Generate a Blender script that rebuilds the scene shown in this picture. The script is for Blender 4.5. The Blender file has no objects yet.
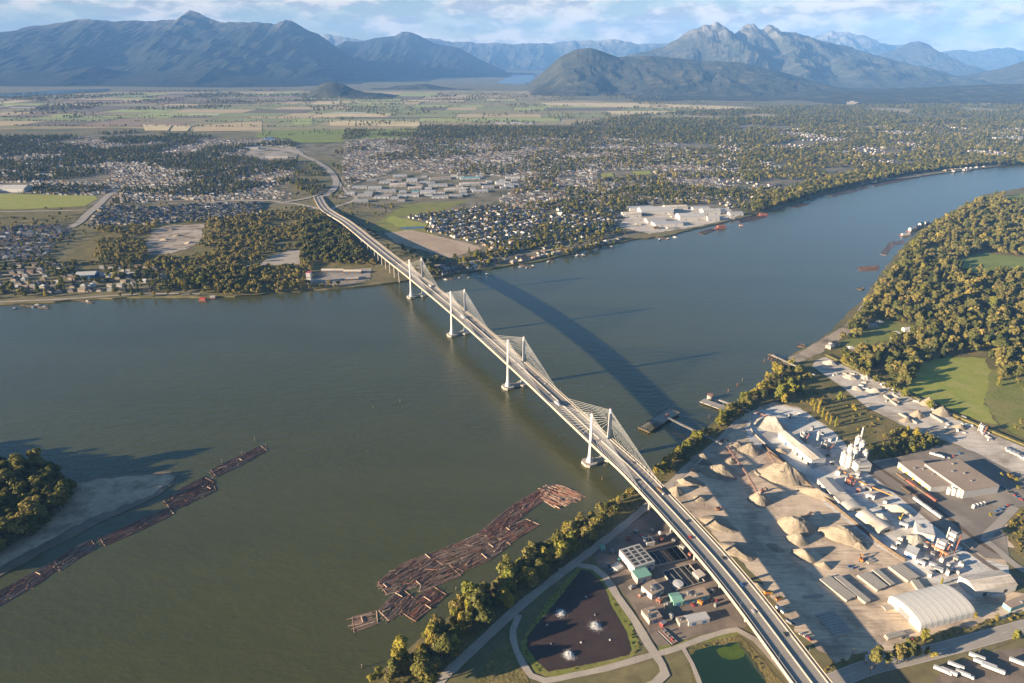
import bpy, math, random
import numpy as np
from mathutils import Vector, noise as mnoise
R = math.radians
SC = bpy.context.scene
COL = SC.collection

# ------------------------------------------------------------------ camera
FPX, PITCH, ROLL, CAMH = 683.0, 0.39472, 0.003873, 481.7
cam = bpy.data.objects.new("camera", bpy.data.cameras.new("camera"))
COL.objects.link(cam)
cam.data.sensor_width = 36.0
cam.data.lens = FPX * 36.0 / 1024.0
cam.data.clip_start = 1.0
cam.data.clip_end = 200000.0
cam.location = (0, 0, CAMH)
cam.rotation_mode = 'ZXY'
from mathutils import Matrix
cam.rotation_mode = 'QUATERNION'
cam.rotation_quaternion = (Matrix.Rotation(math.pi / 2 - PITCH, 3, 'X') @ Matrix.Rotation(ROLL, 3, 'Z')).to_quaternion()
SC.camera = cam
# ------------------------------------------------------------------ sky, sun, exposure
SUN_AZ, SUN_EL = R(69.4 + 180.0), R(12.0)          # compass-like: x = sin(az), y = cos(az)
SUN_DIR = Vector((math.sin(SUN_AZ) * math.cos(SUN_EL), math.cos(SUN_AZ) * math.cos(SUN_EL), math.sin(SUN_EL)))
SKY_STRENGTH = 0.05
world = bpy.data.worlds.new("World")
SC.world = world
world.use_nodes = True
wn, wl = world.node_tree.nodes, world.node_tree.links
bg = wn['Background']
sky = wn.new('ShaderNodeTexSky')
sky.sky_type = 'NISHITA'
sky.sun_disc = False
sky.sun_elevation = SUN_EL
sky.sun_rotation = SUN_AZ
sky.altitude = 400
sky.air_density = 1.0
sky.dust_density = 0.1
sky.ozone_density = 4.0
wtc = wn.new('ShaderNodeTexCoord')


def cloud_layer(scale, mscale, loc, lo, hi, detail=8.0, rough=0.6):
    mp = wn.new('ShaderNodeMapping')
    mp.inputs['Scale'].default_value = mscale
    mp.inputs['Location'].default_value = loc
    wl.new(wtc.outputs['Generated'], mp.inputs['Vector'])
    n = wn.new('ShaderNodeTexNoise')
    n.inputs['Scale'].default_value = scale
    n.inputs['Detail'].default_value = detail
    n.inputs['Roughness'].default_value = rough
    wl.new(mp.outputs['Vector'], n.inputs['Vector'])
    r = wn.new('ShaderNodeMapRange')
    r.interpolation_type = 'SMOOTHSTEP'
    r.inputs['From Min'].default_value = lo
    r.inputs['From Max'].default_value = hi
    wl.new(n.outputs['Fac'], r.inputs['Value'])
    return r.outputs['Result']


def wmix(fac, a, b):
    m = wn.new('ShaderNodeMix')
    m.data_type = 'RGBA'
    for s, v in ((m.inputs[0], fac), (m.inputs[6], a), (m.inputs[7], b)):
        if hasattr(v, 'is_output'):
            wl.new(v, s)
        else:
            s.default_value = v
    return m.outputs[2]


cover = cloud_layer(9.0, (1, 1, 2.8), (0.3, 0.1, 0.25), 0.44, 0.54)
shade = cloud_layer(18.0, (1, 1, 3.0), (1.3, 2.1, 0.0), 0.42, 0.58)
ccol = wmix(shade, (3.1, 3.15, 3.2, 1), (6.2, 5.5, 4.7, 1))
wsep = wn.new('ShaderNodeSeparateXYZ')
wl.new(wtc.outputs['Generated'], wsep.inputs[0])
wfade = wn.new('ShaderNodeMapRange')
wfade.inputs['From Min'].default_value = 0.07
wfade.inputs['From Max'].default_value = 0.16
wfade.inputs['To Min'].default_value = 1.0
wfade.inputs['To Max'].default_value = 0.0
wl.new(wsep.outputs['Z'], wfade.inputs['Value'])
wmul = wn.new('ShaderNodeMath')
wmul.operation = 'MULTIPLY'
wcov = wn.new('ShaderNodeMapRange')
wcov.inputs['To Min'].default_value = 0.45
wl.new(cover, wcov.inputs['Value'])
wl.new(wcov.outputs['Result'], wmul.inputs[0])
wl.new(wfade.outputs['Result'], wmul.inputs[1])
skyblue = wmix(1.0, sky.outputs['Color'], (1.0, 0.93, 0.84, 1))
skyblue.node.blend_type = 'MULTIPLY'
wl.new(wmix(wmul.outputs[0], skyblue, ccol), bg.inputs['Color'])
bg.inputs['Strength'].default_value = SKY_STRENGTH

sun = bpy.data.objects.new("sun", bpy.data.lights.new("sun", 'SUN'))
COL.objects.link(sun)
sun.data.energy = 5.0
sun.data.angle = R(0.5)
sun.data.color = (1.0, 0.80, 0.56)
sun.rotation_euler = (-SUN_DIR).to_track_quat('-Z', 'Y').to_euler()
vs = SC.view_settings
vs.view_transform = 'Standard'
vs.look = 'None'
vs.exposure = 1.88
vs.gamma = 1.0
SC.render.engine = 'CYCLES'
SC.cycles.max_bounces = 4
SC.cycles.diffuse_bounces = 2
SC.cycles.glossy_bounces = 2
SC.cycles.transmission_bounces = 2
SC.cycles.transparent_max_bounces = 4
SC.cycles.use_denoising = True
HAZE_DENSITY = 3.2e-5

# ------------------------------------------------------------------ helpers
SP, CP, SR, CR = math.sin(PITCH), math.cos(PITCH), math.sin(ROLL), math.cos(ROLL)


def ray(px, py):
    X, Y = px - 512.0, py - 341.5
    X, Y = X * CR + Y * SR, -X * SR + Y * CR
    u, v = X / FPX, Y / FPX
    return u, CP - v * SP, -(SP + v * CP)


def G(px, py, z=0.0):
    """the ground point (height z) seen at a place in the photograph"""
    u, f, d = ray(px, py)
    t = (z - CAMH) / d
    return Vector((u * t, f * t, z))


def PIX(xy, z=0.0):
    """numpy: world xy (n,2) -> photograph coordinates"""
    xy = np.asarray(xy, float)
    zz = np.asarray(z, float) - CAMH
    d = xy[:, 1] * CP - zz * SP
    v = -(xy[:, 1] * SP + zz * CP)
    d = np.where(d < 1, 1, d)
    X, Y = FPX * xy[:, 0] / d, FPX * v / d
    return np.stack([512 + X * CR - Y * SR, 341.5 + X * SR + Y * CR], 1), d


def inside(pts, poly):
    pts = np.asarray(pts, float)
    x, y = pts[:, 0], pts[:, 1]
    r = np.zeros(len(pts), bool)
    n = len(poly)
    for i in range(n):
        x0, y0 = poly[i][0], poly[i][1]
        x1, y1 = poly[(i + 1) % n][0], poly[(i + 1) % n][1]
        if y0 == y1:
            continue
        c = ((y0 > y) != (y1 > y)) & (x < (x1 - x0) * (y - y0) / (y1 - y0) + x0)
        r ^= c
    return r


def tag(o, label=None, cat=None, group=None, kind=None):
    if label: o['label'] = label
    if cat: o['category'] = cat
    if group: o['group'] = group
    if kind: o['kind'] = kind
    return o


def empty(name, label, cat, loc, rz=0.0, group=None, kind=None):
    o = bpy.data.objects.new(name, None)
    o.empty_display_size = 1.0
    COL.objects.link(o)
    o.location = loc
    o.rotation_euler = (0, 0, rz)
    return tag(o, label, cat, group, kind)


class MB:
    """collects shapes, links them as one mesh object"""
    def __init__(self):
        self.v, self.f, self.m = [], [], []

    def add(self, vs, fs, mi=0):
        b = len(self.v)
        self.v += [tuple(p) for p in vs]
        self.f += [tuple(b + i for i in f) for f in fs]
        self.m += [mi] * len(fs)
        return self

    def prism(self, poly, z0, z1, mi=0, bottom=True):
        n = len(poly)
        vs = [(p[0], p[1], z0) for p in poly] + [(p[0], p[1], z1) for p in poly]
        fs = [(i, (i + 1) % n, n + (i + 1) % n, n + i) for i in range(n)] + [tuple(range(n, 2 * n))]
        if bottom: fs.append(tuple(range(n - 1, -1, -1)))
        return self.add(vs, fs, mi)

    def box(self, cx, cy, z0, dx, dy, dz, mi=0, rz=0.0):
        c, s = math.cos(rz), math.sin(rz)
        pts = [(-dx / 2, -dy / 2), (dx / 2, -dy / 2), (dx / 2, dy / 2), (-dx / 2, dy / 2)]
        return self.prism([(cx + x * c - y * s, cy + x * s + y * c) for x, y in pts], z0, z0 + dz, mi)

    def tube(self, a, b, r0, r1=None, n=8, mi=0, cap=True):
        a, b = Vector(a), Vector(b)
        r1 = r0 if r1 is None else r1
        d = (b - a).normalized()
        u = d.orthogonal().normalized()
        w = d.cross(u)
        vs = []
        for p, r in ((a, r0), (b, r1)):
            for i in range(n):
                t = 2 * math.pi * i / n
                vs.append(p + u * (r * math.cos(t)) + w * (r * math.sin(t)))
        fs = [(i, (i + 1) % n, n + (i + 1) % n, n + i) for i in range(n)]
        if cap: fs += [tuple(range(n - 1, -1, -1)), tuple(range(n, 2 * n))]
        return self.add(vs, fs, mi)

    def cone(self, c, r, h, n=24, mi=0, rt=0.0):
        c = Vector(c)
        return self.tube(c, c + Vector((0, 0, h)), r, max(rt, 0.01), n, mi)

    def bar(self, a, b, w, h, mi=0):
        """a rectangular beam from a to b"""
        a, b = Vector(a), Vector(b)
        d = (b - a).normalized()
        s = d.cross(Vector((0, 0, 1)))
        s = s.normalized() if s.length > 1e-4 else Vector((1, 0, 0))
        u = s.cross(d)
        vs = []
        for p in (a, b):
            for i, j in ((-1, -1), (1, -1), (1, 1), (-1, 1)):
                vs.append(p + s * (w / 2 * i) + u * (h / 2 * j))
        return self.add(vs, [(0, 3, 2, 1), (4, 5, 6, 7), (0, 1, 5, 4), (1, 2, 6, 5), (2, 3, 7, 6), (3, 0, 4, 7)], mi)

    def gable(self, lx, ly, z0, rise, over=0.4, mi=0, th=0.25):
        """a pitched roof with its ridge along x"""
        X, Y = lx / 2 + over, ly / 2 + over
        vs = [(-X, -Y, z0), (X, -Y, z0), (X, Y, z0), (-X, Y, z0), (-X, 0, z0 + rise), (X, 0, z0 + rise)]
        return self.add(vs, [(0, 1, 5, 4), (2, 3, 4, 5), (0, 4, 3), (1, 2, 5), (3, 2, 1, 0)], mi)

    def hip(self, lx, ly, z0, rise, over=0.4, mi=0):
        X, Y = lx / 2 + over, ly / 2 + over
        k = max(0.3, X - Y)
        vs = [(-X, -Y, z0), (X, -Y, z0), (X, Y, z0), (-X, Y, z0), (-k, 0, z0 + rise), (k, 0, z0 + rise)]
        return self.add(vs, [(0, 1, 5, 4), (2, 3, 4, 5), (0, 4, 3), (1, 2, 5), (3, 2, 1, 0)], mi)

    def barrel(self, lx, ly, z0, h, mi=0, n=12, wall=0.0):
        """half-barrel shell along x"""
        prof = [(-ly / 2, z0)] + [(-ly / 2 * math.cos(math.pi * i / n), z0 + wall + (h - wall) * math.sin(math.pi * i / n) ** 0.8) for i in range(n + 1)] + [(ly / 2, z0)]
        k = len(prof)
        vs = [(-lx / 2, y, z) for y, z in prof] + [(lx / 2, y, z) for y, z in prof]
        fs = [(i + 1, i, k + i, k + i + 1) for i in range(k - 1)] + [tuple(range(k)), tuple(range(2 * k - 1, k - 1, -1))]
        return self.add(vs, fs, mi)

    def mesh(self, name, mats, smooth=False):
        me = bpy.data.meshes.new(name)
        me.from_pydata(self.v, [], self.f)
        for m in (mats if isinstance(mats, (list, tuple)) else [mats]):
            me.materials.append(m)
        if len(me.materials) > 1:
            me.polygons.foreach_set('material_index', self.m)
        if smooth:
            me.polygons.foreach_set('use_smooth', [True] * len(me.polygons))
        me.update()
        return me

    def build(self, name, mats, parent=None, smooth=False):
        return link(name, self.mesh(name, mats, smooth), parent)


def link(name, me, parent=None):
    o = bpy.data.objects.new(name, me)
    COL.objects.link(o)
    if parent is not None:
        o.parent = parent
    return o


def dup(root, loc=None, rz=None, label=None, group=None, scale=None):
    r = root.copy()
    COL.objects.link(r)
    if loc is not None: r.location = loc
    if rz is not None: r.rotation_euler = (0, 0, rz)
    if scale is not None: r.scale = (scale, scale, scale) if not hasattr(scale, '__len__') else scale
    if label: r['label'] = label
    if group: r['group'] = group
    for ch in root.children:
        c = ch.copy()
        COL.objects.link(c)
        c.parent = r
        for g in ch.children:
            d = g.copy()
            COL.objects.link(d)
            d.parent = c
    return r


# ------------------------------------------------------------------ materials
def new_mat(name):
    m = bpy.data.materials.new(name)
    m.use_nodes = True
    return m, m.node_tree.nodes, m.node_tree.links, m.node_tree.nodes['Principled BSDF']


def rgb(c):
    return (c[0], c[1], c[2], 1.0)


def mixn(nt, fac, a, b, blend='MIX'):
    n = nt.nodes.new('ShaderNodeMix')
    n.data_type = 'RGBA'
    n.blend_type = blend
    for s, v in ((n.inputs[0], fac), (n.inputs[6], a), (n.inputs[7], b)):
        if hasattr(v, 'is_output'):
            nt.links.new(v, s)
        else:
            s.default_value = v
    return n.outputs[2]


def noise_fac(nt, scale, lo=0.35, hi=0.65, detail=5.0, mscale=None, rot=0.0, rough=0.6, coord='Object'):
    tc = nt.nodes.new('ShaderNodeTexCoord')
    out = tc.outputs[coord]
    if mscale or rot:
        mp = nt.nodes.new('ShaderNodeMapping')
        mp.inputs['Scale'].default_value = mscale or (1, 1, 1)
        mp.inputs['Rotation'].default_value = (0, 0, rot)
        nt.links.new(out, mp.inputs['Vector'])
        out = mp.outputs['Vector']
    n = nt.nodes.new('ShaderNodeTexNoise')
    n.inputs['Scale'].default_value = scale
    n.inputs['Detail'].default_value = detail
    n.inputs['Roughness'].default_value = rough
    nt.links.new(out, n.inputs['Vector'])
    r = nt.nodes.new('ShaderNodeMapRange')
    r.inputs['From Min'].default_value = lo
    r.inputs['From Max'].default_value = hi
    nt.links.new(n.outputs['Fac'], r.inputs['Value'])
    return r.outputs['Result']


def mat(name, c1, c2=None, scale=0.12, c3=None, scale3=0.02, rough=0.9, fine=0.25, finescale=1.2, bump=0.0, metal=0.0, spec=0.25, mscale=None, rot=0.0, streak=None):
    """two broad tones + a third patchy tone + fine speckle"""
    m, n, l, b = new_mat(name)
    nt = m.node_tree
    c2 = c2 or tuple(x * 0.8 for x in c1)
    col = mixn(nt, noise_fac(nt, scale, mscale=mscale, rot=rot), rgb(c1), rgb(c2))
    if c3:
        col = mixn(nt, noise_fac(nt, scale3, 0.48, 0.62), col, rgb(c3))
    if fine:
        f = noise_fac(nt, finescale, 0.3, 0.7, 3.0)
        col = mixn(nt, f, col, mixn(nt, 1.0, col, (1 - fine, 1 - fine, 1 - fine, 1), 'MULTIPLY'))
    if streak:                                   # wheel tracks and scrape marks along two directions
        for i_, (sr, amt) in enumerate(((streak, 0.72), (streak + 0.9, 0.80))):
            sf = noise_fac(nt, 0.5, 0.52, 0.66, 4.0, mscale=(0.05, 0.75, 1), rot=sr)
            col = mixn(nt, sf, col, mixn(nt, 1.0, col, (amt, amt, amt * 1.02, 1), 'MULTIPLY'))
    l.new(col, b.inputs['Base Color'])
    b.inputs['Roughness'].default_value = rough
    b.inputs['Metallic'].default_value = metal
    b.inputs['Specular IOR Level'].default_value = spec
    if bump:
        bn = n.new('ShaderNodeBump')
        bn.inputs['Strength'].default_value = 1.0
        bn.inputs['Distance'].default_value = bump
        l.new(noise_fac(nt, finescale, 0.2, 0.8, 4.0), bn.inputs['Height'])
        l.new(bn.outputs['Normal'], b.inputs['Normal'])
    return m


def leaf_mat(name, ramp, transl=0.25):
    """foliage: hue per tree, a little per clump"""
    m, n, l, b = new_mat(name)
    nt = m.node_tree
    oi = n.new('ShaderNodeObjectInfo')
    cr = n.new('ShaderNodeValToRGB')
    e = cr.color_ramp.elements
    while len(e) < len(ramp): e.new(0.5)
    for i, (p, c) in enumerate(ramp):
        e[i].position = p
        e[i].color = rgb((c[0] * 1.38, c[1] * 1.32, c[2] * 1.05))
    l.new(oi.outputs['Random'], cr.inputs['Fac'])
    f = noise_fac(nt, 0.35, 0.3, 0.7, 2.0)
    col = mixn(nt, f, cr.outputs['Color'], mixn(nt, 1.0, cr.outputs['Color'], (1.35, 1.2, 0.9, 1), 'MULTIPLY'))
    l.new(col, b.inputs['Base Color'])
    b.inputs['Roughness'].default_value = 0.75
    b.inputs['Specular IOR Level'].default_value = 0.15
    tr = n.new('ShaderNodeBsdfTranslucent')
    l.new(col, tr.inputs['Color'])
    mx = n.new('ShaderNodeMixShader')
    mx.inputs[0].default_value = transl
    l.new(b.outputs[0], mx.inputs[1])
    l.new(tr.outputs[0], mx.inputs[2])
    l.new(mx.outputs[0], n['Material Output'].inputs['Surface'])
    return m


def plain(name, c, rough=0.6, var=0.12, scale=0.3, metal=0.0, spec=0.4):
    return mat(name, c, tuple(x * (1 - var) for x in c), scale=scale, rough=rough, fine=var, finescale=scale * 9, metal=metal, spec=spec)


def rand_mat(name, ramp, rough=0.8):
    """one tone per object, picked from a ramp"""
    m, n, l, b = new_mat(name)
    oi = n.new('ShaderNodeObjectInfo')
    cr = n.new('ShaderNodeValToRGB')
    cr.color_ramp.interpolation = 'CONSTANT'
    e = cr.color_ramp.elements
    while len(e) < len(ramp): e.new(0.5)
    for i, c in enumerate(ramp):
        e[i].position = i / len(ramp)
        e[i].color = rgb(c)
    l.new(oi.outputs['Random'], cr.inputs['Fac'])
    f = noise_fac(m.node_tree, 0.5, 0.3, 0.7, 3.0)
    l.new(mixn(m.node_tree, f, cr.outputs['Color'], mixn(m.node_tree, 1.0, cr.outputs['Color'], (.8, .8, .8, 1), 'MULTIPLY')), b.inputs['Base Color'])
    b.inputs['Roughness'].default_value = rough
    return m


M = {}
M['concrete'] = plain('pale_concrete', (0.40, 0.365, 0.315), 0.85, 0.12, 0.1)
M['deckside'] = plain('deck_concrete', (0.44, 0.38, 0.30), 0.85, 0.15, 0.08)
M['white'] = plain('white_paint', (0.58, 0.565, 0.54), 0.5, 0.06)
M['asphalt'] = mat('road_asphalt', (0.34, 0.30, 0.255), (0.40, 0.355, 0.30), 0.05, fine=0.12, finescale=0.8)
M['darkasphalt'] = mat('yard_asphalt', (0.17, 0.135, 0.105), (0.23, 0.18, 0.14), 0.05, (0.30, 0.235, 0.18), 0.02, fine=0.2, finescale=0.6)
M['paint'] = plain('road_paint', (0.75, 0.74, 0.7), 0.7, 0.1)
M['steel'] = plain('grey_steel', (0.30, 0.30, 0.30), 0.5, 0.15, metal=0.4)
M['rust'] = plain('rust_red_steel', (0.32, 0.12, 0.08), 0.8, 0.25)
M['darkmetal'] = plain('dark_metal', (0.05, 0.05, 0.05), 0.6, 0.2)
M['glass'] = plain('dark_glass', (0.02, 0.025, 0.03), 0.1, 0.1, spec=0.8)
M['tyre'] = plain('tyre_rubber', (0.02, 0.02, 0.02), 0.9, 0.1)
M['timber'] = mat('weathered_timber', (0.20, 0.15, 0.10), (0.13, 0.09, 0.06), 0.4, fine=0.3, finescale=1.0)
M['bark'] = mat('bark', (0.09, 0.07, 0.05), (0.06, 0.045, 0.035), 0.8)
M['sheet_grey'] = plain('grey_sheet_roof', (0.42, 0.40, 0.37), 0.55, 0.12)
M['sheet_white'] = plain('white_sheet', (0.52, 0.50, 0.47), 0.5, 0.10)
M['roof_brown'] = mat('brown_gravel_roof', (0.40, 0.31, 0.235), (0.34, 0.265, 0.20), 0.05, fine=0.15, finescale=0.5)
M['green_sheet'] = plain('green_sheet', (0.22, 0.42, 0.33), 0.5, 0.12)
M['teal'] = plain('teal_sheet', (0.18, 0.45, 0.45), 0.5, 0.12)
M['orange'] = plain('orange_paint', (0.70, 0.27, 0.06), 0.5, 0.15)
M['yellow'] = plain('yellow_paint', (0.75, 0.52, 0.08), 0.5, 0.15)
M['blue'] = plain('blue_paint', (0.05, 0.16, 0.36), 0.5, 0.15)
M['red'] = plain('red_paint', (0.50, 0.05, 0.05), 0.4, 0.1)
# ------------------------------------------------------------------ terrain and water
LZ = 2.5
M['ground'] = mat('ground_soil_and_scrub', (0.19, 0.17, 0.075), (0.25, 0.205, 0.10), 0.012, (0.14, 0.14, 0.058), 0.004, fine=0.35, finescale=0.08)
M['scrub'] = mat('rough_scrub', (0.21, 0.175, 0.06), (0.15, 0.14, 0.045), 0.06, (0.28, 0.22, 0.085), 0.03, fine=0.45, finescale=0.35, bump=0.5)
M['grass'] = mat('mown_grass', (0.20, 0.25, 0.05), (0.235, 0.27, 0.06), 0.03, (0.18, 0.215, 0.045), 0.012, fine=0.15, finescale=0.5)
M['bright_grass'] = mat('playing_field_grass', (0.33, 0.345, 0.06), (0.27, 0.30, 0.055), 0.05, (0.36, 0.34, 0.09), 0.03, fine=0.2, finescale=0.3)
M['meadow'] = mat('meadow', (0.24, 0.255, 0.055), (0.20, 0.215, 0.048), 0.035, (0.28, 0.25, 0.08), 0.02, fine=0.3, finescale=0.25)
M['sand'] = mat('quarry_sand', (0.76, 0.60, 0.43), (0.60, 0.47, 0.335), 0.045, (0.42, 0.325, 0.235), 0.028, fine=0.15, finescale=0.5, streak=0.75)
M['dust'] = mat('cement_dust_ground', (0.82, 0.79, 0.73), (0.66, 0.62, 0.56), 0.05, (0.46, 0.42, 0.36), 0.022, fine=0.2, finescale=0.45, streak=0.7)
M['precast'] = mat('pale_yard', (0.72, 0.64, 0.54), (0.58, 0.51, 0.42), 0.05, (0.40, 0.335, 0.26), 0.02, fine=0.15, finescale=0.4, streak=0.55)
M['gravelroad'] = mat('gravel_road', (0.50, 0.43, 0.35), (0.41, 0.355, 0.29), 0.06, fine=0.2, finescale=0.6)
M['dirt'] = mat('bare_dirt', (0.46, 0.345, 0.24), (0.39, 0.29, 0.205), 0.012, (0.50, 0.39, 0.28), 0.01, fine=0.12, finescale=0.1)
M['beach'] = mat('river_sand', (0.46, 0.375, 0.28), (0.36, 0.29, 0.215), 0.05, (0.20, 0.16, 0.115), 0.02, fine=0.15, finescale=0.3)
M['lot'] = mat('grey_lots', (0.36, 0.315, 0.265), (0.46, 0.40, 0.33), 0.012, (0.13, 0.12, 0.075), 0.01, fine=0.25, finescale=0.06)
M['towngd'] = mat('town_ground', (0.19, 0.165, 0.10), (0.29, 0.25, 0.185), 0.02, (0.12, 0.115, 0.055), 0.012, fine=0.3, finescale=0.08)


def water_mat(name, silt, silt2, rough=0.24, bump=0.32, spec=1.0):
    m, n, l, b = new_mat(name)
    nt = m.node_tree
    col = mixn(nt, noise_fac(nt, 0.0035, 0.35, 0.65, 6.0, mscale=(0.5, 1.6, 1), rot=0.4), rgb(silt), rgb(silt2))
    l.new(col, b.inputs['Base Color'])
    b.inputs['IOR'].default_value = 1.4
    b.inputs['Roughness'].default_value = rough
    b.inputs['Specular IOR Level'].default_value = spec
    tc = n.new('ShaderNodeTexCoord')
    hs = []
    for sc_, det, ms, rot in ((0.16, 5.0, (1.0, 1.9, 1), 0.5), (0.05, 4.0, (0.8, 1.8, 1), 0.9)):
        mp = n.new('ShaderNodeMapping')
        mp.inputs['Scale'].default_value = ms
        mp.inputs['Rotation'].default_value = (0, 0, rot)
        l.new(tc.outputs['Object'], mp.inputs['Vector'])
        w = n.new('ShaderNodeTexNoise')
        w.inputs['Scale'].default_value = sc_
        w.inputs['Detail'].default_value = det
        l.new(mp.outputs['Vector'], w.inputs['Vector'])
        hs.append(w.outputs['Fac'])
    ad = n.new('ShaderNodeMath')
    ad.operation = 'MULTIPLY_ADD'
    ad.inputs[1].default_value = 2.0
    l.new(hs[1], ad.inputs[0])
    l.new(hs[0], ad.inputs[2])
    bn = n.new('ShaderNodeBump')
    bn.inputs['Strength'].default_value = 1.0
    bn.inputs['Distance'].default_value = bump
    l.new(ad.outputs[0], bn.inputs['Height'])
    l.new(bn.outputs['Normal'], b.inputs['Normal'])
    return m


M['water'] = water_mat('silty_river_water', (0.054, 0.057, 0.014), (0.071, 0.072, 0.020))
BIG = 30000.0
FARY = 32000.0
b = MB()
b.add([(-BIG, -900, 0), (BIG, -900, 0), (BIG, FARY, 0), (-BIG, FARY, 0)], [(0, 1, 2, 3)])
river = tag(b.build('river', M['water']), 'wide silty green river running under the bridge', 'river', kind='structure')

NSHORE = [(-260, 322), (-160, 314), (-60, 308), (0, 305), (40, 303), (100, 299), (140, 298), (200, 298), (235, 297), (260, 294), (300, 292), (340, 289), (380, 285), (408, 281),
          (440, 277), (470, 272), (500, 268), (540, 262), (575, 253), (600, 246), (640, 239), (670, 236), (700, 228), (735, 220), (760, 214), (790, 205), (830, 192),
          (870, 183), (920, 174), (970, 168), (1024, 164), (1100, 160), (1250, 155)]
SSHORE = [(1250, 172), (1100, 180), (1024, 188), (985, 195), (960, 208), (940, 218), (920, 230), (900, 250), (880, 275), (864, 300), (845, 316), (832, 331), (815, 343),
          (800, 351), (788, 358), (775, 369), (765, 380), (745, 398), (730, 412), (712, 424), (700, 432), (685, 445), (668, 458), (650, 473), (640, 484), (620, 497),
          (600, 508), (585, 519), (560, 531), (540, 546), (520, 562), (500, 577), (480, 592), (460, 610), (440, 626), (415, 646), (395, 662), (380, 675), (362, 692), (300, 760)]


def jitter_line(px, seg=14.0, amp=2.5, seed=1):
    """world shoreline with small natural wobble"""
    rng = random.Random(seed)
    w = [G(x, y, 0) for x, y in px]
    out = []
    for a, c in zip(w, w[1:]):
        d = (c - a).length
        k = max(1, min(14, int(d / seg)))
        nrm = Vector((-(c - a).y, (c - a).x, 0)).normalized()
        for i in range(k):
            p = a.lerp(c, i / k)
            s = amp * (0.3 if i == 0 else 1.0) * rng.uniform(-1, 1)
            out.append((p.x + nrm.x * s, p.y + nrm.y * s))
    out.append((w[-1].x, w[-1].y))
    return out


ns = jitter_line(NSHORE, 25, 4, 3)
ss = jitter_line(SSHORE, 14, 2.5, 5)
north = [(-BIG, ns[0][1])] + ns + [(BIG, ns[-1][1] + 800), (BIG, FARY), (-BIG, FARY)]
south = [(BIG, ss[0][1] - 800)] + ss + [(-160, -880), (BIG, -880)]
ISLE = [(-420, 470), (-300, 452), (-120, 456), (0, 466), (20, 463), (40, 467), (62, 484), (80, 481), (100, 477), (140, 474), (170, 472), (178, 474), (174, 484), (160, 495), (140, 505), (110, 518),
        (80, 534), (55, 546), (30, 560), (0, 577), (-90, 625), (-420, 700)]
isle = jitter_line(ISLE + [ISLE[0]], 10, 1.6, 8)[:-1]
gb = MB()
gb.prism(north, -3, LZ, 0, False)
gb.prism(south, -3, LZ, 0, False)
ground = tag(gb.build('ground', M['ground']), 'flat valley land on both sides of the river', 'ground', kind='structure')
ib = MB()
ib.prism(isle, -3, 0.8, 0, False)
M['wetsand'] = mat('wet_sand', (0.24, 0.19, 0.135), (0.17, 0.135, 0.10), 0.06, fine=0.2, finescale=0.3, rough=0.5)
M['drysand'] = mat('dry_sand', (0.60, 0.47, 0.33), (0.46, 0.36, 0.25), 0.05, (0.28, 0.215, 0.15), 0.03, fine=0.2, finescale=0.3)
tag(ib.build('sandbar_ground', M['wetsand']), 'wet sandy rim of the bar below the dark wooded island', 'sandbar', kind='structure')


def sheet(name, px, mt, lift, label, cat='ground', kind='structure', z=LZ, rough=0.0):
    p = [G(x, y, z) for x, y in px]
    if rough:                                # a natural edge wanders
        q, rg = [], random.Random(len(name) + int(px[0][0] * 3 + px[0][1]))
        for a, c in zip(p, p[1:] + p[:1]):
            k = max(1, min(40, int((c - a).length / (rough * 3))))
            n_ = Vector((-(c - a).y, (c - a).x, 0)).normalized()
            for i in range(k):
                q.append(a.lerp(c, i / k) + n_ * rg.uniform(-rough, rough))
        p = q
    far = min(G(x, y, z).length for x, y in px)
    b = MB()
    n = len(p)
    zz = z + lift + max(0.0, far - 1500) * 2e-4
    b.add([(q.x, q.y, zz) for q in p], [tuple(range(n))])
    o = b.build(name, mt)
    me = o.data
    if me.polygons[0].normal.z < 0:
        me.flip_normals()
    return tag(o, label, cat, kind=kind)


def smooth_path(w, step=10.0):
    w = [Vector(p) for p in w]
    out = []
    for i in range(len(w) - 1):
        p0, p1, p2, p3 = w[max(0, i - 1)], w[i], w[i + 1], w[min(len(w) - 1, i + 2)]
        k = max(1, int((p2 - p1).length / step))
        for j in range(k):
            t = j / k
            out.append(0.5 * ((2 * p1) + (p2 - p0) * t + (2 * p0 - 5 * p1 + 4 * p2 - p3) * t * t + (3 * p1 - p0 - 3 * p2 + p3) * t ** 3))
    out.append(w[-1])
    return out


def frames(path):
    fr = []
    for i, p in enumerate(path):
        d = path[min(i + 1, len(path) - 1)] - path[max(i - 1, 0)]
        d = Vector((d.x, d.y, 0)).normalized()
        fr.append((p, Vector((d.y, -d.x, 0)), d))
    return fr


def strip(b, fr, o0, o1, dz, mi=0):
    vs, fs = [], []
    for p, n, d in fr:
        vs += [p + n * o0 + Vector((0, 0, dz)), p + n * o1 + Vector((0, 0, dz))]
    for i in range(len(fr) - 1):
        fs.append((2 * i, 2 * i + 1, 2 * i + 3, 2 * i + 2))
    b.add(vs, fs, mi)


def rail(b, fr, o0, o1, z0, z1, mi=0):
    """a long solid of rectangular section following the path"""
    vs, fs = [], []
    for p, n, d in fr:
        for o, z in ((o0, z0), (o1, z0), (o1, z1), (o0, z1)):
            vs.append(p + n * o + Vector((0, 0, z)))
    for i in range(len(fr) - 1):
        a, c = 4 * i, 4 * i + 4
        for k in range(4):
            fs.append((a + k, a + (k + 1) % 4, c + (k + 1) % 4, c + k))
    fs += [(3, 2, 1, 0), tuple(len(vs) - 4 + k for k in range(4))]
    b.add(vs, fs, mi)


ROADS = []


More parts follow.
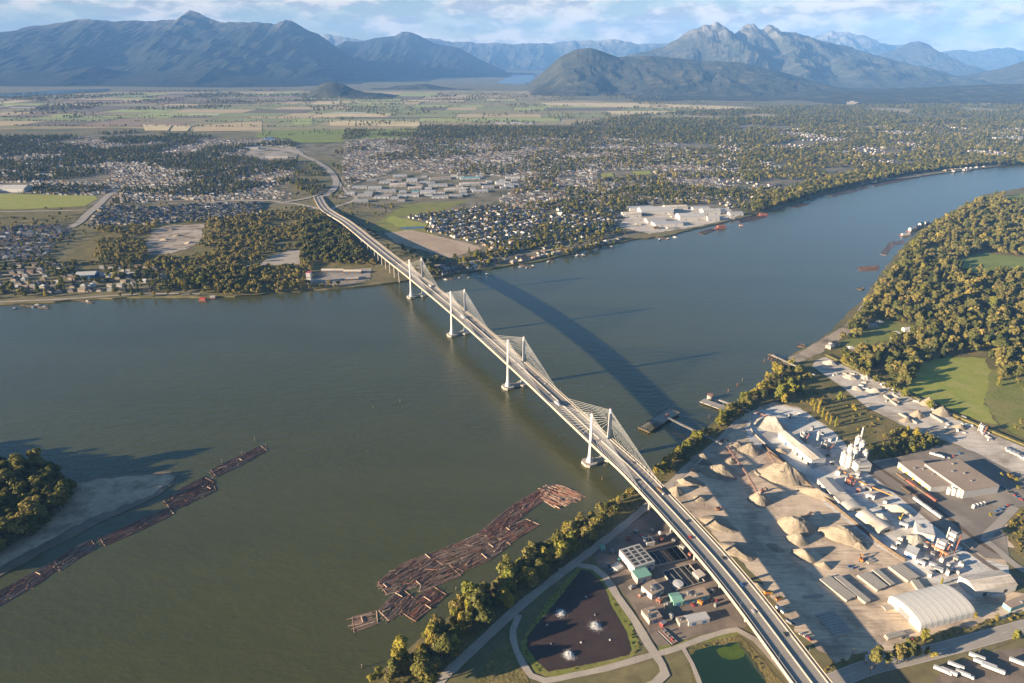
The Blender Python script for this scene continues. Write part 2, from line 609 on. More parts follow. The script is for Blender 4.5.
def road(name, px, width, mt, label, lift=0.3, marks=False, z=LZ, step=10.0):
    far = G(*px[len(px) // 2], z).length
    zz = z + lift + max(0.0, far - 1500) * 3e-4
    w = [G(x, y, z) for x, y in px]
    for q in w: q.z = zz
    fr = frames(smooth_path(w, step))
    b = MB()
    if mt is M['gravelroad']:                # loose edges
        rg = random.Random(len(label))
        fr2 = [(p, n_ * rg.uniform(.84, 1.16), d) for p, n_, d in fr]
        strip(b, fr2, -width / 2, width / 2, 0.0)
    else:
        strip(b, fr, -width / 2, width / 2, 0.0)
    mats = [mt]
    if marks:
        mats.append(M['paint'])
        strip(b, fr, -width / 2 + 0.4, -width / 2 + 0.6, 0.03, 1)
        strip(b, fr, width / 2 - 0.6, width / 2 - 0.4, 0.03, 1)
        for i in range(0, len(fr) - 1, 2):
            strip(b, fr[i:i + 2], -0.12, 0.12, 0.03, 1)
    o = b.build(name, mats)
    ROADS.append(([(p.x, p.y) for p, n, d in fr], width))
    return tag(o, label, 'road', kind='structure')


sheet('dry_sand', [(-120, 500), (0, 487), (62, 487), (82, 482.5), (105, 478.5), (140, 475.5), (168, 474.5), (174, 476.5), (168, 484), (152, 494), (130, 504), (104, 513), (74, 526), (46, 541), (20, 556), (0, 566), (-120, 625)], M['drysand'], 0.12, 'pale dry sand along the middle of the bar', 'sand', z=0.8, rough=2.5)
# ------------------------------------------------------------------ mountains
def mountain_mat(name, c1, c2, c3, rock, z0, z1):
    m, n, l, b = new_mat(name)
    nt = m.node_tree
    col = mixn(nt, noise_fac(nt, 0.0016, 0.35, 0.65, 8.0), rgb(c1), rgb(c2))
    col = mixn(nt, noise_fac(nt, 0.006, 0.5, 0.66, 5.0), col, rgb(c3))
    geo = n.new('ShaderNodeNewGeometry')
    sep = n.new('ShaderNodeSeparateXYZ')
    l.new(geo.outputs['Position'], sep.inputs[0])
    mr = n.new('ShaderNodeMapRange')
    mr.inputs['From Min'].default_value = z0
    mr.inputs['From Max'].default_value = z1
    l.new(sep.outputs['Z'], mr.inputs['Value'])
    nf = noise_fac(nt, 0.004, 0.35, 0.62, 6.0)
    mu = n.new('ShaderNodeMath')
    mu.operation = 'MULTIPLY'
    l.new(mr.outputs['Result'], mu.inputs[0])
    l.new(nf, mu.inputs[1])
    col = mixn(nt, mu.outputs[0], col, rgb(rock))
    l.new(col, b.inputs['Base Color'])
    b.inputs['Roughness'].default_value = 0.95
    b.inputs['Specular IOR Level'].default_value = 0.1
    bn = n.new('ShaderNodeBump')
    bn.inputs['Strength'].default_value = 1.0
    bn.inputs['Distance'].default_value = 9.0
    l.new(noise_fac(nt, 0.012, 0.2, 0.8, 6.0), bn.inputs['Height'])
    l.new(bn.outputs['Normal'], b.inputs['Normal'])
    return m


M['forest_slope'] = mountain_mat('forested_slope', (0.030, 0.038, 0.024), (0.060, 0.060, 0.036), (0.105, 0.092, 0.056), (0.22, 0.20, 0.18), 900, 1250)
M['shade_slope'] = mountain_mat('shade_darkened_slope', (0.014, 0.020, 0.015), (0.026, 0.030, 0.020), (0.045, 0.042, 0.030), (0.16, 0.15, 0.14), 950, 1300)  # forest colour darkened to stand in for shade over the left-hand ranges
M['rocky_slope'] = mountain_mat('rocky_slope', (0.034, 0.044, 0.032), (0.066, 0.066, 0.046), (0.11, 0.10, 0.072), (0.27, 0.25, 0.23), 820, 1150)


def mountain(name, prof, D, front, back, label, mt, seed=0, spur=0.5, wob=0.03, ns=260, nt=44, pw=1.0, rough=0.012):
    xs = np.linspace(prof[0][0], prof[-1][0], ns)
    ys = np.interp(xs, [p[0] for p in prof], [p[1] for p in prof])
    vs, fs = [], []
    for i in range(ns):
        u, f, d = ray(xs[i], ys[i])
        yr = D * (1 + wob * mnoise.noise((xs[i] * 0.012, seed, 0.5)))
        t = yr / f
        X, Z = u * t, max(8.0, CAMH + d * t)
        for j in range(nt + 1):
            s = -1 + 2 * j / nt
            a = abs(s)
            L = front if s < 0 else back
            y = yr + s * L
            x = X * (1 + 0.0 * s)
            prof_ = (1 - a) ** pw
            n1 = 1 - abs(mnoise.fractal((x / 1500.0 + seed * 7.1, y / 4200.0, seed), 1.0, 2.1, 5)) * 1.7
            n2 = mnoise.fractal((x / 420.0, y / 520.0, seed + 3.3), 0.9, 2.0, 5)
            h = Z * (prof_ - spur * (1 - n1) * a * (1 - a) * 2.4 * 0.6 + 0.10 * n2 * (a * (1 - a) * 4)) + Z * rough * n2 * (1 - a) ** 4
            vs.append((x + (0 if s == 0 else 180 * n2 * a), y, h if a < 1 else -6.0))
    k = nt + 1
    for i in range(ns - 1):
        for j in range(nt):
            fs.append((i * k + j, (i + 1) * k + j, (i + 1) * k + j + 1, i * k + j + 1))
    me = bpy.data.meshes.new(name)
    me.from_pydata(vs, [], fs)
    me.materials.append(mt)
    me.update()
    return tag(link(name, me), label, 'mountain', kind='structure')


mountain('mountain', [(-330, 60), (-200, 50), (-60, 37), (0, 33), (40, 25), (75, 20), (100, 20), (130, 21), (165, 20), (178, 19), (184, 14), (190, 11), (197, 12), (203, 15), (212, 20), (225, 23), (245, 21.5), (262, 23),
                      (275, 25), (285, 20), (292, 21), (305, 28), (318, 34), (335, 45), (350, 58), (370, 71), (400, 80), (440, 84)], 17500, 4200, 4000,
         'long dark blue forested mountain ridge with a small horned summit', M['shade_slope'], 1, 0.34, rough=0.03)
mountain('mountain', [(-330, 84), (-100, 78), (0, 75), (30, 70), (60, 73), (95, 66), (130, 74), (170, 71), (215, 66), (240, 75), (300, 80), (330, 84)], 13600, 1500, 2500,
         'low wooded foothills at the base of the long blue ridge', M['shade_slope'], 2, 0.35)
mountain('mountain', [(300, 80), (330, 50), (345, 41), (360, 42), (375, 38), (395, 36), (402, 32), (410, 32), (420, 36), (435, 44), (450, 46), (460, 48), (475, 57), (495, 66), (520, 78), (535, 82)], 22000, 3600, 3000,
         'steep mid-distance mountain at the end of the long ridge beside the lake', M['shade_slope'], 3, 0.45)
mountain('mountain', [(300, 40), (330, 34), (345, 38), (358, 40), (390, 42), (430, 38), (450, 41), (470, 43), (490, 42), (512, 44), (545, 43), (560, 42), (570, 41), (600, 40), (625, 40), (640, 44), (680, 42), (720, 46)], 29500, 2200, 2000,
         'farthest pale blue range behind the lake', M['rocky_slope'], 4, 0.5, rough=0.05)
mountain('mountain', [(528, 86), (545, 70), (560, 57), (575, 49.5), (590, 48), (602, 51), (618, 57), (650, 56), (700, 60), (740, 62), (790, 74), (830, 86), (880, 93), (940, 98)], 12000, 2400, 3000,
         'rounded forested hill in front of the rocky peaks', M['forest_slope'], 5, 0.6)
mountain('mountain', [(560, 78), (600, 62), (640, 52.5), (655, 49), (665, 47), (680, 38), (687, 33), (695, 28), (701, 26), (706, 23), (712, 24), (717, 22), (722, 25), (728, 28), (733, 34), (738, 31), (743, 26), (748, 24), (753, 25), (758, 30), (762, 31),
                      (768, 25), (772, 26), (778, 30), (786, 33.5), (800, 33), (820, 40), (850, 48), (880, 56), (910, 65), (940, 75), (965, 82), (985, 88), (1040, 93)], 17000, 4600, 4000,
         'broad mountain with three bare rocky summits', M['rocky_slope'], 6, 0.55, rough=0.06)
mountain('mountain', [(860, 60), (895, 50), (910, 42), (918, 41), (930, 45), (940, 55), (955, 68), (975, 78), (1000, 86)], 22500, 3000, 3000,
         'single blue cone-shaped peak on the right behind the rocky mountain', M['forest_slope'], 7, 0.5)
mountain('mountain', [(800, 48), (815, 37), (830, 32), (840, 32), (850, 33.5), (865, 36), (880, 42), (895, 46), (915, 44), (928, 48), (940, 52), (960, 49), (975, 52), (990, 49), (1000, 48), (1010, 48), (1024, 50), (1060, 44), (1140, 50)], 29000, 2600, 2000,
         'distant pale range with snowy tops at the far right', M['rocky_slope'], 8, 0.5, rough=0.06)
mountain('mountain', [(955, 90), (975, 80), (1000, 70), (1024, 61), (1060, 50), (1150, 45), (1250, 60)], 14500, 3000, 3000,
         'dark slope cut off by the right edge of the view', M['forest_slope'], 9, 0.5)
mountain('mountain', [(620, 104), (680, 100), (760, 97), (830, 92), (900, 90), (960, 86), (1000, 84), (1100, 84), (1250, 80)], 9800, 1900, 2500,
         'long gentle wooded bench at the foot of the rocky mountain', M['forest_slope'], 10, 0.3)
mountain('mountain', [(305, 96), (312, 91), (320, 85), (326, 82.5), (335, 82), (345, 85), (352, 89), (362, 92), (378, 93), (392, 96)], 9300, 450, 600,
         'small isolated wooded hill standing in the farm plain', M['forest_slope'], 11, 0.4, ns=90, nt=26, pw=0.7)
mountain('mountain', [(372, 91), (395, 86), (425, 83.5), (445, 87), (470, 91)], 11600, 300, 400, 'low wooded rise beyond the isolated hill in the plain', M['forest_slope'], 12, 0.4, ns=70, nt=20)

# lake at the valley head and the tributary on the left
M['lake'] = water_mat('lake_water', (0.05, 0.07, 0.08), (0.06, 0.08, 0.09), 0.2, 0.2)
sheet('lake', [(496, 83.5), (506, 78), (515, 74), (535, 73.5), (534, 79), (528, 84.5)], M['lake'], 1.0, 'pale lake at the head of the valley between the mountains', 'lake')
sheet('side_river', [(-60, 96), (0, 94), (30, 92), (60, 90.5), (108, 89), (110, 91), (60, 94), (20, 97), (-60, 99)], M['lake'], 2.0, 'thin pale tributary river below the left foothills', 'river')

# haze: the even blue air of the valley
hb = MB()
hb.add([(x, y, z) for z in (-4, 1750) for x, y in ((-BIG - 500, -1500), (BIG + 500, -1500), (BIG + 500, FARY + 500), (-BIG - 500, FARY + 500))],
       [(3, 2, 1, 0), (4, 5, 6, 7), (0, 1, 5, 4), (1, 2, 6, 5), (2, 3, 7, 6), (3, 0, 4, 7)])
hm = bpy.data.materials.new('haze_air')
hm.use_nodes = True
hn = hm.node_tree.nodes
hn.remove(hn['Principled BSDF'])
pv = hn.new('ShaderNodeVolumePrincipled')
pv.inputs['Color'].default_value = (0.20, 0.46, 1.0, 1)
pv.inputs['Density'].default_value = HAZE_DENSITY
pv.inputs['Anisotropy'].default_value = -0.16
hm.node_tree.links.new(pv.outputs[0], hn['Material Output'].inputs['Volume'])
haze = tag(hb.build('haze', hm), 'thin blue haze filling the valley air', 'haze', kind='stuff')
# ------------------------------------------------------------------ the bridge
PATH_PX = [(318, 197, 5), (324, 207.5, 8), (332, 213.7, 11), (346.6, 222.5, 17), (368.6, 240, 27), (390.5, 257.6, 37)]
P1 = Vector((-206, 1408, 0))
DV = Vector((math.sin(R(-26.0)), math.cos(R(-26.0)), 0))
NV = Vector((DV.y, -DV.x, 0))
PYL = [(P1 - DV * 242 * i, dz, tz) for i, (dz, tz) in enumerate(((43, 85), (45, 87), (41, 82), (32, 73)))]
pts = [G(x, y, z) for x, y, z in PATH_PX]
for p, dz, tz in PYL: pts.append(Vector((p.x, p.y, dz)))
pts += [G(643, 480, 27.5), G(725, 570, 20.5), G(812, 683, 17.5), G(900, 800, 15)]
PATH = smooth_path(pts, 8.0)
FR = frames(PATH)
ARC = [0.0]
for a, c in zip(PATH, PATH[1:]): ARC.append(ARC[-1] + (c - a).length)


def at_arc(s):
    i = max(0, min(len(ARC) - 2, int(np.searchsorted(ARC, s)) - 1))
    t = (s - ARC[i]) / (ARC[i + 1] - ARC[i])
    p = PATH[i].lerp(PATH[i + 1], t)
    return p, FR[i][1], FR[i][2]


def arc_of(p):
    return ARC[int(np.argmin([(q.x - p.x) ** 2 + (q.y - p.y) ** 2 for q in PATH]))]


def edge_dist(xy):
    """distance of points from the bridge line"""
    a = np.array([(p.x, p.y) for p in PATH])
    xy = np.asarray(xy)
    d = np.full(len(xy), 1e9)
    for q in a: d = np.minimum(d, np.hypot(xy[:, 0] - q[0], xy[:, 1] - q[1]))
    return d


bridge = empty('cable_stayed_bridge', 'long cable-stayed road bridge with pairs of white pylons crossing the river', 'bridge', (PYL[2][0].x, PYL[2][0].y, 0))
INV = Matrix.Translation(-Vector((PYL[2][0].x, PYL[2][0].y, 0)))


def bpart(b, name, mats, parent=bridge, smooth=False):
    if parent is bridge:
        b.v = [tuple(INV @ Vector(p)) for p in b.v]
    return b.build(name, mats, parent, smooth)


M['worn'] = mat('worn_asphalt', (0.25, 0.22, 0.19), (0.29, 0.255, 0.22), 0.08, fine=0.15)
b = MB(); rail(b, FR, -15.6, 15.6, -2.3, -0.02); bpart(b, 'deck', M['deckside'])
b = MB()
for o in (-13.5, 13.5): rail(b, FR, o - 0.9, o + 0.9, -3.4, -2.3)
bpart(b, 'edge_girder', M['concrete'])
b = MB()
strip(b, FR, -12.2, -0.45, 0.02); strip(b, FR, 0.45, 12.2, 0.02)
for o in (-11.6, -1.0, 1.0, 11.6): strip(b, FR, o - 0.1, o + 0.1, 0.04, 1)
for i in range(0, len(FR) - 1, 2):
    for o in (-8.0, -4.5, 4.5, 8.0): strip(b, FR[i:i + 2], o - 0.09, o + 0.09, 0.04, 1)
for o in (-9.9, -6.3, -2.8, 2.8, 6.3, 9.9):
    for w_ in (-.85, .85): strip(b, FR, o + w_ - .38, o + w_ + .38, 0.032, 2)
for i in range(0, len(FR) - 1, 5):          # expansion joints across the deck
    p_, n_, d_ = FR[i]
    strip(b, [(p_, n_, d_), (p_ + d_ * .7, n_, d_)], -12.1, -.5, 0.052, 2)
    strip(b, [(p_, n_, d_), (p_ + d_ * .7, n_, d_)], .5, 12.1, 0.052, 2)
bpart(b, 'roadway', [M['asphalt'], M['paint'], M['worn']])
b = MB(); rail(b, FR, -0.4, 0.4, -0.02, 1.15); bpart(b, 'median_barrier', M['concrete'])
for o in (-12.5, 12.5):
    b = MB(); rail(b, FR, o - 0.3, o + 0.3, -0.02, 1.1); bpart(b, 'traffic_barrier', M['concrete'])
for o in (-15.4, 15.4):
    b = MB(); rail(b, FR, o - 0.18, o + 0.18, -0.02, 1.45); bpart(b, 'parapet', M['deckside'])

n_cable = 0
spare = MB()
order = [3, 2, 1, 0]
for idx in order:
    p, dz, tz = PYL[idx]
    # pier base: hexagonal pads joined by a strut
    b = MB()
    for s in (-1, 1):
        c = p + NV * (13.6 * s)
        poly = [(c.x + NV.x * a + DV.x * e, c.y + NV.y * a + DV.y * e) for a, e in ((-9, -5), (-5, -9), (5, -9), (9, -5), (9, 5), (5, 9), (-5, 9), (-9, 5))]
        b.prism(poly, -4, 3.6)
    b.bar(p - NV * 9 + Vector((0, 0, 1.6)), p + NV * 9 + Vector((0, 0, 1.6)), 9, 3.4)
    bpart(b, 'pier_base', M['concrete'])
    b = MB(); b.bar(p - NV * 12 + Vector((0, 0, dz - 5.4)), p + NV * 12 + Vector((0, 0, dz - 5.4)), 4.0, 3.6); bpart(b, 'crossbeam', M['concrete'])
    for s in (1, -1):
        c = p + NV * (13.6 * s)
        b = MB()
        rings = [(3.6, 4.6, 4.6), (dz * 0.20 + 3, 2.5, 2.9), (dz * 0.55, 1.9, 2.2), (dz - 1, 1.75, 2.2), (dz + 8, 1.7, 2.3), (tz - 1.2, 1.45, 1.95), (tz, 1.1, 1.5)]
        vs = []
        for z, wn_, wd in rings:
            for i in range(8):
                t = 2 * math.pi * (i + 0.5) / 8
                q = 1.0823
                vs.append(c + NV * (wn_ * q * math.cos(t)) + DV * (wd * q * math.sin(t)) + Vector((0, 0, z)) - (NV * (-0.0)))
        fs = []
        for k in range(len(rings) - 1):
            for i in range(8):
                fs.append((8 * k + i, 8 * k + (i + 1) % 8, 8 * k + 8 + (i + 1) % 8, 8 * k + 8 + i))
        fs.append(tuple(range(8 * (len(rings) - 1), 8 * len(rings))))
        b.add(vs, fs)
        pyl = bpart(b, 'pylon', M['white'])
        # flared footing stem and a cap light
        b = MB(); b.tube(tuple(INV @ (c + Vector((0, 0, tz)))), tuple(INV @ (c + Vector((0, 0, tz + 1.6)))), 0.35, 0.2, 6); b.build('beacon', M['red'], pyl)
        arc0 = arc_of(p)
        for k in range(12):
            for e in (1, -1):
                hz = tz - 1.8 - k * 1.5
                run = 110 - k * 8.2
                q, n_, d_ = at_arc(arc0 + run * e * -1)
                foot = q + n_ * (-13.7 * s) if False else None
                base = Vector((c.x, c.y, 0)) - DV * (run * e * -1) * -1
                foot, fn, fd = at_arc(arc0 + e * run)
                side = 1 if (foot + fn * 13.6 - c - (foot - p)).length < (foot - fn * 13.6 - c - (foot - p)).length else -1
                foot = foot + fn * (13.6 * side) + Vector((0, 0, 0.6))
                cb = spare if n_cable >= 99 else MB()
                cb.tube(tuple(INV @ (c + Vector((0, 0, hz)))), tuple(INV @ foot), 0.15, 0.15, 5, cap=False)
                if cb is not spare: cb.build('stay_cable', M['white'], bridge)
                n_cable += 1
tag(spare.build('stay_cables', M['white'], bridge), kind='stuff')

# viaduct piers on land, pairs of columns under a cap
def pier(s):
    q, n_, d_ = at_arc(s)
    b = MB()
    for o in (-6.5, 6.5):
        c = q + n_ * o
        b.tube((c.x, c.y, LZ - 1), (c.x, c.y, q.z - 3.4), 1.25, 1.25, 10)
    b.bar(q + n_ * -12 + Vector((0, 0, -3.0)), q + n_ * 12 + Vector((0, 0, -3.0)), 2.6, 1.9)
    bpart(b, 'viaduct_pier', M['concrete'])


a1, a4 = arc_of(PYL[0][0]), arc_of(PYL[3][0])
s = a1 - 110
while s > 120:
    if at_arc(s)[0].z > 10: pier(s)
    s -= 38
s = a4 + 118
while s < ARC[-1] - 20:
    pier(s)
    s += 44
# lamp posts standing on the parapet
k = 0
for s in np.arange(140, ARC[-1] - 30, 60.0):
    q, n_, d_ = at_arc(s)
    for o in (-14.2, 14.2):
        b = MB()
        c = q + n_ * o
        b.tube(c, c + Vector((0, 0, 9)), 0.14, 0.09, 6)
        b.tube(c + Vector((0, 0, 9)), c + Vector((0, 0, 9.5)) - n_ * (2.0 * (1 if o > 0 else -1)), 0.08, 0.08, 5)
        bpart(b, 'lamp_post', M['steel'])
        k += 1
# ------------------------------------------------------------------ north side: land cover
M['stripped'] = mat('stripped_earth', (0.54, 0.46, 0.37), (0.36, 0.28, 0.215), 0.02, (0.22, 0.175, 0.12), 0.03, fine=0.2, finescale=0.1)
M['highway'] = mat('dark_asphalt', (0.12, 0.115, 0.11), (0.15, 0.145, 0.135), 0.05, fine=0.1)
sheet('farm_plain', [(-200, 132), (-200, 101), (0, 99), (110, 92), (300, 91), (540, 91), (570, 100), (760, 107), (1000, 106), (1000, 112), (760, 119), (620, 124), (430, 127), (330, 138), (250, 132), (120, 128)],
      mat('farm_soil', (0.34, 0.275, 0.15), (0.42, 0.33, 0.185), 0.004, (0.25, 0.235, 0.105), 0.003, fine=0.1), 0.2, 'broad farm plain between the town and the mountains', 'farmland')
sheet('town_ground', [(-200, 200), (-200, 150), (120, 134), (300, 142), (420, 130), (640, 126), (1100, 118), (1250, 150), (1024, 163), (840, 186), (740, 212), (640, 234), (560, 252), (480, 262), (430, 255), (400, 215), (350, 205), (340, 160), (290, 150), (290, 205), (100, 205)],
      M['towngd'], 0.1, 'streets and gardens of the town north of the river', 'town')
FIELD_MATS = [plain('field_%s' % n_, c, 0.95, 0.18, 0.01) for n_, c in (
    ('plough', (0.33, 0.235, 0.15)), ('tan', (0.56, 0.43, 0.23)), ('green', (0.29, 0.31, 0.115)), ('olive', (0.32, 0.28, 0.13)), ('bright', (0.38, 0.42, 0.13)), ('dark', (0.18, 0.15, 0.09)), ('straw', (0.70, 0.56, 0.30)))]
FARM = [(-180, 131), (-180, 101), (110, 93.5), (300, 92), (540, 92), (575, 102), (690, 108), (750, 118), (600, 123), (420, 126), (330, 136), (255, 131), (120, 127)]
rng = random.Random(4)
fb = MB()
hedges = []
y = 5000.0
while y < 11800:
    dy = rng.uniform(130, 420) * (0.8 + y / 20000)
    x = -8500.0
    while x < 4200:
        dx = rng.uniform(220, 800)
        c, _ = PIX([(x + dx / 2, y + dy / 2)], LZ)
        cs, _ = PIX([(x, y), (x + dx, y), (x + dx, y + dy), (x, y + dy)], LZ)
        if inside(cs, FARM).all():
            px, py = c[0]
            w = [3, 2, 2, 3, 1, 4, 0.4] if px < 230 else ([2, 3, 4, 3, 2, 1.2, 1] if px < 600 else [2, 5, 1, 3, .5, 1, 1])
            k = rng.choices(range(7), w)[0]
            z = LZ + 0.3 + math.hypot(x, y) * 3e-4
            g = 6
            fb.add([(x + g, y + g, z), (x + dx - g, y + g, z), (x + dx - g, y + dy - g, z), (x + g, y + dy - g, z)], [(0, 1, 2, 3)], k)
            if rng.random() < 0.35: hedges.append(((x, y), (x + dx, y)))
            if rng.random() < 0.15: hedges.append(((x, y), (x, y + dy)))
        x += dx
    y += dy
tag(fb.build('fields', FIELD_MATS), 'patchwork of brown, tan and green farm fields on the plain', 'farm fields', kind='structure')
for px, k, lab in (
    ([(143, 125), (172, 125.5), (168, 131), (145, 131)], 6, 'left of the three straw fields beside the dark orchard'),
    ([(175, 125.5), (192, 126), (187, 131.5), (170, 131.5)], 6, 'middle straw field of three beside the dark orchard'),
    ([(196, 126.5), (262, 121), (262, 131), (193, 132)], 1, 'wide tan field above the town on the left'),
    ([(330, 121), (420, 121.5), (420, 127), (330, 126)], 6, 'long straw strip field below the central green fields'),
    ([(420, 118.5), (560, 118.5), (560, 122), (420, 122)], 4, 'thin bright green strip field in the middle of the plain'),
    ([(540, 103), (640, 103.5), (745, 107.5), (735, 110), (640, 108), (550, 106)], 6, 'pale tan marsh strip at the foot of the right mountain'),
    ([(35, 119), (60, 114), (85, 114), (70, 119)], 4, 'light green wedge field in the left farmland'),
    ([(346, 103), (400, 103), (402, 106), (346, 106)], 4, 'green field right of the isolated hill'),
    ([(295, 119), (312, 119), (312, 125), (293, 125)], 4, 'square green field left of the straw strip'),
):
    sheet('field', px, FIELD_MATS[k], 2.2, lab, 'field')
glass = plain('greenhouse_glass', (0.62, 0.66, 0.66), 0.25, 0.1)
sheet('golf_course', [(255, 138), (262, 131), (345, 130), (420, 129), (410, 137), (350, 143), (290, 143)], M['grass'], 2.5, 'green golf course with a small pond behind the road bend', 'golf course', rough=25)
sheet('pond', [(262, 138.5), (272, 137.5), (280, 141), (268, 142)], M['lake'], 5.0, 'small pale pond on the golf course', 'pond', rough=2)
sheet('playing_field', [(-60, 210), (-60, 194), (10, 194), (95, 196), (98, 199), (85, 206), (30, 209)], M['bright_grass'], 0.4, 'bright green playing field left of the avenue', 'playing field')
sheet('sports_ground', [(600, 174), (612, 173), (614, 176.5), (602, 177.5)], M['bright_grass'], 0.8, 'small bright green pitch among houses, the left one of two', 'sports ground')
sheet('sports_ground', [(632, 171.5), (650, 171), (652, 174.5), (634, 175.5)], M['bright_grass'], 0.8, 'small bright green pitch among houses, the right one of two', 'sports ground')
sheet('waste_ground', [(-60, 226), (-60, 211), (90, 206), (75, 222), (60, 226)], M['scrub'], 0.3, 'rough brown waste ground below the playing field', 'waste ground', rough=8)
sheet('scrub_ground', [(60, 262), (98, 228), (160, 224), (210, 222), (280, 210), (322, 212), (380, 262), (340, 287), (230, 296), (120, 280)], M['scrub'], 0.2, 'olive scrub land left of the bridge approach', 'scrub land', rough=8)
sheet('clearing', [(150, 255), (145, 247), (152, 231), (165, 226), (204, 224), (203, 238), (190, 248), (170, 254)], M['stripped'], 0.5, 'pale stripped clearing among the olive woods', 'clearing', rough=5)
sheet('yard', [(258, 266), (272, 256), (290, 250), (300, 250), (300, 264)], M['gravelroad'], 0.5, 'pale gravel yard below the dark trees by the river road', 'yard', rough=2)
sheet('yard', [(312, 284), (316, 272), (372, 268), (370, 280), (345, 286)], M['lot'], 0.5, 'sawmill yard beside the foot of the bridge viaduct', 'yard', rough=2)
sheet('verge', [(368, 230), (400, 205), (470, 200), (440, 212), (398, 217), (404, 224), (420, 228), (440, 236), (390, 232)], M['meadow'], 0.3, 'green and yellow verge between bridge approach and houses', 'verge', rough=2.5)
sheet('grass_patch', [(384, 220), (392, 216), (428, 224), (424, 229), (404, 230)], M['bright_grass'], 0.5, 'bright green patch beside the small pond near the ploughed field', 'grass', rough=6)
sheet('pond', [(399, 227.5), (423, 226.5), (425, 228.5), (402, 229.5)], M['lake'], 0.8, 'sliver of pond beside the ploughed field', 'pond', rough=2)
sheet('ploughed_field', [(384, 233), (412, 230), (478, 246), (482, 249), (450, 258), (395, 243)], M['dirt'], 0.6, 'bare brown ploughed field beside the far end of the bridge', 'field', rough=3)
sheet('industrial_ground', [(345, 203), (352, 184), (395, 172), (495, 176), (530, 182), (500, 196), (430, 200), (390, 205)], M['towngd'], 0.4, 'grey paved industrial estate right of the road bend', 'industrial ground')
sheet('mill_ground', [(618, 226), (630, 212), (640, 206), (700, 207), (740, 214), (736, 218), (700, 226), (650, 234)], M['precast'], 0.4, 'pale paved ground of the waterfront mill', 'mill ground', rough=4)
sheet('parking_lot', [(245, 154), (255, 146), (300, 150), (296, 160), (262, 160)], M['lot'], 0.8, 'grey parking lot beside the road junction', 'parking lot')
sheet('shore_beach', [(850, 322), (864, 301), (872, 304), (858, 326), (840, 340), (822, 352), (800, 362), (785, 369), (782, 362), (815, 344)], M['beach'], 0.3, 'narrow sandy beach below the right bank wood', 'beach', rough=2)

road('highway', [(318, 198.5), (316, 201), (329, 194.6), (335, 187), (336, 181), (332, 173.5), (325, 167), (313, 160), (303, 155.7), (297, 151), (285, 148)][2:], 26, M['asphalt'], 'curving highway beyond the bridge', 1.2, True)
road('slip_road', [(318, 198), (322, 196.5), (327, 195.5)], 22, M['asphalt'], 'short link between the bridge and the curving highway', 1.4)
road('slip_road', [(329, 213), (315, 208), (295, 204), (282, 203), (270, 201), (230, 201), (205, 204)], 16, M['gravelroad'], 'slip road leaving the bridge end to the left', 0.8)
road('slip_road', [(282, 203), (295, 201), (310, 198), (322, 194), (330, 196)], 16, M['gravelroad'], 'slip road joining the curve from the left', 1.6)
road('slip_road', [(331, 211), (336, 207), (349, 203), (356, 199), (352, 195), (344, 190), (338, 182), (334, 174)], 15, M['gravelroad'], 'looping slip road right of the bridge end', 0.8)
road('avenue', [(70, 228), (80, 222), (88, 214), (100, 204), (108, 196), (118, 190)], 24, M['asphalt'], 'wide straight avenue beside the playing field', 0.8)
road('street', [(-60, 214), (0, 212), (60, 211), (90, 210)], 12, M['gravelroad'], 'street along the lower edge of the playing field', 0.8)
road('street', [(345, 163), (420, 163), (500, 164), (560, 166), (640, 168)], 16, M['lot'], 'long street across the middle of the town', 0.8)
road('street', [(205, 204), (150, 207), (108, 204)], 10, M['gravelroad'], 'street above the dark-roofed estate', 0.7)
road('riverside_road', [(-60, 304), (0, 302), (60, 299.5), (110, 296), (150, 294), (200, 294)], 8, M['gravelroad'], 'pale road along the left riverbank', 0.6)
road('riverside_road', [(415, 268), (450, 264), (500, 258), (540, 252), (580, 244), (620, 236)], 9, M['lot'], 'road behind the riverside houses right of the bridge', 0.6)
road('yard_track', [(170, 268), (230, 268), (262, 264), (310, 262)], 8, M['gravelroad'], 'track through the olive scrub to the gravel yard', 0.6)

# ------------------------------------------------------------------ plants: prototypes (kept in no collection until copied)
def leaf_quads(rs, blobs, n, size, up=0.25):
    """n leaf clumps over the surfaces of the blobs: returns verts, faces"""
    B = np.array(blobs, float)                       # x y z r squash
    w = B[:, 3] ** 2
    k = rs.choice(len(B), n, p=w / w.sum())
    d = rs.normal(size=(n, 3))
    d /= np.linalg.norm(d, axis=1)[:, None]
    d[:, 2] = np.where((d[:, 2] < -0.35) & (rs.random(n) < 0.7), -d[:, 2], d[:, 2])
    rr = B[k, 3] * (0.72 + 0.36 * rs.random(n))
    c = B[k, :3] + d * rr[:, None] * np.stack([np.ones(n), np.ones(n), B[k, 4]], 1)
    nr = d + rs.normal(size=(n, 3)) * 0.45 + np.array([0, 0, up])
    nr /= np.linalg.norm(nr, axis=1)[:, None]
    t = np.cross(nr, rs.normal(size=(n, 3)))
    t /= np.linalg.norm(t, axis=1)[:, None]
    q = np.cross(nr, t)
    s = size * (0.6 + 0.8 * rs.random(n))
    s2 = size * (0.6 + 0.8 * rs.random(n))
    vs = np.stack([c + t * s[:, None], c + q * s2[:, None], c - t * s[:, None], c - q * s2[:, None]], 1).reshape(-1, 3)
    fs = np.arange(4 * n).reshape(-1, 4)
    return vs, fs


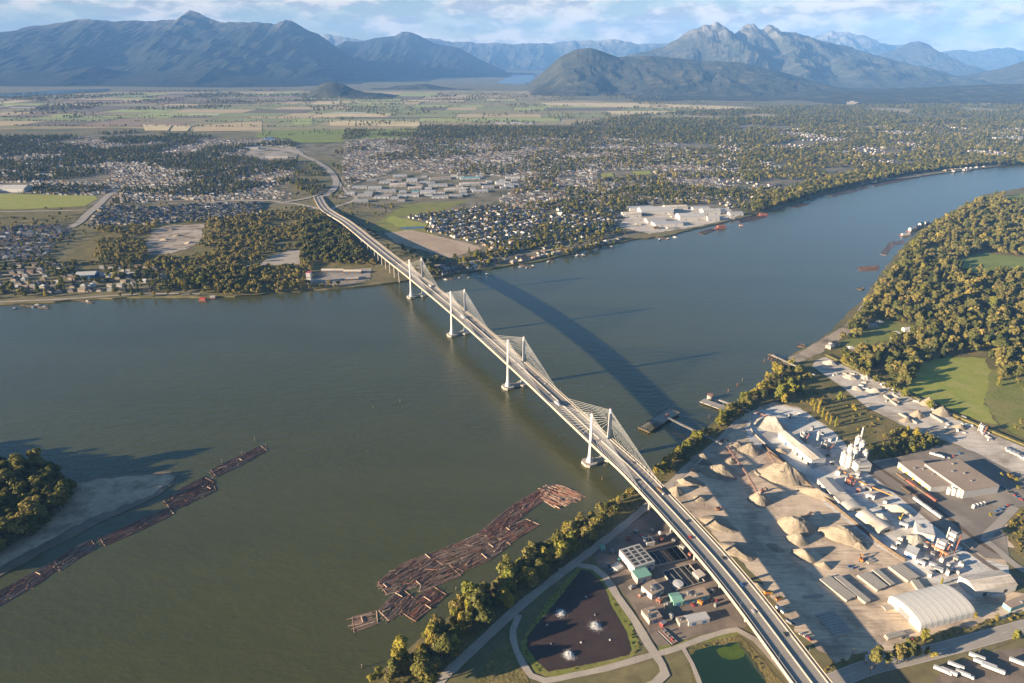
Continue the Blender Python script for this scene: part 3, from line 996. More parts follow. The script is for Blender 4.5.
def np_mesh(name, vs, fs, mats, mi=None):
    me = bpy.data.meshes.new(name)
    me.vertices.add(len(vs))
    me.vertices.foreach_set('co', np.asarray(vs, np.float32).ravel())
    fs = np.asarray(fs)
    nf = len(fs)
    me.loops.add(nf * 4)
    me.loops.foreach_set('vertex_index', fs.ravel().astype(np.int32))
    me.polygons.add(nf)
    me.polygons.foreach_set('loop_start', np.arange(0, nf * 4, 4, dtype=np.int32))
    for m in mats: me.materials.append(m)
    if mi is not None: me.polygons.foreach_set('material_index', np.asarray(mi, np.int32))
    me.update()
    me.validate()
    return me


OLIVES = [(0.0, (0.072, 0.086, 0.034)), (0.3, (0.100, 0.106, 0.042)), (0.55, (0.124, 0.122, 0.050)), (0.8, (0.150, 0.136, 0.058)), (1.0, (0.086, 0.104, 0.040))]
GOLDS = [(0.0, (0.120, 0.140, 0.034)), (0.5, (0.170, 0.165, 0.040)), (1.0, (0.215, 0.185, 0.048))]
DARKS = [(0.0, (0.044, 0.062, 0.028)), (0.5, (0.062, 0.080, 0.033)), (1.0, (0.090, 0.098, 0.040))]
DIM = [(0.0, (0.048, 0.060, 0.020)), (0.6, (0.070, 0.078, 0.026)), (1.0, (0.095, 0.092, 0.03))]
M['leaf_olive'] = leaf_mat('olive_leaves', OLIVES)
M['leaf_tan'] = leaf_mat('tan_leaves', [(0.0, (0.130, 0.128, 0.048)), (0.4, (0.172, 0.156, 0.060)), (0.75, (0.205, 0.176, 0.070)), (1.0, (0.148, 0.150, 0.054))])
M['leaf_gold'] = leaf_mat('golden_leaves', GOLDS)
M['leaf_dark'] = leaf_mat('dark_leaves', DIM, 0.15)
M['needles'] = leaf_mat('conifer_needles', DARKS, 0.1)
M['leaf_scrub'] = leaf_mat('scrub_leaves', [(0.0, (0.09, 0.095, 0.028)), (0.5, (0.15, 0.13, 0.04)), (1.0, (0.19, 0.155, 0.05))], 0.2)


def blobs_for(kind, rs):
    out = []
    if kind == 'round':
        H, W = 17, 6.2
        out.append((0, 0, H * 0.60, 4.6, 0.95))
        for i in range(13):
            a = rs.random() * 6.28
            z = 0.32 + 0.62 * rs.random()
            r = W * 0.72 * math.sqrt(max(0.08, 1 - ((z - 0.58) / 0.46) ** 2)) * (0.7 + 0.45 * rs.random())
            out.append((r * math.cos(a), r * math.sin(a), H * z, 1.9 + 1.3 * rs.random(), 0.85))
    elif kind == 'tall':
        H, W = 21, 4.6
        out.append((0, 0, H * 0.55, 3.2, 1.6))
        for i in range(15):
            a = rs.random() * 6.28
            z = 0.22 + 0.74 * rs.random()
            r = W * 0.75 * math.sqrt(max(0.06, 1 - ((z - 0.5) / 0.52) ** 2)) * (0.6 + 0.5 * rs.random())
            out.append((r * math.cos(a), r * math.sin(a), H * z, 1.5 + 1.2 * rs.random(), 1.0))
    elif kind == 'wide':
        H, W = 14, 7.6
        for i in range(15):
            a = rs.random() * 6.28
            z = 0.38 + 0.5 * rs.random()
            r = W * 0.8 * math.sqrt(rs.random()) 
            out.append((r * math.cos(a), r * math.sin(a), H * (z - 0.02 * r), 2.0 + 1.4 * rs.random(), 0.75))
    elif kind == 'poplar':
        H = 24
        for i in range(14):
            z = 0.12 + 0.82 * i / 13
            r = 2.3 * math.sqrt(max(0.1, 1 - ((z - 0.42) / 0.6) ** 2))
            a = rs.random() * 6.28
            out.append((0.8 * math.cos(a), 0.8 * math.sin(a), H * z, r * (0.8 + 0.3 * rs.random()), 1.3))
    elif kind == 'shrub':
        for i in range(7):
            a = rs.random() * 6.28
            r = 1.7 * math.sqrt(rs.random())
            out.append((r * math.cos(a), r * math.sin(a), 0.9 + 1.2 * rs.random(), 0.9 + 0.7 * rs.random(), 0.9))
    return out


def crown_mesh(name, kind, n, size, mt, seed):
    rs = np.random.RandomState(seed)
    if kind == 'conifer':
        H = 24.0
        k = n
        z = 0.08 + 0.92 * rs.random(k) ** 0.85
        rad = 4.3 * (1 - z) ** 0.85 * (0.55 + 0.5 * rs.random(k)) * (0.82 + 0.25 * np.sin(z * 55)) + 0.15
        a = rs.random(k) * 6.283
        d = np.stack([np.cos(a), np.sin(a), -0.35 + 0.2 * rs.random(k)], 1)
        c = np.stack([rad * np.cos(a), rad * np.sin(a), H * z], 1)
        tang = np.stack([-np.sin(a), np.cos(a), np.zeros(k)], 1) + rs.normal(size=(k, 3)) * 0.25
        s = size * (0.6 + 0.7 * rs.random(k)) * (0.5 + 0.6 * (1 - z))
        vs = np.stack([c + d * s[:, None] * 1.2, c + tang * s[:, None] * 0.8, c - d * s[:, None] * 1.1, c - tang * s[:, None] * 0.8], 1).reshape(-1, 3)
        return np_mesh(name, vs, np.arange(4 * k).reshape(-1, 4), [mt])
    vs, fs = leaf_quads(rs, blobs_for(kind, rs), n, size)
    return np_mesh(name, vs, fs, [mt])


def trunk_mesh(name, kind, seed):
    rs = random.Random(seed)
    b = MB()
    if kind == 'conifer':
        b.tube((0, 0, -0.5), (0, 0, 21), 0.42, 0.06, 6)
    elif kind == 'shrub':
        for i in range(4): b.tube((0, 0, -0.2), (rs.uniform(-.9, .9), rs.uniform(-.9, .9), 1.5), 0.09, 0.03, 5)
    else:
        H = {'round': 11, 'tall': 14, 'wide': 7.5, 'poplar': 20}[kind]
        b.tube((0, 0, -0.5), (0.2, 0.1, H * 0.45), 0.42, 0.32, 7)
        b.tube((0.2, 0.1, H * 0.45), (0, 0, H), 0.32, 0.1, 6)
        for i in range(6):
            a = i * 1.05 + rs.uniform(-.3, .3)
            z = H * rs.uniform(0.4, 0.75)
            L = {'round': 4.0, 'tall': 2.8, 'wide': 5.2, 'poplar': 1.4}[kind] * rs.uniform(.7, 1)
            b.tube((0.1, 0.05, z), (L * math.cos(a), L * math.sin(a), z + L * 0.75), 0.17, 0.05, 5)
    return b.mesh(name, M['bark'])


TREE_MESH = {}
for kind, mt, sd, tag_ in (('round', 'leaf_olive', 1, 'round'), ('round', 'leaf_olive', 2, 'round'), ('tall', 'leaf_olive', 3, 'tall'), ('wide', 'leaf_olive', 4, 'wide'), ('poplar', 'leaf_gold', 5, 'poplar'),
                           ('conifer', 'needles', 6, 'conifer'), ('conifer', 'needles', 7, 'conifer'), ('shrub', 'leaf_scrub', 8, 'shrub'), ('round', 'leaf_gold', 9, 'gold'), ('tall', 'leaf_gold', 10, 'gold'),
                           ('round', 'leaf_tan', 13, 'tan'), ('wide', 'leaf_tan', 14, 'tan'), ('round', 'leaf_dark', 11, 'dark'), ('wide', 'leaf_dark', 12, 'dark')):
    nn = {'conifer': 520, 'shrub': 160, 'poplar': 620}.get(kind, 950)
    sz = {'conifer': 1.35, 'shrub': 0.42, 'poplar': 0.75}.get(kind, 0.85)
    lo = {'conifer': 130, 'shrub': 50, 'poplar': 160}.get(kind, 220)
    TREE_MESH.setdefault(tag_, []).append((crown_mesh('crown', kind, nn, sz, M[mt], sd), trunk_mesh('trunk', kind, sd), crown_mesh('leaf_mass', kind, lo, sz * 1.9, M[mt], sd + 50)))
HEIGHT = {'round': 17, 'tall': 21, 'wide': 14, 'poplar': 24, 'conifer': 24, 'shrub': 2.5, 'gold': 18, 'dark': 16, 'tan': 15}
TREES = []   # (x, y, z, type, variant, scale, rot, zone)


def plant(x, y, z, typ, sc, zone, rng=random.Random(77)):
    TREES.append((x, y, z, typ, rng.randrange(len(TREE_MESH[typ])), sc * rng.choice((0.62, 0.8, 0.92, 1.0, 1.08, 1.2, 1.38)) * rng.uniform(0.92, 1.08), rng.uniform(0, 6.28), zone))


def excl_mask(px, polys):
    r = np.zeros(len(px), bool)
    for p in polys: r |= inside(px, p)
    return r


def scatter(zone, poly, spacing, types, scale, dens=1.0, nscale=0.0, thr=0.0, exclude=(), z=LZ, seed=1, clear_roads=True, zpick=None):
    """plants on a jittered world grid inside a photograph polygon"""
    rs = np.random.RandomState(seed)
    w = np.array([tuple(G(x, y, z))[:2] for x, y in poly])
    x0, y0, x1, y1 = w[:, 0].min(), w[:, 1].min(), w[:, 0].max(), w[:, 1].max()
    gx, gy = np.meshgrid(np.arange(x0, x1, spacing), np.arange(y0, y1, spacing))
    p = np.stack([gx.ravel(), gy.ravel()], 1)
    p = p + (rs.random(p.shape) - 0.5) * spacing * 0.95
    px, d = PIX(p, z)
    ok = inside(px, poly) & (px[:, 0] > -170) & (px[:, 0] < 1130) & (py_ok(px)) & (rs.random(len(p)) < dens)
    if exclude: ok &= ~excl_mask(px, exclude)
    p = p[ok]
    if clear_roads and len(p):
        bad = np.zeros(len(p), bool)
        for pts_, wd in ROADS:
            a = np.array(pts_)
            for i in range(0, len(a) - 1):
                s0, s1 = a[i], a[i + 1]
                v = s1 - s0
                t = np.clip(((p - s0) @ v) / max(1e-6, v @ v), 0, 1)
                bad |= np.hypot(*(p - s0 - t[:, None] * v).T) < wd * (0.5 if wd < 20 else 1.1) + 3
        p = p[~bad]
        p = p[edge_dist(p) > 21]
    names = list(types)
    pr = np.array([types[k] for k in names], float)
    pick = rs.choice(len(names), len(p), p=pr / pr.sum())
    n = 0
    for (x, y), k in zip(p, pick):
        if nscale and mnoise.noise((x / nscale, y / nscale, seed * 1.7)) < thr: continue
        plant(float(x), float(y), z, names[k], scale, zone)
        n += 1
    return n


def py_ok(px):
    return (px[:, 1] > 60) & (px[:, 1] < 760)
# ------------------------------------------------------------------ houses
ROOFS = {'dark grey': (0.095, 0.09, 0.088), 'slate blue': (0.13, 0.14, 0.155), 'pale grey': (0.34, 0.33, 0.32), 'brown': (0.17, 0.115, 0.08), 'white': (0.62, 0.61, 0.58), 'tan': (0.33, 0.25, 0.17)}
M['housewall'] = rand_mat('house_walls', [(0.38, 0.34, 0.28), (0.48, 0.46, 0.43), (0.26, 0.21, 0.16), (0.34, 0.34, 0.33), (0.42, 0.36, 0.28)])
HOUSE = []      # (roof name, walls mesh, roof mesh, whole mesh)
for rn, c in ROOFS.items():
    rm = plain(rn.replace(' ', '_') + '_roof', c, 0.75, 0.15)
    for shape in (0, 1):
        L, W = (13.5, 9.5) if shape == 0 else (12.0, 10.5)
        b = MB(); b.box(0, 0, -0.5, L, W, 5.5)
        if shape == 0: b.box(L * 0.38, -W * 0.62, -0.5, 6, 5, 3.6)
        wm = b.mesh('walls', M['housewall'])
        b2 = MB()
        (b2.gable if shape == 0 else b2.hip)(L, W, 5.02, 2.9, 0.5)
        if shape == 0:
            b2.add([(L * .38 - 3.4, -W * .62 - 2.9, 3.12), (L * .38 + 3.4, -W * .62 - 2.9, 3.12), (L * .38 + 3.4, -W * .5 - .02, 4.4), (L * .38 - 3.4, -W * .5 - .02, 4.4)], [(0, 1, 2, 3)])
        rf = b2.mesh('roof', rm)
        b3 = MB()
        b3.v, b3.f, b3.m = list(b.v), list(b.f), [0] * len(b.f)
        b3.add(b2.v, b2.f, 1)
        HOUSE.append((rn, wm, rf, b3.mesh('house', [M['housewall'], rm])))
STREETS = MB()
HOUSES = []     # x, y, rot, index, scale, zone
ROOFN = list(ROOFS)


def estate(zone, poly, d0, d1, row=24, street=32, step=15, weights=(2, 2, 2, 1, 1, 1), prob=0.9, seed=1, exclude=(), nscale=0, thr=0.0, scale=1.0):
    rs = random.Random(seed)
    a, c = G(*d0, LZ), G(*d1, LZ)
    th = math.atan2(c.y - a.y, c.x - a.x)
    ex, ey = Vector((math.cos(th), math.sin(th))), Vector((-math.sin(th), math.cos(th)))
    w = [G(x, y, LZ) for x, y in poly]
    us = [p.x * ex.x + p.y * ex.y for p in w]
    vs_ = [p.x * ey.x + p.y * ey.y for p in w]
    v = min(vs_)
    k = 0
    cand = []
    while v < max(vs_):
        u = min(us) + rs.uniform(0, step)
        while u < max(us):
            if rs.random() < prob:
                cand.append((u * ex.x + v * ey.x + rs.uniform(-1.5, 1.5), u * ex.y + v * ey.y + rs.uniform(-1.5, 1.5), k % 2))
            u += step * rs.uniform(0.92, 1.15)
        if k % 2 == 1:
            vc = v + street / 2
            u = min(us)
            while u < max(us):
                q = [(uu * ex.x + (vc + o) * ey.x, uu * ex.y + (vc + o) * ey.y) for uu, o in ((u, -3.5), (u + 20, -3.5), (u + 20, 3.5), (u, 3.5))]
                pq, _ = PIX(q, LZ)
                if inside(pq, poly).all() and not (exclude and excl_mask(pq, exclude).any()):
                    zz = LZ + 0.5 + math.hypot(*q[0]) * 2e-4
                    STREETS.add([(a_, b_, zz) for a_, b_ in q], [(0, 1, 2, 3)])
                u += 20
        v += row if k % 2 == 0 else street
        k += 1
    if not cand: return
    px, d = PIX([(q[0], q[1]) for q in cand], LZ)
    ok = inside(px, poly) & (px[:, 0] > -60) & (px[:, 0] < 1085)
    if exclude: ok &= ~excl_mask(px, exclude)
    xy = np.array([(q[0], q[1]) for q in cand])
    for pts_, wd in ROADS:
        aa = np.array(pts_)
        for i in range(0, len(aa) - 1):
            s0, s1 = aa[i], aa[i + 1]
            vv = s1 - s0
            t = np.clip(((xy - s0) @ vv) / max(1e-6, vv @ vv), 0, 1)
            ok &= np.hypot(*(xy - s0 - t[:, None] * vv).T) > wd / 2 + 8
    ok &= edge_dist(xy) > 32
    for q, o in zip(cand, ok):
        if not o: continue
        if nscale and mnoise.noise((q[0] / nscale, q[1] / nscale, seed * 2.3)) < thr: continue
        r = rs.choices(range(6), weights)[0]
        HOUSES.append((q[0], q[1], th + (math.pi if q[2] else 0) + rs.choice((0, 0, 0, math.pi / 2)) + rs.uniform(-.06, .06), r * 2 + rs.randrange(2), scale * rs.uniform(.85, 1.15), zone))


FIELDX = [[(-60, 210), (-60, 194), (10, 194), (98, 196), (98, 199), (85, 207), (30, 211), (-60, 212)], [(384, 233), (412, 229), (478, 245), (484, 250), (450, 259), (390, 243)],
          [(345, 203), (352, 184), (395, 172), (495, 176), (530, 182), (500, 197), (430, 201), (390, 206)], [(614, 227), (630, 212), (640, 205), (705, 206), (752, 212), (745, 222), (700, 228), (640, 238)],
          [(148, 256), (143, 247), (150, 231), (165, 225), (205, 223), (204, 240), (192, 250), (172, 256)], [(242, 155), (255, 145), (302, 149), (297, 161), (262, 162)],
          [(0, 194), (0, 183), (32, 183), (32, 194)], [(368, 230), (398, 205), (470, 199), (440, 212), (398, 217), (404, 226), (388, 232)], [(76, 279), (76, 266), (102, 266), (102, 279)],
          [(310, 288), (312, 262), (375, 266), (370, 284)], [(598, 179), (598, 171), (655, 169), (655, 177)], [(256, 268), (270, 254), (302, 248), (302, 266)], [(380, 222), (392, 213), (430, 223), (425, 231)]]

estate('in the dark estate left of the slip roads', [(88, 226), (100, 208), (160, 206), (262, 203), (262, 214), (205, 220), (150, 224)], (120, 226), (160, 208), 15, 24, 14, (6, 6, 0.3, 1.4, .1, .2), .97, 11, FIELDX)
estate('in the left-edge estate below the waste ground', [(-60, 262), (-60, 228), (60, 226), (72, 230), (40, 262)], (0, 250), (60, 246), 18, 30, 14, (4, 4, 1.6, 2, .4, .7), .93, 12, FIELDX)
estate('by the river road at left', [(-60, 298), (-60, 268), (60, 264), (120, 268), (165, 258), (170, 268), (160, 290), (100, 294)], (0, 290), (100, 288), 26, 34, 20, (3, 2, 2.5, 2, 1, 1), .6, 13, FIELDX)
estate('in the estate behind the ploughed field', [(392, 217), (440, 213), (500, 205), (540, 214), (545, 228), (490, 247), (478, 243), (410, 227)], (490, 240), (560, 226), 18, 30, 13.5, (3, 3.5, 2.5, 1.6, 1.2, 1), .95, 14, FIELDX)
estate('between ploughed field and waterfront mill', [(482, 250), (545, 228), (560, 205), (610, 210), (622, 216), (612, 232), (560, 246), (500, 257)], (520, 248), (600, 226), 20, 32, 14, (3, 3, 2.5, 2, 1.2, 1.2), .9, 15, FIELDX)
estate('on the waterfront strip beside the bridge', [(425, 274), (440, 264), (500, 259), (560, 248), (618, 236), (625, 240), (560, 256), (500, 266), (450, 275)], (480, 268), (600, 242), 22, 28, 17, (3, 2, 2.5, 2, 1.6, 1.4), .85, 16, FIELDX)
estate('among the trees of the middle town', [(340, 200), (345, 140), (640, 132), (720, 160), (720, 200), (620, 206), (560, 205), (540, 214), (500, 203), (505, 180), (395, 170)], (400, 160), (520, 158), 24, 36, 16, (3, 2.5, 2.2, 2.5, .9, 2), .85, 17, FIELDX, 260, -0.6)
estate('among the conifers of the upper left town', [(-60, 202), (-60, 140), (120, 138), (290, 140), (300, 150), (290, 200), (100, 204), (110, 194)], (100, 180), (200, 179), 24, 36, 17, (3, 2.5, 2.2, 2, .9, 1.4), .8, 18, FIELDX, 300, -0.2)
estate('in the clearings of the far right town', [(720, 212), (720, 130), (1085, 122), (1085, 158), (1000, 166), (850, 186)], (800, 180), (900, 170), 30, 40, 20, (2, 1.5, 2.4, 2.4, 1.2, 2.2), .62, 19, (), 300, -0.15)

tag(STREETS.build('streets', M['lot']), 'parallel residential streets between the rows of houses', 'streets', kind='structure')
# ------------------------------------------------------------------ bigger buildings
def block(name, label, cat, xy, rz, L, W, h, kind='flat', wall='sheet_white', roof='sheet_grey', rise=None, doors=0, vents=0, windows=0, group=None, z=LZ, sky=None, seed=0, doormat='blue'):
    rs = random.Random(int(xy[0] * 7 + xy[1] * 13) + seed)
    root = empty(name, label, cat, (xy[0], xy[1], z), rz, group)
    b = MB()
    if kind == 'barrel':
        b.barrel(L, W, -0.3, h, 0, 12, wall=(rise or 0))
        b.build('shell', M[roof], root)
        b = MB(); b.box(-L / 2 - 0.12, 0, 0, 0.2, W * 0.4, h * 0.55); b.build('door', M[wall], root)
        return root
    b.box(0, 0, -0.5, L, W, h + 0.5)
    b.build('walls', M[wall], root)
    b = MB()
    if kind == 'flat':
        b.box(0, 0, h + 0.003, L + 0.4, W + 0.4, 0.5)
    else:
        (b.gable if kind == 'gable' else b.hip)(L, W, h + 0.003, rise or W * 0.16, 0.6)
    r = b.build('roof', M[roof], root)
    for i in range(vents):
        v = MB(); vx, vy = rs.uniform(-.38, .38) * L, rs.uniform(-.3, .3) * W
        zz = h + 0.5 if kind == 'flat' else h + (rise or W * .16) * (1 - abs(vy) / (W / 2 + .6)) - 0.3
        v.box(vx, vy, zz, rs.uniform(1.8, 3.4), rs.uniform(1.5, 2.6), 1.3); v.build('roof_vent', M['steel'], r)
    for i in range(doors):
        d = MB(); x = (-0.5 + (i + 0.5) / doors) * L
        d.box(x, -W / 2 - 0.06, 0, min(4.0, L / doors * .5), 0.14, min(4.2, h * .65)); d.build('door', M[doormat], root)
    if windows:
        for s in (-1, 1):
            d = MB(); d.box(0, s * (W / 2 + 0.04), h * 0.55, L * 0.86, 0.1, min(1.2, h * .22)); d.build('window', M['glass'], root)
    if sky:
        d = MB()
        nx, ny = sky
        for i in range(nx):
            for j in range(ny):
                d.box((-.5 + (i + .5) / nx) * L * .94, (-.5 + (j + .5) / ny) * W * .9, h + 0.51, L / nx * .62, W / ny * .66, 0.12)
        d.build('roof_hatch', M['darkmetal'], r)
    return root


def nb(name, label, cat, px, py, L, W, h, rot=0.0, **k):
    p = G(px, py, LZ)
    return block(name, label, cat, (p.x, p.y), R(rot), L, W, h, **k)


ROOFW = [('sheet_white', 'white'), ('sheet_grey', 'grey'), ('roof_brown', 'brown'), ('precast', 'cream'), ('teal', 'teal')]
spots = [(360, 188, 80, 40), (375, 189, 70, 50), (388, 192, 80, 36), (365, 196, 70, 34), (382, 198, 74, 36), (362, 202, 60, 28), (395, 199, 40, 34), (402, 197, 44, 40), (398, 186, 90, 60), (415, 189, 70, 44),
         (412, 181, 60, 60), (400, 177, 80, 40), (428, 193, 80, 40), (412, 196.5, 70, 34), (440, 198, 80, 30), (438, 186, 100, 44), (440, 179, 120, 46), (455, 190, 110, 44), (470, 185, 110, 40), (470, 179, 110, 36),
         (480, 192, 80, 34), (488, 188, 60, 40), (500, 184, 50, 60), (509, 187, 46, 50), (515, 178, 110, 36), (350, 194, 50, 30), (425, 183, 60, 40), (456, 197, 60, 26), (385, 183, 60, 40), (372, 181, 50, 34)]
rs = random.Random(9)
ri = random.Random(14)
IND = [(352, 190), (395, 174), (495, 177), (524, 183), (498, 194), (430, 198.5), (392, 203)]
while len(spots) < 62:
    x, y = ri.uniform(350, 525), ri.uniform(174, 202)
    if inside([(x, y)], IND)[0] and min(math.hypot(x - q[0], (y - q[1]) * 2.2) for q in spots) > 6: spots.append((x, y, ri.uniform(26, 52), ri.uniform(20, 36)))
for i, (x, y, L, W) in enumerate(spots):
    rf, rname = ROOFW[rs.choices(range(5), (3, 3, 2.2, 2.5, .35))[0]]
    nb('warehouse', '%s-roofed warehouse in the industrial estate right of the road bend' % rname, 'warehouse', x, y, L * .74, W * .95, rs.uniform(5.5, 8), 8 + rs.uniform(-4, 4), roof=rf, wall=rs.choice(('sheet_white', 'concrete', 'sheet_grey')), vents=2, doors=3, group='%s warehouses of the industrial estate' % rname)
for i, (x, y, L, W, h, rf, lab) in enumerate((
    (641, 210, 90, 40, 10, 'sheet_white', 'long cream mill shed at the upper left of the waterfront mill'), (655, 213, 110, 50, 12, 'sheet_white', 'largest white mill shed of the waterfront mill'),
    (690, 219, 85, 44, 13, 'sheet_white', 'tall white-walled mill building nearest the water'), (667, 225, 90, 40, 8, 'sheet_white', 'white mill roof beside the dark trees at the left of the mill'),
    (655, 222, 60, 40, 7, 'sheet_grey', 'grey mill roof between the two white mill roofs'), (710, 214, 60, 30, 14, 'sheet_white', 'white block in the middle of the mill'),
    (722, 213, 50, 30, 12, 'sheet_white', 'white block right of the mill centre'), (735, 215, 46, 26, 8, 'sheet_grey', 'grey shed at the right end of the mill'),
    (675, 209, 80, 30, 9, 'precast', 'cream shed along the upper road of the mill'), (700, 209.5, 60, 26, 8, 'sheet_white', 'white shed at the top of the mill'),
    (631, 216, 60, 34, 8, 'precast', 'cream shed at the left end of the mill'), (712, 220, 40, 24, 11, 'sheet_white', 'white shed behind the moored red barge'))):
    nb('mill_shed', lab, 'mill building', x, y, L, W, h, 8, roof=rf, wall='sheet_white', vents=2, doors=2, kind='gable' if i % 3 else 'flat')
rm = random.Random(23)
k_ = 0
MILL = [(622, 225), (632, 213), (642, 207), (700, 208), (735, 215), (700, 224), (650, 232)]
while k_ < 22:
    x, y = rm.uniform(622, 736), rm.uniform(207, 231)
    if not inside([(x, y)], MILL)[0]: continue
    k_ += 1
    nb('lumber_stack', '%s lumber stack on the paved yard between the mill halls' % ('pale', 'brown')[k_ % 2], 'lumber stack', x, y, rm.uniform(14, 34), rm.uniform(9, 18), rm.uniform(2.5, 5), rm.choice((8, 98)) + rm.uniform(-5, 5), roof=('precast', 'timber')[k_ % 2], wall=('sheet_grey', 'timber')[k_ % 2], group='%s lumber stacks of the waterfront mill' % (('pale', 'brown')[k_ % 2]))
nb('hangar', 'long white-roofed hall at the left edge above the playing field', 'hall', 12, 191, 130, 60, 14, 2, roof='sheet_white', wall='sheet_white', kind='gable', doors=3)
nb('boat_shed', 'blue-white roofed boat shed in the riverside yard on the left', 'shed', 88, 277, 42, 30, 9, 10, roof='sheet_white', wall='blue', kind='gable', doors=2)
nb('boat_shed', 'low grey shed right of the blue-walled boat shed', 'shed', 110, 276, 36, 20, 6, 8, roof='sheet_grey', wall='concrete', kind='gable', doors=2)
nb('boat_shed', 'white-roofed shed among cars in the riverside yard', 'shed', 133, 275, 34, 16, 6, 5, roof='sheet_white', wall='sheet_white', kind='gable', doors=2)
nb('mill_tower', 'narrow white tower with a red cap by the river left of the bridge', 'tower', 310, 283, 10, 14, 26, 0, roof='red', wall='sheet_white', windows=1)
nb('storage_shed', 'long pale-roofed shed, the left one of two by the river below the viaduct', 'shed', 333, 272, 52, 14, 6, 0, roof='precast', wall='timber', kind='gable', doors=4)
nb('storage_shed', 'long pale-roofed shed, the right one of two by the river below the viaduct', 'shed', 353, 273, 42, 14, 6, -2, roof='precast', wall='timber', kind='gable', doors=3)
nb('lumber_shed', 'white-topped lumber shed beside the viaduct piers', 'shed', 352, 280, 30, 10, 5, 10, roof='sheet_white', wall='timber', kind='gable')
nb('school', 'long white-roofed school block among conifers at upper left', 'school', 50, 176, 110, 24, 9, 2, roof='sheet_white', wall='concrete', windows=1)
nb('store', 'low pale store roof beside the parking lot and road junction', 'store', 252, 149, 80, 40, 9, 4, roof='sheet_grey', wall='concrete', vents=3)
nb('store', 'pale row of shops along the lower edge of the parking lot', 'store', 276, 158, 130, 22, 7, 2, roof='sheet_white', wall='concrete', vents=3)
nb('greenhouse', 'long white greenhouse on the plain above the town belt', 'greenhouse', 512, 123, 320, 110, 4, 0, rise=2.0, roof='sheet_white', wall='sheet_white', kind='gable')
nb('greenhouse', 'pale greenhouse strip at the left of the plain', 'greenhouse', 205, 114.5, 260, 60, 4, 0, rise=2.0, roof='sheet_white', wall='sheet_white', kind='gable')
nb('greenhouse', 'pale greenhouse right of the hedged crossroads on the plain', 'greenhouse', 350, 113, 300, 70, 4, 0, rise=2.0, roof='sheet_white', wall='sheet_white', kind='gable')
nb('greenhouse', 'pale greenhouse in the left farmland near the tributary', 'greenhouse', 25, 108, 260, 80, 4, 0, rise=2.0, roof='sheet_white', wall='sheet_white', kind='gable')
nb('store', 'long green-roofed store in the middle of the town', 'store', 452, 150.5, 110, 30, 8, 2, roof='green_sheet', wall='concrete')
nb('store', 'white hall in the town left of the long green roof', 'store', 443, 146, 60, 30, 9, 2, roof='sheet_white', wall='concrete')
nb('store', 'large white store in the far right town', 'store', 998, 134, 130, 60, 12, 4, roof='sheet_white', wall='sheet_white', vents=2)
nb('store', 'lower white store in the far right town near the frame edge', 'store', 1005, 139, 150, 50, 10, 4, roof='sheet_white', wall='sheet_white', vents=2)
nb('store', 'cream store left of the large white store on the right', 'store', 982, 131, 80, 40, 10, 2, roof='precast', wall='sheet_white')
nb('school', 'long pink-brown school roof in the right town', 'school', 865, 133, 190, 40, 9, 2, roof='precast', wall='concrete')
nb('school', 'pale school roof above the bend of the river on the right', 'school', 890, 148, 110, 40, 9, 2, roof='precast', wall='concrete')
nb('school', 'white school roof left of the pale school on the right', 'school', 842, 153, 90, 36, 9, 2, roof='sheet_white', wall='concrete')
from mathutils.bvhtree import BVHTree
hills = [o for o in SC.objects if o.name.startswith('mountain')]
trees_ = [BVHTree.FromPolygons([v.co for v in o.data.vertices], [tuple(p.vertices) for p in o.data.polygons]) for o in hills]


def drape(name, px, mt, label, cat, nx=16, ny=6):
    x0, x1 = min(p[0] for p in px), max(p[0] for p in px)
    y0, y1 = min(p[1] for p in px), max(p[1] for p in px)
    b = MB()
    P = {}
    for i in range(nx + 1):
        for j in range(ny + 1):
            x, y = x0 + (x1 - x0) * i / nx, y0 + (y1 - y0) * j / ny
            d = Vector(ray(x, y)).normalized()
            best = None
            for t in trees_:
                h = t.ray_cast(Vector((0, 0, CAMH)), d)
                if h[0] is not None and (best is None or h[3] < best[1]): best = (h[0], h[3])
            P[i, j] = (best[0] - d * 12 + Vector((0, 0, 2))) if best else None
    for i in range(nx):
        for j in range(ny):
            q = [P[i, j], P[i + 1, j], P[i + 1, j + 1], P[i, j + 1]]
            c = (x0 + (x1 - x0) * (i + .5) / nx, y0 + (y1 - y0) * (j + .5) / ny)
            if None not in q and inside([c], px)[0]: b.add(q, [(3, 2, 1, 0)])
    if b.f: return tag(b.build(name, mt), label, cat, kind='structure')


drape('gravel_pit', [(938, 106.5), (947, 105), (955, 103.5), (965, 105), (975, 104), (990, 103.5), (989, 107), (980, 109), (962, 108.5), (945, 109)], M['sand'], 'pale gravel pit in the woods at the foot of the right mountain', 'gravel pit')
drape('clearing', [(845, 103), (852, 101), (858, 102), (855, 105), (848, 105.5)], M['sand'], 'small pale clearing left of the gravel pit on the mountain foot', 'clearing', 8, 4)

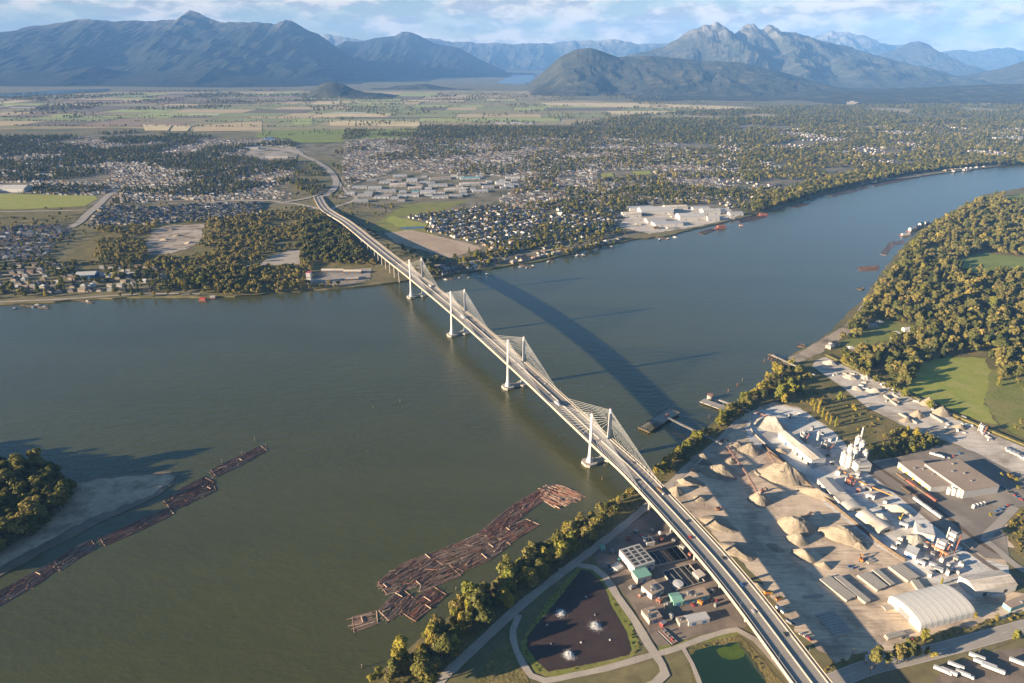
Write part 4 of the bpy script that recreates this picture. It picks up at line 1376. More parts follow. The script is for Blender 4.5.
# ------------------------------------------------------------------ north: plants
X = FIELDX
scatter('conifer', [(-160, 202), (-160, 136), (60, 137), (130, 132), (290, 142), (300, 152), (290, 203), (100, 206), (110, 193)], 15, {'conifer': 6, 'dark': 2, 'round': 2.2}, 0.84, 0.6, 300, -0.12, X, seed=21)
scatter('olive', [(95, 262), (98, 229), (160, 224), (205, 221), (262, 214), (300, 208), (322, 214), (380, 262), (340, 288), (232, 296), (205, 292), (165, 270)], 12, {'round': 2, 'wide': 1.5, 'tan': 9, 'shrub': 3}, 0.70, 0.86, 100, -0.36, X, seed=22)
scatter('dark', [(300, 262), (298, 224), (322, 220), (350, 240), (362, 262), (330, 268)], 12, {'dark': 4, 'round': 1, 'conifer': 1}, 0.95, 0.85, 0, 0, X, seed=23)
scatter('mixed', [(-160, 304), (-160, 262), (60, 262), (165, 264), (205, 292), (160, 295)], 17, {'dark': 3, 'round': 3, 'conifer': 1.5, 'gold': 1}, 0.8, 0.5, 120, -0.25, X, seed=24)
scatter('shore', [(-160, 308), (-160, 303), (0, 301), (120, 295), (215, 294), (235, 296), (100, 298), (0, 304)], 20, {'round': 2, 'gold': 2, 'tall': 1, 'shrub': 2}, 0.6, 0.4, seed=25)
scatter('shore', [(160, 292), (180, 274), (235, 268), (250, 278), (235, 294)], 14, {'dark': 3, 'round': 2, 'gold': 1}, 0.9, 0.8, 0, 0, X, seed=26)
scatter('waste', [(-160, 228), (-160, 212), (92, 208), (75, 224), (40, 228)], 20, {'tan': 3, 'round': 1, 'shrub': 3}, 0.6, 0.45, 150, -0.1, X, seed=27)
scatter('estate', [(-60, 262), (-60, 228), (90, 226), (100, 206), (262, 203), (262, 214), (98, 230), (40, 262)], 26, {'round': 2, 'gold': 1, 'dark': 2}, 0.55, 0.75, 0, 0, X, seed=28)
scatter('belt', [(330, 205), (332, 160), (345, 130), (640, 128), (740, 128), (740, 205), (640, 206), (600, 215), (560, 206), (540, 214), (500, 203), (500, 178), (395, 170), (350, 185)], 17, {'conifer': 4, 'round': 3, 'dark': 2.5, 'gold': .5, 'tan': 1.5}, 0.8, 0.5, 260, -0.15, X, seed=29)
scatter('belt', [(410, 139), (420, 126), (640, 128), (740, 124), (740, 142), (640, 140), (560, 139)], 17, {'conifer': 5, 'dark': 2, 'round': 2, 'tan': 1}, 0.85, 0.66, 250, -0.2, X, seed=30)
scatter('belt', [(540, 205), (620, 190), (720, 175), (760, 180), (756, 210), (700, 206), (640, 205), (618, 216), (615, 232), (600, 240), (560, 246), (480, 252), (545, 226)], 15, {'conifer': 4, 'round': 4, 'gold': 1, 'dark': 3}, 0.85, 0.52, 150, -0.15, X, seed=31)
scatter('estate', [(388, 215), (500, 205), (545, 214), (620, 216), (612, 234), (500, 258), (480, 248), (410, 228)], 20, {'round': 3, 'tan': 2, 'gold': .6, 'conifer': 1.5, 'dark': 2}, 0.58, 0.75, 0, 0, X, seed=32)
scatter('shore', [(400, 284), (385, 262), (440, 262), (480, 252), (500, 254), (560, 246), (620, 232), (700, 224), (740, 216), (742, 219), (640, 239), (540, 261), (470, 271)], 15, {'round': 3, 'gold': 2, 'dark': 2, 'conifer': .6}, 0.7, 0.45, 90, -0.2, X + [[(614, 232), (618, 215), (705, 206), (752, 210), (742, 219), (690, 226)]], seed=33)
scatter('hedge', [(478, 262), (470, 258), (500, 250), (545, 240), (548, 246)], 8, {'round': 3, 'shrub': 2, 'gold': 1}, 0.55, 0.9, seed=34)
scatter('right', [(740, 214), (740, 122), (1130, 118), (1130, 158), (1024, 162), (920, 172), (830, 190), (770, 210)], 18, {'round': 3, 'conifer': 3, 'gold': .4, 'dark': 3, 'tan': 2.5}, 0.92, 0.62, 260, -0.22, (), seed=35)
scatter('right', [(752, 215), (790, 203), (830, 191), (870, 182), (920, 173), (970, 167), (1130, 158), (1130, 153), (960, 160), (860, 172), (780, 192), (750, 205)], 13, {'round': 5, 'gold': 1, 'dark': 3, 'conifer': 1.5}, 1.0, 0.9, 0, 0, (), seed=36)
scatter('foothill', [(560, 127), (640, 115), (760, 108), (1130, 100), (1130, 120), (740, 127)], 30, {'conifer': 3, 'round': 4, 'dark': 3}, 1.15, 0.8, 500, -0.3, [(540, 120), (760, 117), (760, 121), (540, 124)] and (), seed=37)
scatter('plain', [(-160, 128), (-160, 98), (110, 92), (320, 90), (320, 101), (230, 108), (120, 112), (60, 120)], 38, {'dark': 2, 'conifer': 2, 'round': 3, 'tan': 2}, 1.1, 0.55, 500, 0.02, (), seed=38)
scatter('plain', [(330, 128), (300, 100), (570, 92), (760, 104), (760, 118), (560, 124)], 44, {'dark': 2, 'conifer': 1.5, 'round': 3, 'tan': 2}, 1.0, 0.5, 420, 0.2, (), seed=39)
scatter('verge', [(322, 212), (330, 205), (352, 202), (392, 206), (470, 199), (440, 213), (400, 216), (384, 222), (384, 232), (398, 246), (450, 260), (480, 251), (470, 268), (440, 262), (400, 262), (360, 236)], 15, {'round': 2, 'dark': 3, 'shrub': 4, 'gold': 1}, 0.62, 0.42, 110, -0.05, X, seed=40)
scatter('roadside', [(296, 200), (296, 165), (318, 165), (330, 176), (330, 192), (318, 200)], 14, {'dark': 3, 'round': 3, 'gold': 2, 'conifer': 1}, 0.8, 0.6, 80, -0.15, X, seed=41)
scatter('golf', [(256, 138), (265, 131), (345, 130), (415, 130), (405, 137), (350, 143), (290, 143)], 40, {'dark': 2, 'round': 3, 'conifer': 2}, 0.7, 0.5, 150, 0.1, (), seed=42)
rs = random.Random(5)
for (x0, y0), (x1, y1) in hedges:
    n = int(math.hypot(x1 - x0, y1 - y0) / 22)
    for i in range(n):
        if rs.random() < 0.7:
            t = i / n
            plant(x0 + (x1 - x0) * t + rs.uniform(-5, 5), y0 + (y1 - y0) * t + rs.uniform(-5, 5), LZ, rs.choice(('dark', 'round', 'tan', 'conifer')), 0.8, 'plain')
def ordinal_(n):
    return '%d%s' % (n, 'th' if 10 <= n % 100 <= 20 else {1: 'st', 2: 'nd', 3: 'rd'}.get(n % 10, 'th'))


M['tent'] = plain('cream_tent_fabric', (0.72, 0.68, 0.60), 0.6, 0.06, 0.05)
# ------------------------------------------------------------------ south side: ground
M['bark_chips'] = mat('pond_sludge', (0.055, 0.036, 0.031), (0.07, 0.047, 0.039), 0.05, fine=0.25, finescale=0.5, rough=0.6)
M['algae'] = water_mat('algae_pond', (0.010, 0.030, 0.008), (0.016, 0.040, 0.010), 0.15, 0.1)
M['algae_mat'] = mat('algae_mat', (0.10, 0.15, 0.02), (0.06, 0.11, 0.015), 0.12, fine=0.3, finescale=0.6)
M['brownmound'] = mat('dry_mound', (0.28, 0.215, 0.08), (0.20, 0.165, 0.06), 0.07, (0.34, 0.26, 0.10), 0.05, fine=0.45, finescale=0.4, bump=0.6)
YARDX = [(652, 497), (672, 478), (700, 455), (722, 437), (745, 414), (772, 402), (800, 408), (835, 432), (860, 462), (905, 456), (950, 443), (1060, 492), (1060, 560), (1003, 545), (1012, 592), (1060, 602), (1060, 616),
         (960, 632), (900, 650), (870, 655), (838, 664), (800, 636), (760, 580), (700, 520)]
sheet('wood_floor', [(1250, 178), (1024, 195), (945, 222), (905, 252), (868, 305), (850, 322), (790, 363), (770, 385), (745, 402), (790, 400), (850, 440), (1060, 470), (1250, 520)], M['scrub'], 0.05, 'rough ground under the right bank wood', 'woodland ground', rough=4)
sheet('bank_strip', [(640, 487), (668, 462), (700, 436), (740, 404), (752, 410), (704, 448), (660, 485), (600, 540), (540, 588), (470, 645), (410, 700), (370, 700), (420, 645), (500, 579), (585, 521)], M['scrub'], 0.06, 'overgrown strip along the near riverbank', 'bank', rough=2)
sheet('sand_yard', YARDX, M['sand'], 0.10, 'sandy quarry yard on the right of the bridge', 'yard', rough=2)
sheet('dust_yard', [(745, 428), (752, 414), (775, 405), (800, 409), (835, 433), (860, 463), (905, 500), (950, 535), (985, 560), (1010, 566), (1012, 594), (960, 600), (940, 590), (900, 560), (880, 549), (820, 500), (772, 455), (748, 440)], M['dust'], 0.18, 'dusty white ground of the cement works', 'yard', rough=1.5)
sheet('precast_yard', [(812, 366), (816, 360), (826, 357), (852, 369), (905, 395), (960, 421), (1060, 462), (1060, 492), (1010, 472), (960, 446), (930, 436), (900, 424), (868, 408), (838, 384)], M['precast'], 0.16, 'long pale yard of the precast works behind the cement plant', 'yard')
M['lotdark'] = mat('warehouse_asphalt', (0.26, 0.225, 0.185), (0.21, 0.18, 0.15), 0.03, (0.33, 0.285, 0.235), 0.02, fine=0.15, finescale=0.5)
sheet('warehouse_lot', [(862, 466), (905, 456), (948, 444), (975, 452), (1060, 497), (1060, 528), (1018, 507), (1003, 520), (1010, 560), (985, 558), (930, 520), (900, 497)], M['lotdark'], 0.26, 'asphalt lot round the big grey-roofed warehouse', 'yard')
sheet('rough_field', [(790, 398), (815, 380), (838, 388), (868, 410), (900, 426), (940, 440), (905, 455), (862, 462), (836, 430)], M['scrub'], 0.12, 'rough grassy triangle between the two yards', 'rough grass', rough=3)
sheet('meadow', [(908, 384), (925, 362), (948, 357), (985, 358), (990, 372), (984, 404), (998, 425), (975, 420), (935, 402), (908, 390)], M['bright_grass'], 0.2, 'bright green meadow beside the precast yard', 'meadow', rough=3)
sheet('meadow', [(984, 368), (1060, 376), (1060, 455), (1000, 426), (985, 404)], M['meadow'], 0.15, 'rough green pasture right of the bright meadow', 'meadow', rough=3)
sheet('clearing', [(925, 250), (938, 246), (944, 251), (930, 256), (921, 254)], M['bright_grass'], 0.2, 'small green clearing in the right bank wood', 'clearing', rough=5)
sheet('clearing', [(955, 260), (985, 253), (1060, 262), (1060, 276), (1000, 270), (975, 277), (962, 270)], M['grass'], 0.2, 'long green clearing at the right edge of the wood', 'clearing', rough=5)
sheet('clearing', [(1005, 196), (1060, 190), (1060, 201), (1010, 201)], M['grass'], 0.2, 'green clearing at the top of the right bank wood', 'clearing', rough=5)
sheet('farmyard', [(838, 344), (860, 334), (880, 318), (915, 326), (912, 336), (880, 342), (862, 352)], M['meadow'], 0.2, 'clearing round the farmhouses on the right bank', 'farmyard', rough=4)
sheet('west_yard', [(592, 548), (615, 534), (650, 512), (668, 503), (740, 590), (762, 622), (745, 627), (700, 634), (660, 648), (652, 640), (632, 605), (612, 578), (598, 566)], M['darkasphalt'], 0.14, 'dark asphalt yard of the treatment works left of the bridge', 'yard', rough=0.8)
sheet('pond_bank', [(521, 640), (523, 656), (536, 673), (550, 678), (602, 668), (634, 657), (641, 648), (632, 624), (617, 600), (604, 580), (592, 569), (578, 567), (548, 600)], M['meadow'], 0.16, 'green grassy bank round the dark settling pond', 'bank', rough=1.2)
sheet('settling_pond', [(527, 637), (527, 647), (536, 661), (548, 672), (596, 663), (629, 655), (631, 649), (626, 632), (612, 608), (603, 584), (590, 571), (581, 570), (560, 597)], M['bark_chips'], 0.30, 'dark brown settling pond with three white aerators', 'pond', rough=0.5)
sheet('pond_bank', [(684, 648), (700, 640), (737, 632), (750, 645), (790, 690), (810, 740), (700, 740), (690, 670)], M['scrub'], 0.16, 'green and yellow bank round the algae pond', 'bank', rough=1.2)
sheet('algae_pond', [(690, 655), (702, 648), (738, 642), (748, 652), (765, 680), (780, 740), (712, 740), (700, 684)], M['algae'], 0.30, 'dark green algae pond at the bottom edge', 'pond', rough=1.0)
sheet('algae_mat', [(716, 650), (738, 643), (746, 652), (738, 660), (722, 658)], M['algae_mat'], 0.34, 'yellow-green algae floating on the pond', 'algae', rough=1.5)
sheet('dirt_patch', [(470, 690), (492, 652), (513, 640), (520, 662), (532, 690)], M['scrub'], 0.18, 'brown rough patch left of the settling pond', 'rough ground', rough=2)
sheet('lawn', [(655, 651), (660, 646), (738, 629), (745, 633), (690, 646), (672, 652)], M['meadow'], 0.2, 'narrow grass strip above the algae pond', 'lawn', rough=1)
sheet('brown_mound_ground', [(1003, 530), (1016, 508), (1060, 500), (1060, 580), (1018, 556)], M['brownmound'], 0.3, 'brown hummocky ground at the right edge', 'mound', rough=2)
sheet('verge', [(885, 655), (912, 640), (975, 624), (1060, 605), (1060, 618), (960, 640), (905, 657)], M['scrub'], 0.3, 'bushy roadside verge below the white tent hall', 'verge', rough=2.5)
sheet('verge', [(815, 672), (838, 662), (868, 652), (873, 660), (830, 675)], M['scrub'], 0.3, 'bushy patch between bridge and yard entrance', 'verge', rough=2.5)
sheet('truck_lot', [(920, 700), (945, 668), (1000, 650), (1060, 645), (1060, 720), (960, 730)], M['darkasphalt'], 0.2, 'dark truck park in the bottom right corner', 'yard')

road('road', [(700, 720), (760, 705), (815, 690), (832, 682), (868, 668), (905, 659), (960, 645), (1000, 634), (1060, 618)], 15, M['asphalt'], 'two-lane road along the bottom right', 0.42, True)
road('river_track', [(425, 700), (445, 676), (480, 643), (510, 615), (535, 594), (575, 563), (612, 535), (645, 508), (665, 490), (690, 465), (712, 447), (740, 420)], 9, M['gravelroad'], 'gravel track following the near riverbank', 0.36)
road('pond_path', [(519, 615), (513, 630), (516, 650), (531, 676), (545, 681), (572, 676), (607, 668.5), (633, 661), (654, 655), (676, 649), (702, 639), (737, 630), (755, 640), (775, 662), (805, 700)], 6, M['gravelroad'], 'path round the lower side of the ponds', 0.5)
road('pond_road', [(560, 572), (576, 565), (594, 568), (605, 577), (617, 596), (634, 620), (648, 644), (662, 665), (665, 674), (655, 684), (630, 695)], 7.5, M['gravelroad'], 'curving road along the upper side of the settling pond', 0.55)
road('pond_path', [(683, 648), (692, 664), (702, 690)], 4, M['gravelroad'], 'short path along the left side of the algae pond', 0.48)
road('yard_road', [(866, 668), (850, 640), (820, 598), (790, 560), (768, 525), (742, 500), (712, 480)], 9, M['sand'], 'hauling road across the quarry yard', 0.22)
road('rail_track', [(855, 462), (890, 488), (930, 520), (965, 548), (1000, 572), (1060, 600)], 6, M['darkasphalt'], 'dark rail track behind the cement works', 0.34)
road('rail_track', [(870, 462), (905, 486), (945, 515), (980, 543), (1010, 560)], 5, M['timber'], 'rail siding beside the parked wagons', 0.36)
road('side_road', [(1015, 507), (1000, 523), (985, 540), (1000, 552), (1016, 566), (1060, 590)], 9, M['asphalt'], 'road curving round the brown mound', 0.44)

# ------------------------------------------------------------------ gravel piles: uneven cones with slumped sides
def pile(px, py, rx, ry, h, label, rot=0.0, mt='sand', flat=0.0, seed=0):
    c = G(px, py, LZ)
    b = MB()
    rings, n = 9, 40
    vs, fs = [], []
    for k in range(rings + 1):
        t = k / rings
        for i in range(n):
            a = 2 * math.pi * i / n
            wob = 1 + 0.24 * mnoise.noise((math.cos(a) * 1.6 + seed, math.sin(a) * 1.6, seed * 1.3)) + 0.04 * mnoise.noise((math.cos(a) * 6, math.sin(a) * 6 + seed, t * 3))
            r = (1 - t) * (1 - flat) + flat * (1 - t * 0.35)
            if k == rings: r = flat * 0.6
            x, y = rx * r * wob * math.cos(a), ry * r * wob * math.sin(a)
            z = 1.3 * h * (t ** 0.92) * (1 + 0.22 * mnoise.noise((x * .11 + seed, y * .11, 2.0)) + 0.07 * mnoise.noise((x * .4 + seed, y * .4, 5.0))) - (0.4 if k == 0 else 0)
            vs.append((x, y, z))
    for k in range(rings):
        for i in range(n):
            fs.append((k * n + i, k * n + (i + 1) % n, (k + 1) * n + (i + 1) % n, (k + 1) * n + i))
    fs.append(tuple(range(rings * n, rings * n + n)))
    b.add(vs, fs)
    o = b.build('gravel_pile', M[mt])
    o.location = (c.x, c.y, LZ)
    o.rotation_euler = (0, 0, R(rot))
    return tag(o, label, 'gravel pile', 'gravel piles in the quarry yard' if seed < 499 or seed > 503 else 'heaps in the clearing')


M['gravel'] = mat('loose_gravel', (0.36, 0.30, 0.22), (0.30, 0.25, 0.185), 0.10, (0.26, 0.215, 0.16), 0.06, fine=0.2, finescale=0.9, bump=0.25)
M['gravel_white'] = mat('crushed_limestone', (0.44, 0.405, 0.345), (0.38, 0.345, 0.29), 0.10, fine=0.15, finescale=0.9, bump=0.25)
for a in (
    (702, 461, 15, 12, 9, 'small pale gravel cone nearest the riverbank trees in the quarry', -20, 'gravel'),
    (719, 474, 25, 14, 11, 'long gravel ridge just below the small riverbank cone', -25, 'gravel'),
    (750, 451, 17, 13, 9, 'gravel heap with a scooped dark side beside the upper conveyor', 0, 'gravel'),
    (783, 477, 33, 20, 17, 'largest gravel pile in the middle of the quarry yard', -15, 'gravel'),
    (817, 495, 30, 8, 7, 'long low gravel tail running from the largest pile to the wall', -40, 'gravel'),
    (759, 501, 13, 13, 11, 'round gravel cone under the end of the red conveyor', 0, 'gravel'),
    (676, 492, 10, 9, 7, 'little gravel cone beside the bridge parapet', 0, 'gravel'),
    (690, 483, 17, 9, 8, 'gravel heap with a long tail near the start of the quarry', -20, 'gravel'),
    (719, 524, 22, 13, 5.0, 'tall gravel pile beside the bridge and the parked digger', -45, 'gravel'),
    (738, 551, 21, 13, 4.5, 'broad gravel pile tight against the bridge', -40, 'gravel'),
    (795, 527, 19, 17, 10, 'flat-topped gravel mound in the sunny part of the quarry', -30, 'gravel', 0.45),
    (797, 541, 12, 9, 7, 'small gravel heap touching the flat-topped mound', -30, 'gravel', 0.3),
    (803, 557, 13, 7, 7, 'small dark gravel ridge below the flat-topped mound', -40, 'gravel', 0.2),
    (840, 537, 25, 11, 9, 'long ridge of gravel with a grooved top beside the wall', -38, 'gravel', 0.35),
    (771, 427, 25, 15, 13, 'white limestone stockpile at the upper end of the cement works', -40, 'gravel_white', 0.3),
    (737, 446, 10, 8, 5, 'low gravel heap beside the hopper of the upper conveyor', 0, 'gravel'),
    (928, 404, 13, 10, 9, 'grey aggregate cone in the precast yard, nearer the meadow', 0, 'gravel'),
    (941, 414, 15, 11, 10, 'grey aggregate cone in the precast yard below its twin', 0, 'gravel'),
    (917, 416, 12, 9, 8, 'aggregate heap beside the concrete bunker walls', 0, 'gravel'),
    (830, 364, 12, 8, 6, 'pale heap at the river end of the precast yard', -30, 'gravel_white'),
    (850, 378, 12, 7, 5, 'long pale heap near the river end of the precast yard', -40, 'gravel_white'),
    (866, 378, 9, 7, 5, 'small pyramid heap on the open side of the precast yard', 0, 'gravel_white'),
    (880, 521, 14, 9, 8, 'curved white heap between barrel shed and rail line', -40, 'gravel_white'),
    (897, 511, 16, 6, 6, 'white powder ridge behind the barrel sheds', -40, 'gravel_white', 0.3),
    (914, 541, 14, 11, 6, 'pale rounded heap beside the second batching plant', 0, 'gravel_white', 0.2),
    (694, 470, 9, 7, 5, 'low heap between the riverbank track and the first ridge', 0, 'gravel'),
    (731, 462, 9, 7, 5, 'small heap left of the red conveyor foot', 20, 'gravel'),
    (700, 499, 9, 7, 3.5, 'little gravel heap right of the mast by the bridge', 0, 'gravel'),
    (775, 548, 10, 6, 4, 'shaded low heap on the haul road', -40, 'gravel'),
    (823, 566, 9, 5, 4, 'small heap at the sunny lower end of the quarry', -30, 'gravel'),
    (858, 546, 9, 6, 4, 'low heap beside the wall near the beam stacks', -40, 'gravel'),
    (757, 587, 10, 6, 3.5, 'dark low heap close to the bridge at the lower quarry', -40, 'gravel'),
    (780, 452, 9, 6, 4, 'narrow heap against the upper end of the long wall', -40, 'gravel'),
    (874, 392, 12, 7, 5, 'flat pale heap in the middle of the precast yard', -20, 'gravel_white', .3),
    (895, 401, 10, 7, 5, 'pale heap beside the upper bunker wall', 0, 'gravel'),
    (906, 421, 10, 7, 5, 'brown heap below the middle bunker wall', 0, 'gravel'),
    (856, 389, 12, 7, 4, 'long heap on the shaded edge of the precast yard', -40, 'gravel_white'),
    (960, 428, 11, 8, 5, 'grey heap beside the small batching plant', 0, 'gravel'),
): pile(*a, seed=int(a[0] * 3 + a[1]))

# ------------------------------------------------------------------ works buildings
def fit(px, z):
    w = [G(x, y, z) for x, y in px]
    c = sum(w, Vector()) / 4
    d = (w[1] - w[0]).normalized() + (w[2] - w[3]).normalized()
    rz = math.atan2(d.y, d.x)
    e = Vector((math.cos(rz), math.sin(rz), 0)); n = Vector((-e.y, e.x, 0))
    L = (abs((w[1] - w[0]).dot(e)) + abs((w[2] - w[3]).dot(e))) / 2
    W = (abs((w[3] - w[0]).dot(n)) + abs((w[2] - w[1]).dot(n))) / 2
    return (c.x, c.y), rz, L, W


def roofed(name, label, cat, px, h, **k):
    xy, rz, L, W = fit(px, LZ + h)
    return block(name, label, cat, xy, rz, L, W, h, **k)


roofed('treatment_hall', 'treatment hall with a white-green wall and a roof grid of dark hatches', 'building', [(633, 569), (653, 561.5), (641, 544), (621, 549)], 10, wall='sheet_white', roof='sheet_grey', sky=(3, 5), windows=1, doors=2)
roofed('annex', 'green-roofed annex joined below the treatment hall', 'building', [(636, 579.5), (650.5, 575.5), (646.5, 567), (633.5, 570.5)], 7, wall='concrete', roof='green_sheet', doors=1)
roofed('office', 'white-walled office with vents below the green annex', 'building', [(651, 595), (665, 588.5), (653, 579.5), (642.5, 586)], 6, wall='sheet_white', roof='roof_brown', vents=5, windows=1, doors=1)
roofed('kiosk', 'small green kiosk at the corner of the treatment works by the track', 'kiosk', [(601, 549), (605, 548), (603.5, 544.5), (600, 545.5)], 4, wall='green_sheet', roof='green_sheet', doors=1)
roofed('workshop', 'long brown-roofed workshop with green walls near the bridge piers', 'workshop', [(683, 601), (709, 595), (704, 587), (679, 593)], 5, wall='green_sheet', roof='roof_brown', vents=4, doors=3, windows=1)
roofed('workshop', 'small steep green lean-to at the left end of the brown workshop', 'workshop', [(674, 602.5), (683, 601.5), (678, 592), (669, 594)], 5, wall='green_sheet', roof='green_sheet', kind='gable', doors=1)
roofed('shed', 'white-roofed narrow shed below the brown workshop', 'shed', [(687.5, 623), (708.5, 618.6), (706.7, 611.6), (686, 615.5)], 4.5, wall='sheet_white', roof='sheet_white', doors=2)
roofed('shed', 'grey roofless annex at the left end of the narrow white shed', 'shed', [(679, 624), (687, 622.5), (685, 615.5), (677, 617.5)], 4, wall='concrete', roof='roof_brown', vents=2)
roofed('shed', 'small square shed under the edge of the bridge', 'shed', [(698, 578.5), (705, 575.5), (700, 569), (693, 572)], 4, wall='concrete', roof='precast', doors=1)
roofed('pump_house', 'grey pump house with pipes beside the pond road', 'pump house', [(648, 622), (660, 617), (656, 606), (643, 609)], 5, wall='concrete', roof='roof_brown', vents=4, doors=1)
roofed('container', 'white container lying left of the treatment hall', 'container', [(613, 568), (618, 570), (622, 567), (616, 560)], 2.6, wall='sheet_white', roof='sheet_white')
roofed('garage', 'small white garage with an open roof above the settling tanks', 'garage', [(646, 544), (654, 542.5), (652, 536.5), (644, 538)], 4, wall='sheet_white', roof='precast', sky=(1, 1))
# settling tanks: walled basins
def basin(label, px, wh=2.2):
    xy, rz, L, W = fit(px, LZ + wh)
    root = empty('settling_tank', label, 'tank', (xy[0], xy[1], LZ), rz)
    b = MB()
    for s in (-1, 1):
        b.box(0, s * W / 2, -0.5, L + 0.6, 0.6, wh + 0.5)
        b.box(s * L / 2, 0, -0.5, 0.59, W - 0.62, wh + 0.49)
    b.build('basin_wall', M['concrete'], root)
    b = MB(); b.box(0, 0, 0.5, L - 0.62, W - 0.62, wh * .35); b.build('basin_water', M['darkwater'], root)
    b = MB()
    for i in range(1, 5): b.box((-.5 + i / 5) * L, 0, wh - .1, 0.5, W - .64, 0.35)
    b.build('walkway', M['steel'], root)
M['darkwater'] = plain('dark_tank_water', (0.02, 0.028, 0.034), 0.15, 0.2, spec=0.5)
basin('dark settling tank right of the treatment hall', [(653, 567), (685, 557.5), (680, 546), (647.5, 551)])
basin('smaller open tank beside the round white clarifier', [(672, 590), (702, 583), (692, 562), (667, 571)])
p = G(678, 584, LZ + 3)
r = empty('clarifier', 'round pale blue-white clarifier tank in the treatment works', 'tank', (p.x, p.y, LZ))
b = MB(); b.tube((0, 0, -.5), (0, 0, 4.2), 5.2, 5.2, 28); b.build('tank_wall', M['sheet_white'], r)
b = MB(); b.tube((0, 0, 4.205), (0, 0, 4.6), 5.0, 0.4, 28); b.build('lid', M['white'], r)
p = G(660, 533, LZ + 8)
r = empty('water_tower', 'white ball tank on a thin mast among the sheds by the bridge', 'tank', (p.x, p.y, LZ))
b = MB(); b.tube((0, 0, -.5), (0, 0, 7), 0.4, 0.3, 8); b.build('mast', M['steel'], r)
b = MB()
for k, (z0, r0, z1, r1) in enumerate(((6.4, .6, 7.2, 1.7), (7.2, 1.7, 8.6, 2.0), (8.6, 2.0, 9.8, 1.5), (9.8, 1.5, 10.3, .4))): b.tube((0, 0, z0), (0, 0, z1), r0, r1, 14)
b.build('ball', M['white'], r)

# aerators in the pond: float, motor and churned white water
def aerator(px, py, R0, label):
    c = G(px, py, LZ + 0.3)
    r = empty('aerator', label, 'aerator', (c.x, c.y, LZ + 0.3), 0, 'aerators in the settling pond')
    rs = np.random.RandomState(int(px))
    b = MB(); b.tube((0, 0, 0.02), (0, 0, 0.5), 1.3, 1.1, 12); b.tube((0, 0, .5), (0, 0, 1.6), .45, .4, 10); b.build('float', M['blue'], r)
    n = 2600
    a = rs.random(n) * 6.283
    d = np.abs(rs.normal(size=n)) * R0 * 0.40 + 0.5
    z = 2.2 * np.exp(-((d - 1.6) / 1.9) ** 2) * rs.random(n) + 0.05
    c_ = np.stack([d * np.cos(a), d * np.sin(a), z], 1)
    s = (0.10 + 0.26 * rs.random(n)) * (1.25 - 0.7 * np.minimum(1, d / R0))
    t = rs.normal(size=(n, 3)); t[:, 2] *= .4; t /= np.linalg.norm(t, axis=1)[:, None]
    q = np.cross(t, np.array([0, 0, 1.0]) + rs.normal(size=(n, 3)) * .4); q /= np.linalg.norm(q, axis=1)[:, None]
    vs = np.stack([c_ + t * s[:, None], c_ + q * s[:, None], c_ - t * s[:, None], c_ - q * s[:, None]], 1).reshape(-1, 3)
    link('spray', np_mesh('spray', vs, np.arange(4 * n).reshape(-1, 4), [M['foam']]), r)
M['foam'] = plain('white_foam', (0.8, 0.8, 0.78), 0.7, 0.05)
aerator(561, 613, 6.0, 'churning white aerator at the upper left of the settling pond')
aerator(595.5, 626, 7.2, 'largest churning aerator at the right of the settling pond')
aerator(569, 655, 6.4, 'churning white aerator near the lower edge of the settling pond')
for i, (x, y, lab) in enumerate(((547, 625, 'small white float left of the upper aerator'), (581, 642.5, 'small white float between the two lower aerators'), (610, 640, 'small white float at the right end of the pond'),
                                 (586, 597, 'small pale float at the top of the pond'), (551, 644, 'grey idle float left of the lower aerator'), (595, 615, 'grey idle float above the largest aerator'))):
    c = G(x, y, LZ + .3)
    r = empty('float', lab, 'float', (c.x, c.y, LZ + .3))
    b = MB(); b.tube((0, 0, 0.02), (0, 0, 0.7), 0.9, 0.8, 10); b.build('drum', M['white'] if i < 4 else M['steel'], r)
    b = MB(); b.tube((0, 0, .7), (0, 0, 1.6), 0.15, 0.1, 6); b.build('post', M['steel'], r)
# cement works
D = {}
roofed('long_shed', 'long white conveyor shed rising from the limestone stockpile', 'shed', [(781, 434), (796, 448.5), (805.5, 443), (788, 430.5)], 8, wall='dust', roof='precast', kind='gable', doors=1)
roofed('white_shed', 'white-fronted shed in line below the conveyor shed', 'shed', [(797, 447), (814, 462.5), (824, 456), (808, 444)], 10, wall='white', roof='precast', kind='gable', rise=2.0, doors=3, doormat='darkmetal')
roofed('grey_shed', 'grey-roofed shed along the yard wall of the cement works', 'shed', [(819, 481), (833, 495), (843.5, 490), (831, 476)], 7, wall='sheet_white', roof='sheet_grey', kind='gable', rise=1.6, doors=2, doormat='darkmetal')
roofed('grey_shed', 'lower pale shed joined to the end of the grey-roofed shed', 'shed', [(835, 497.5), (841, 503), (852, 498.5), (846, 493)], 5, wall='sheet_white', roof='precast', doors=1)
roofed('mill_block', 'square pale mill block in front of the white silos', 'building', [(854.5, 466), (869, 464.5), (868, 458.5), (856, 459)], 12, wall='sheet_white', roof='sheet_grey', windows=1, vents=3)
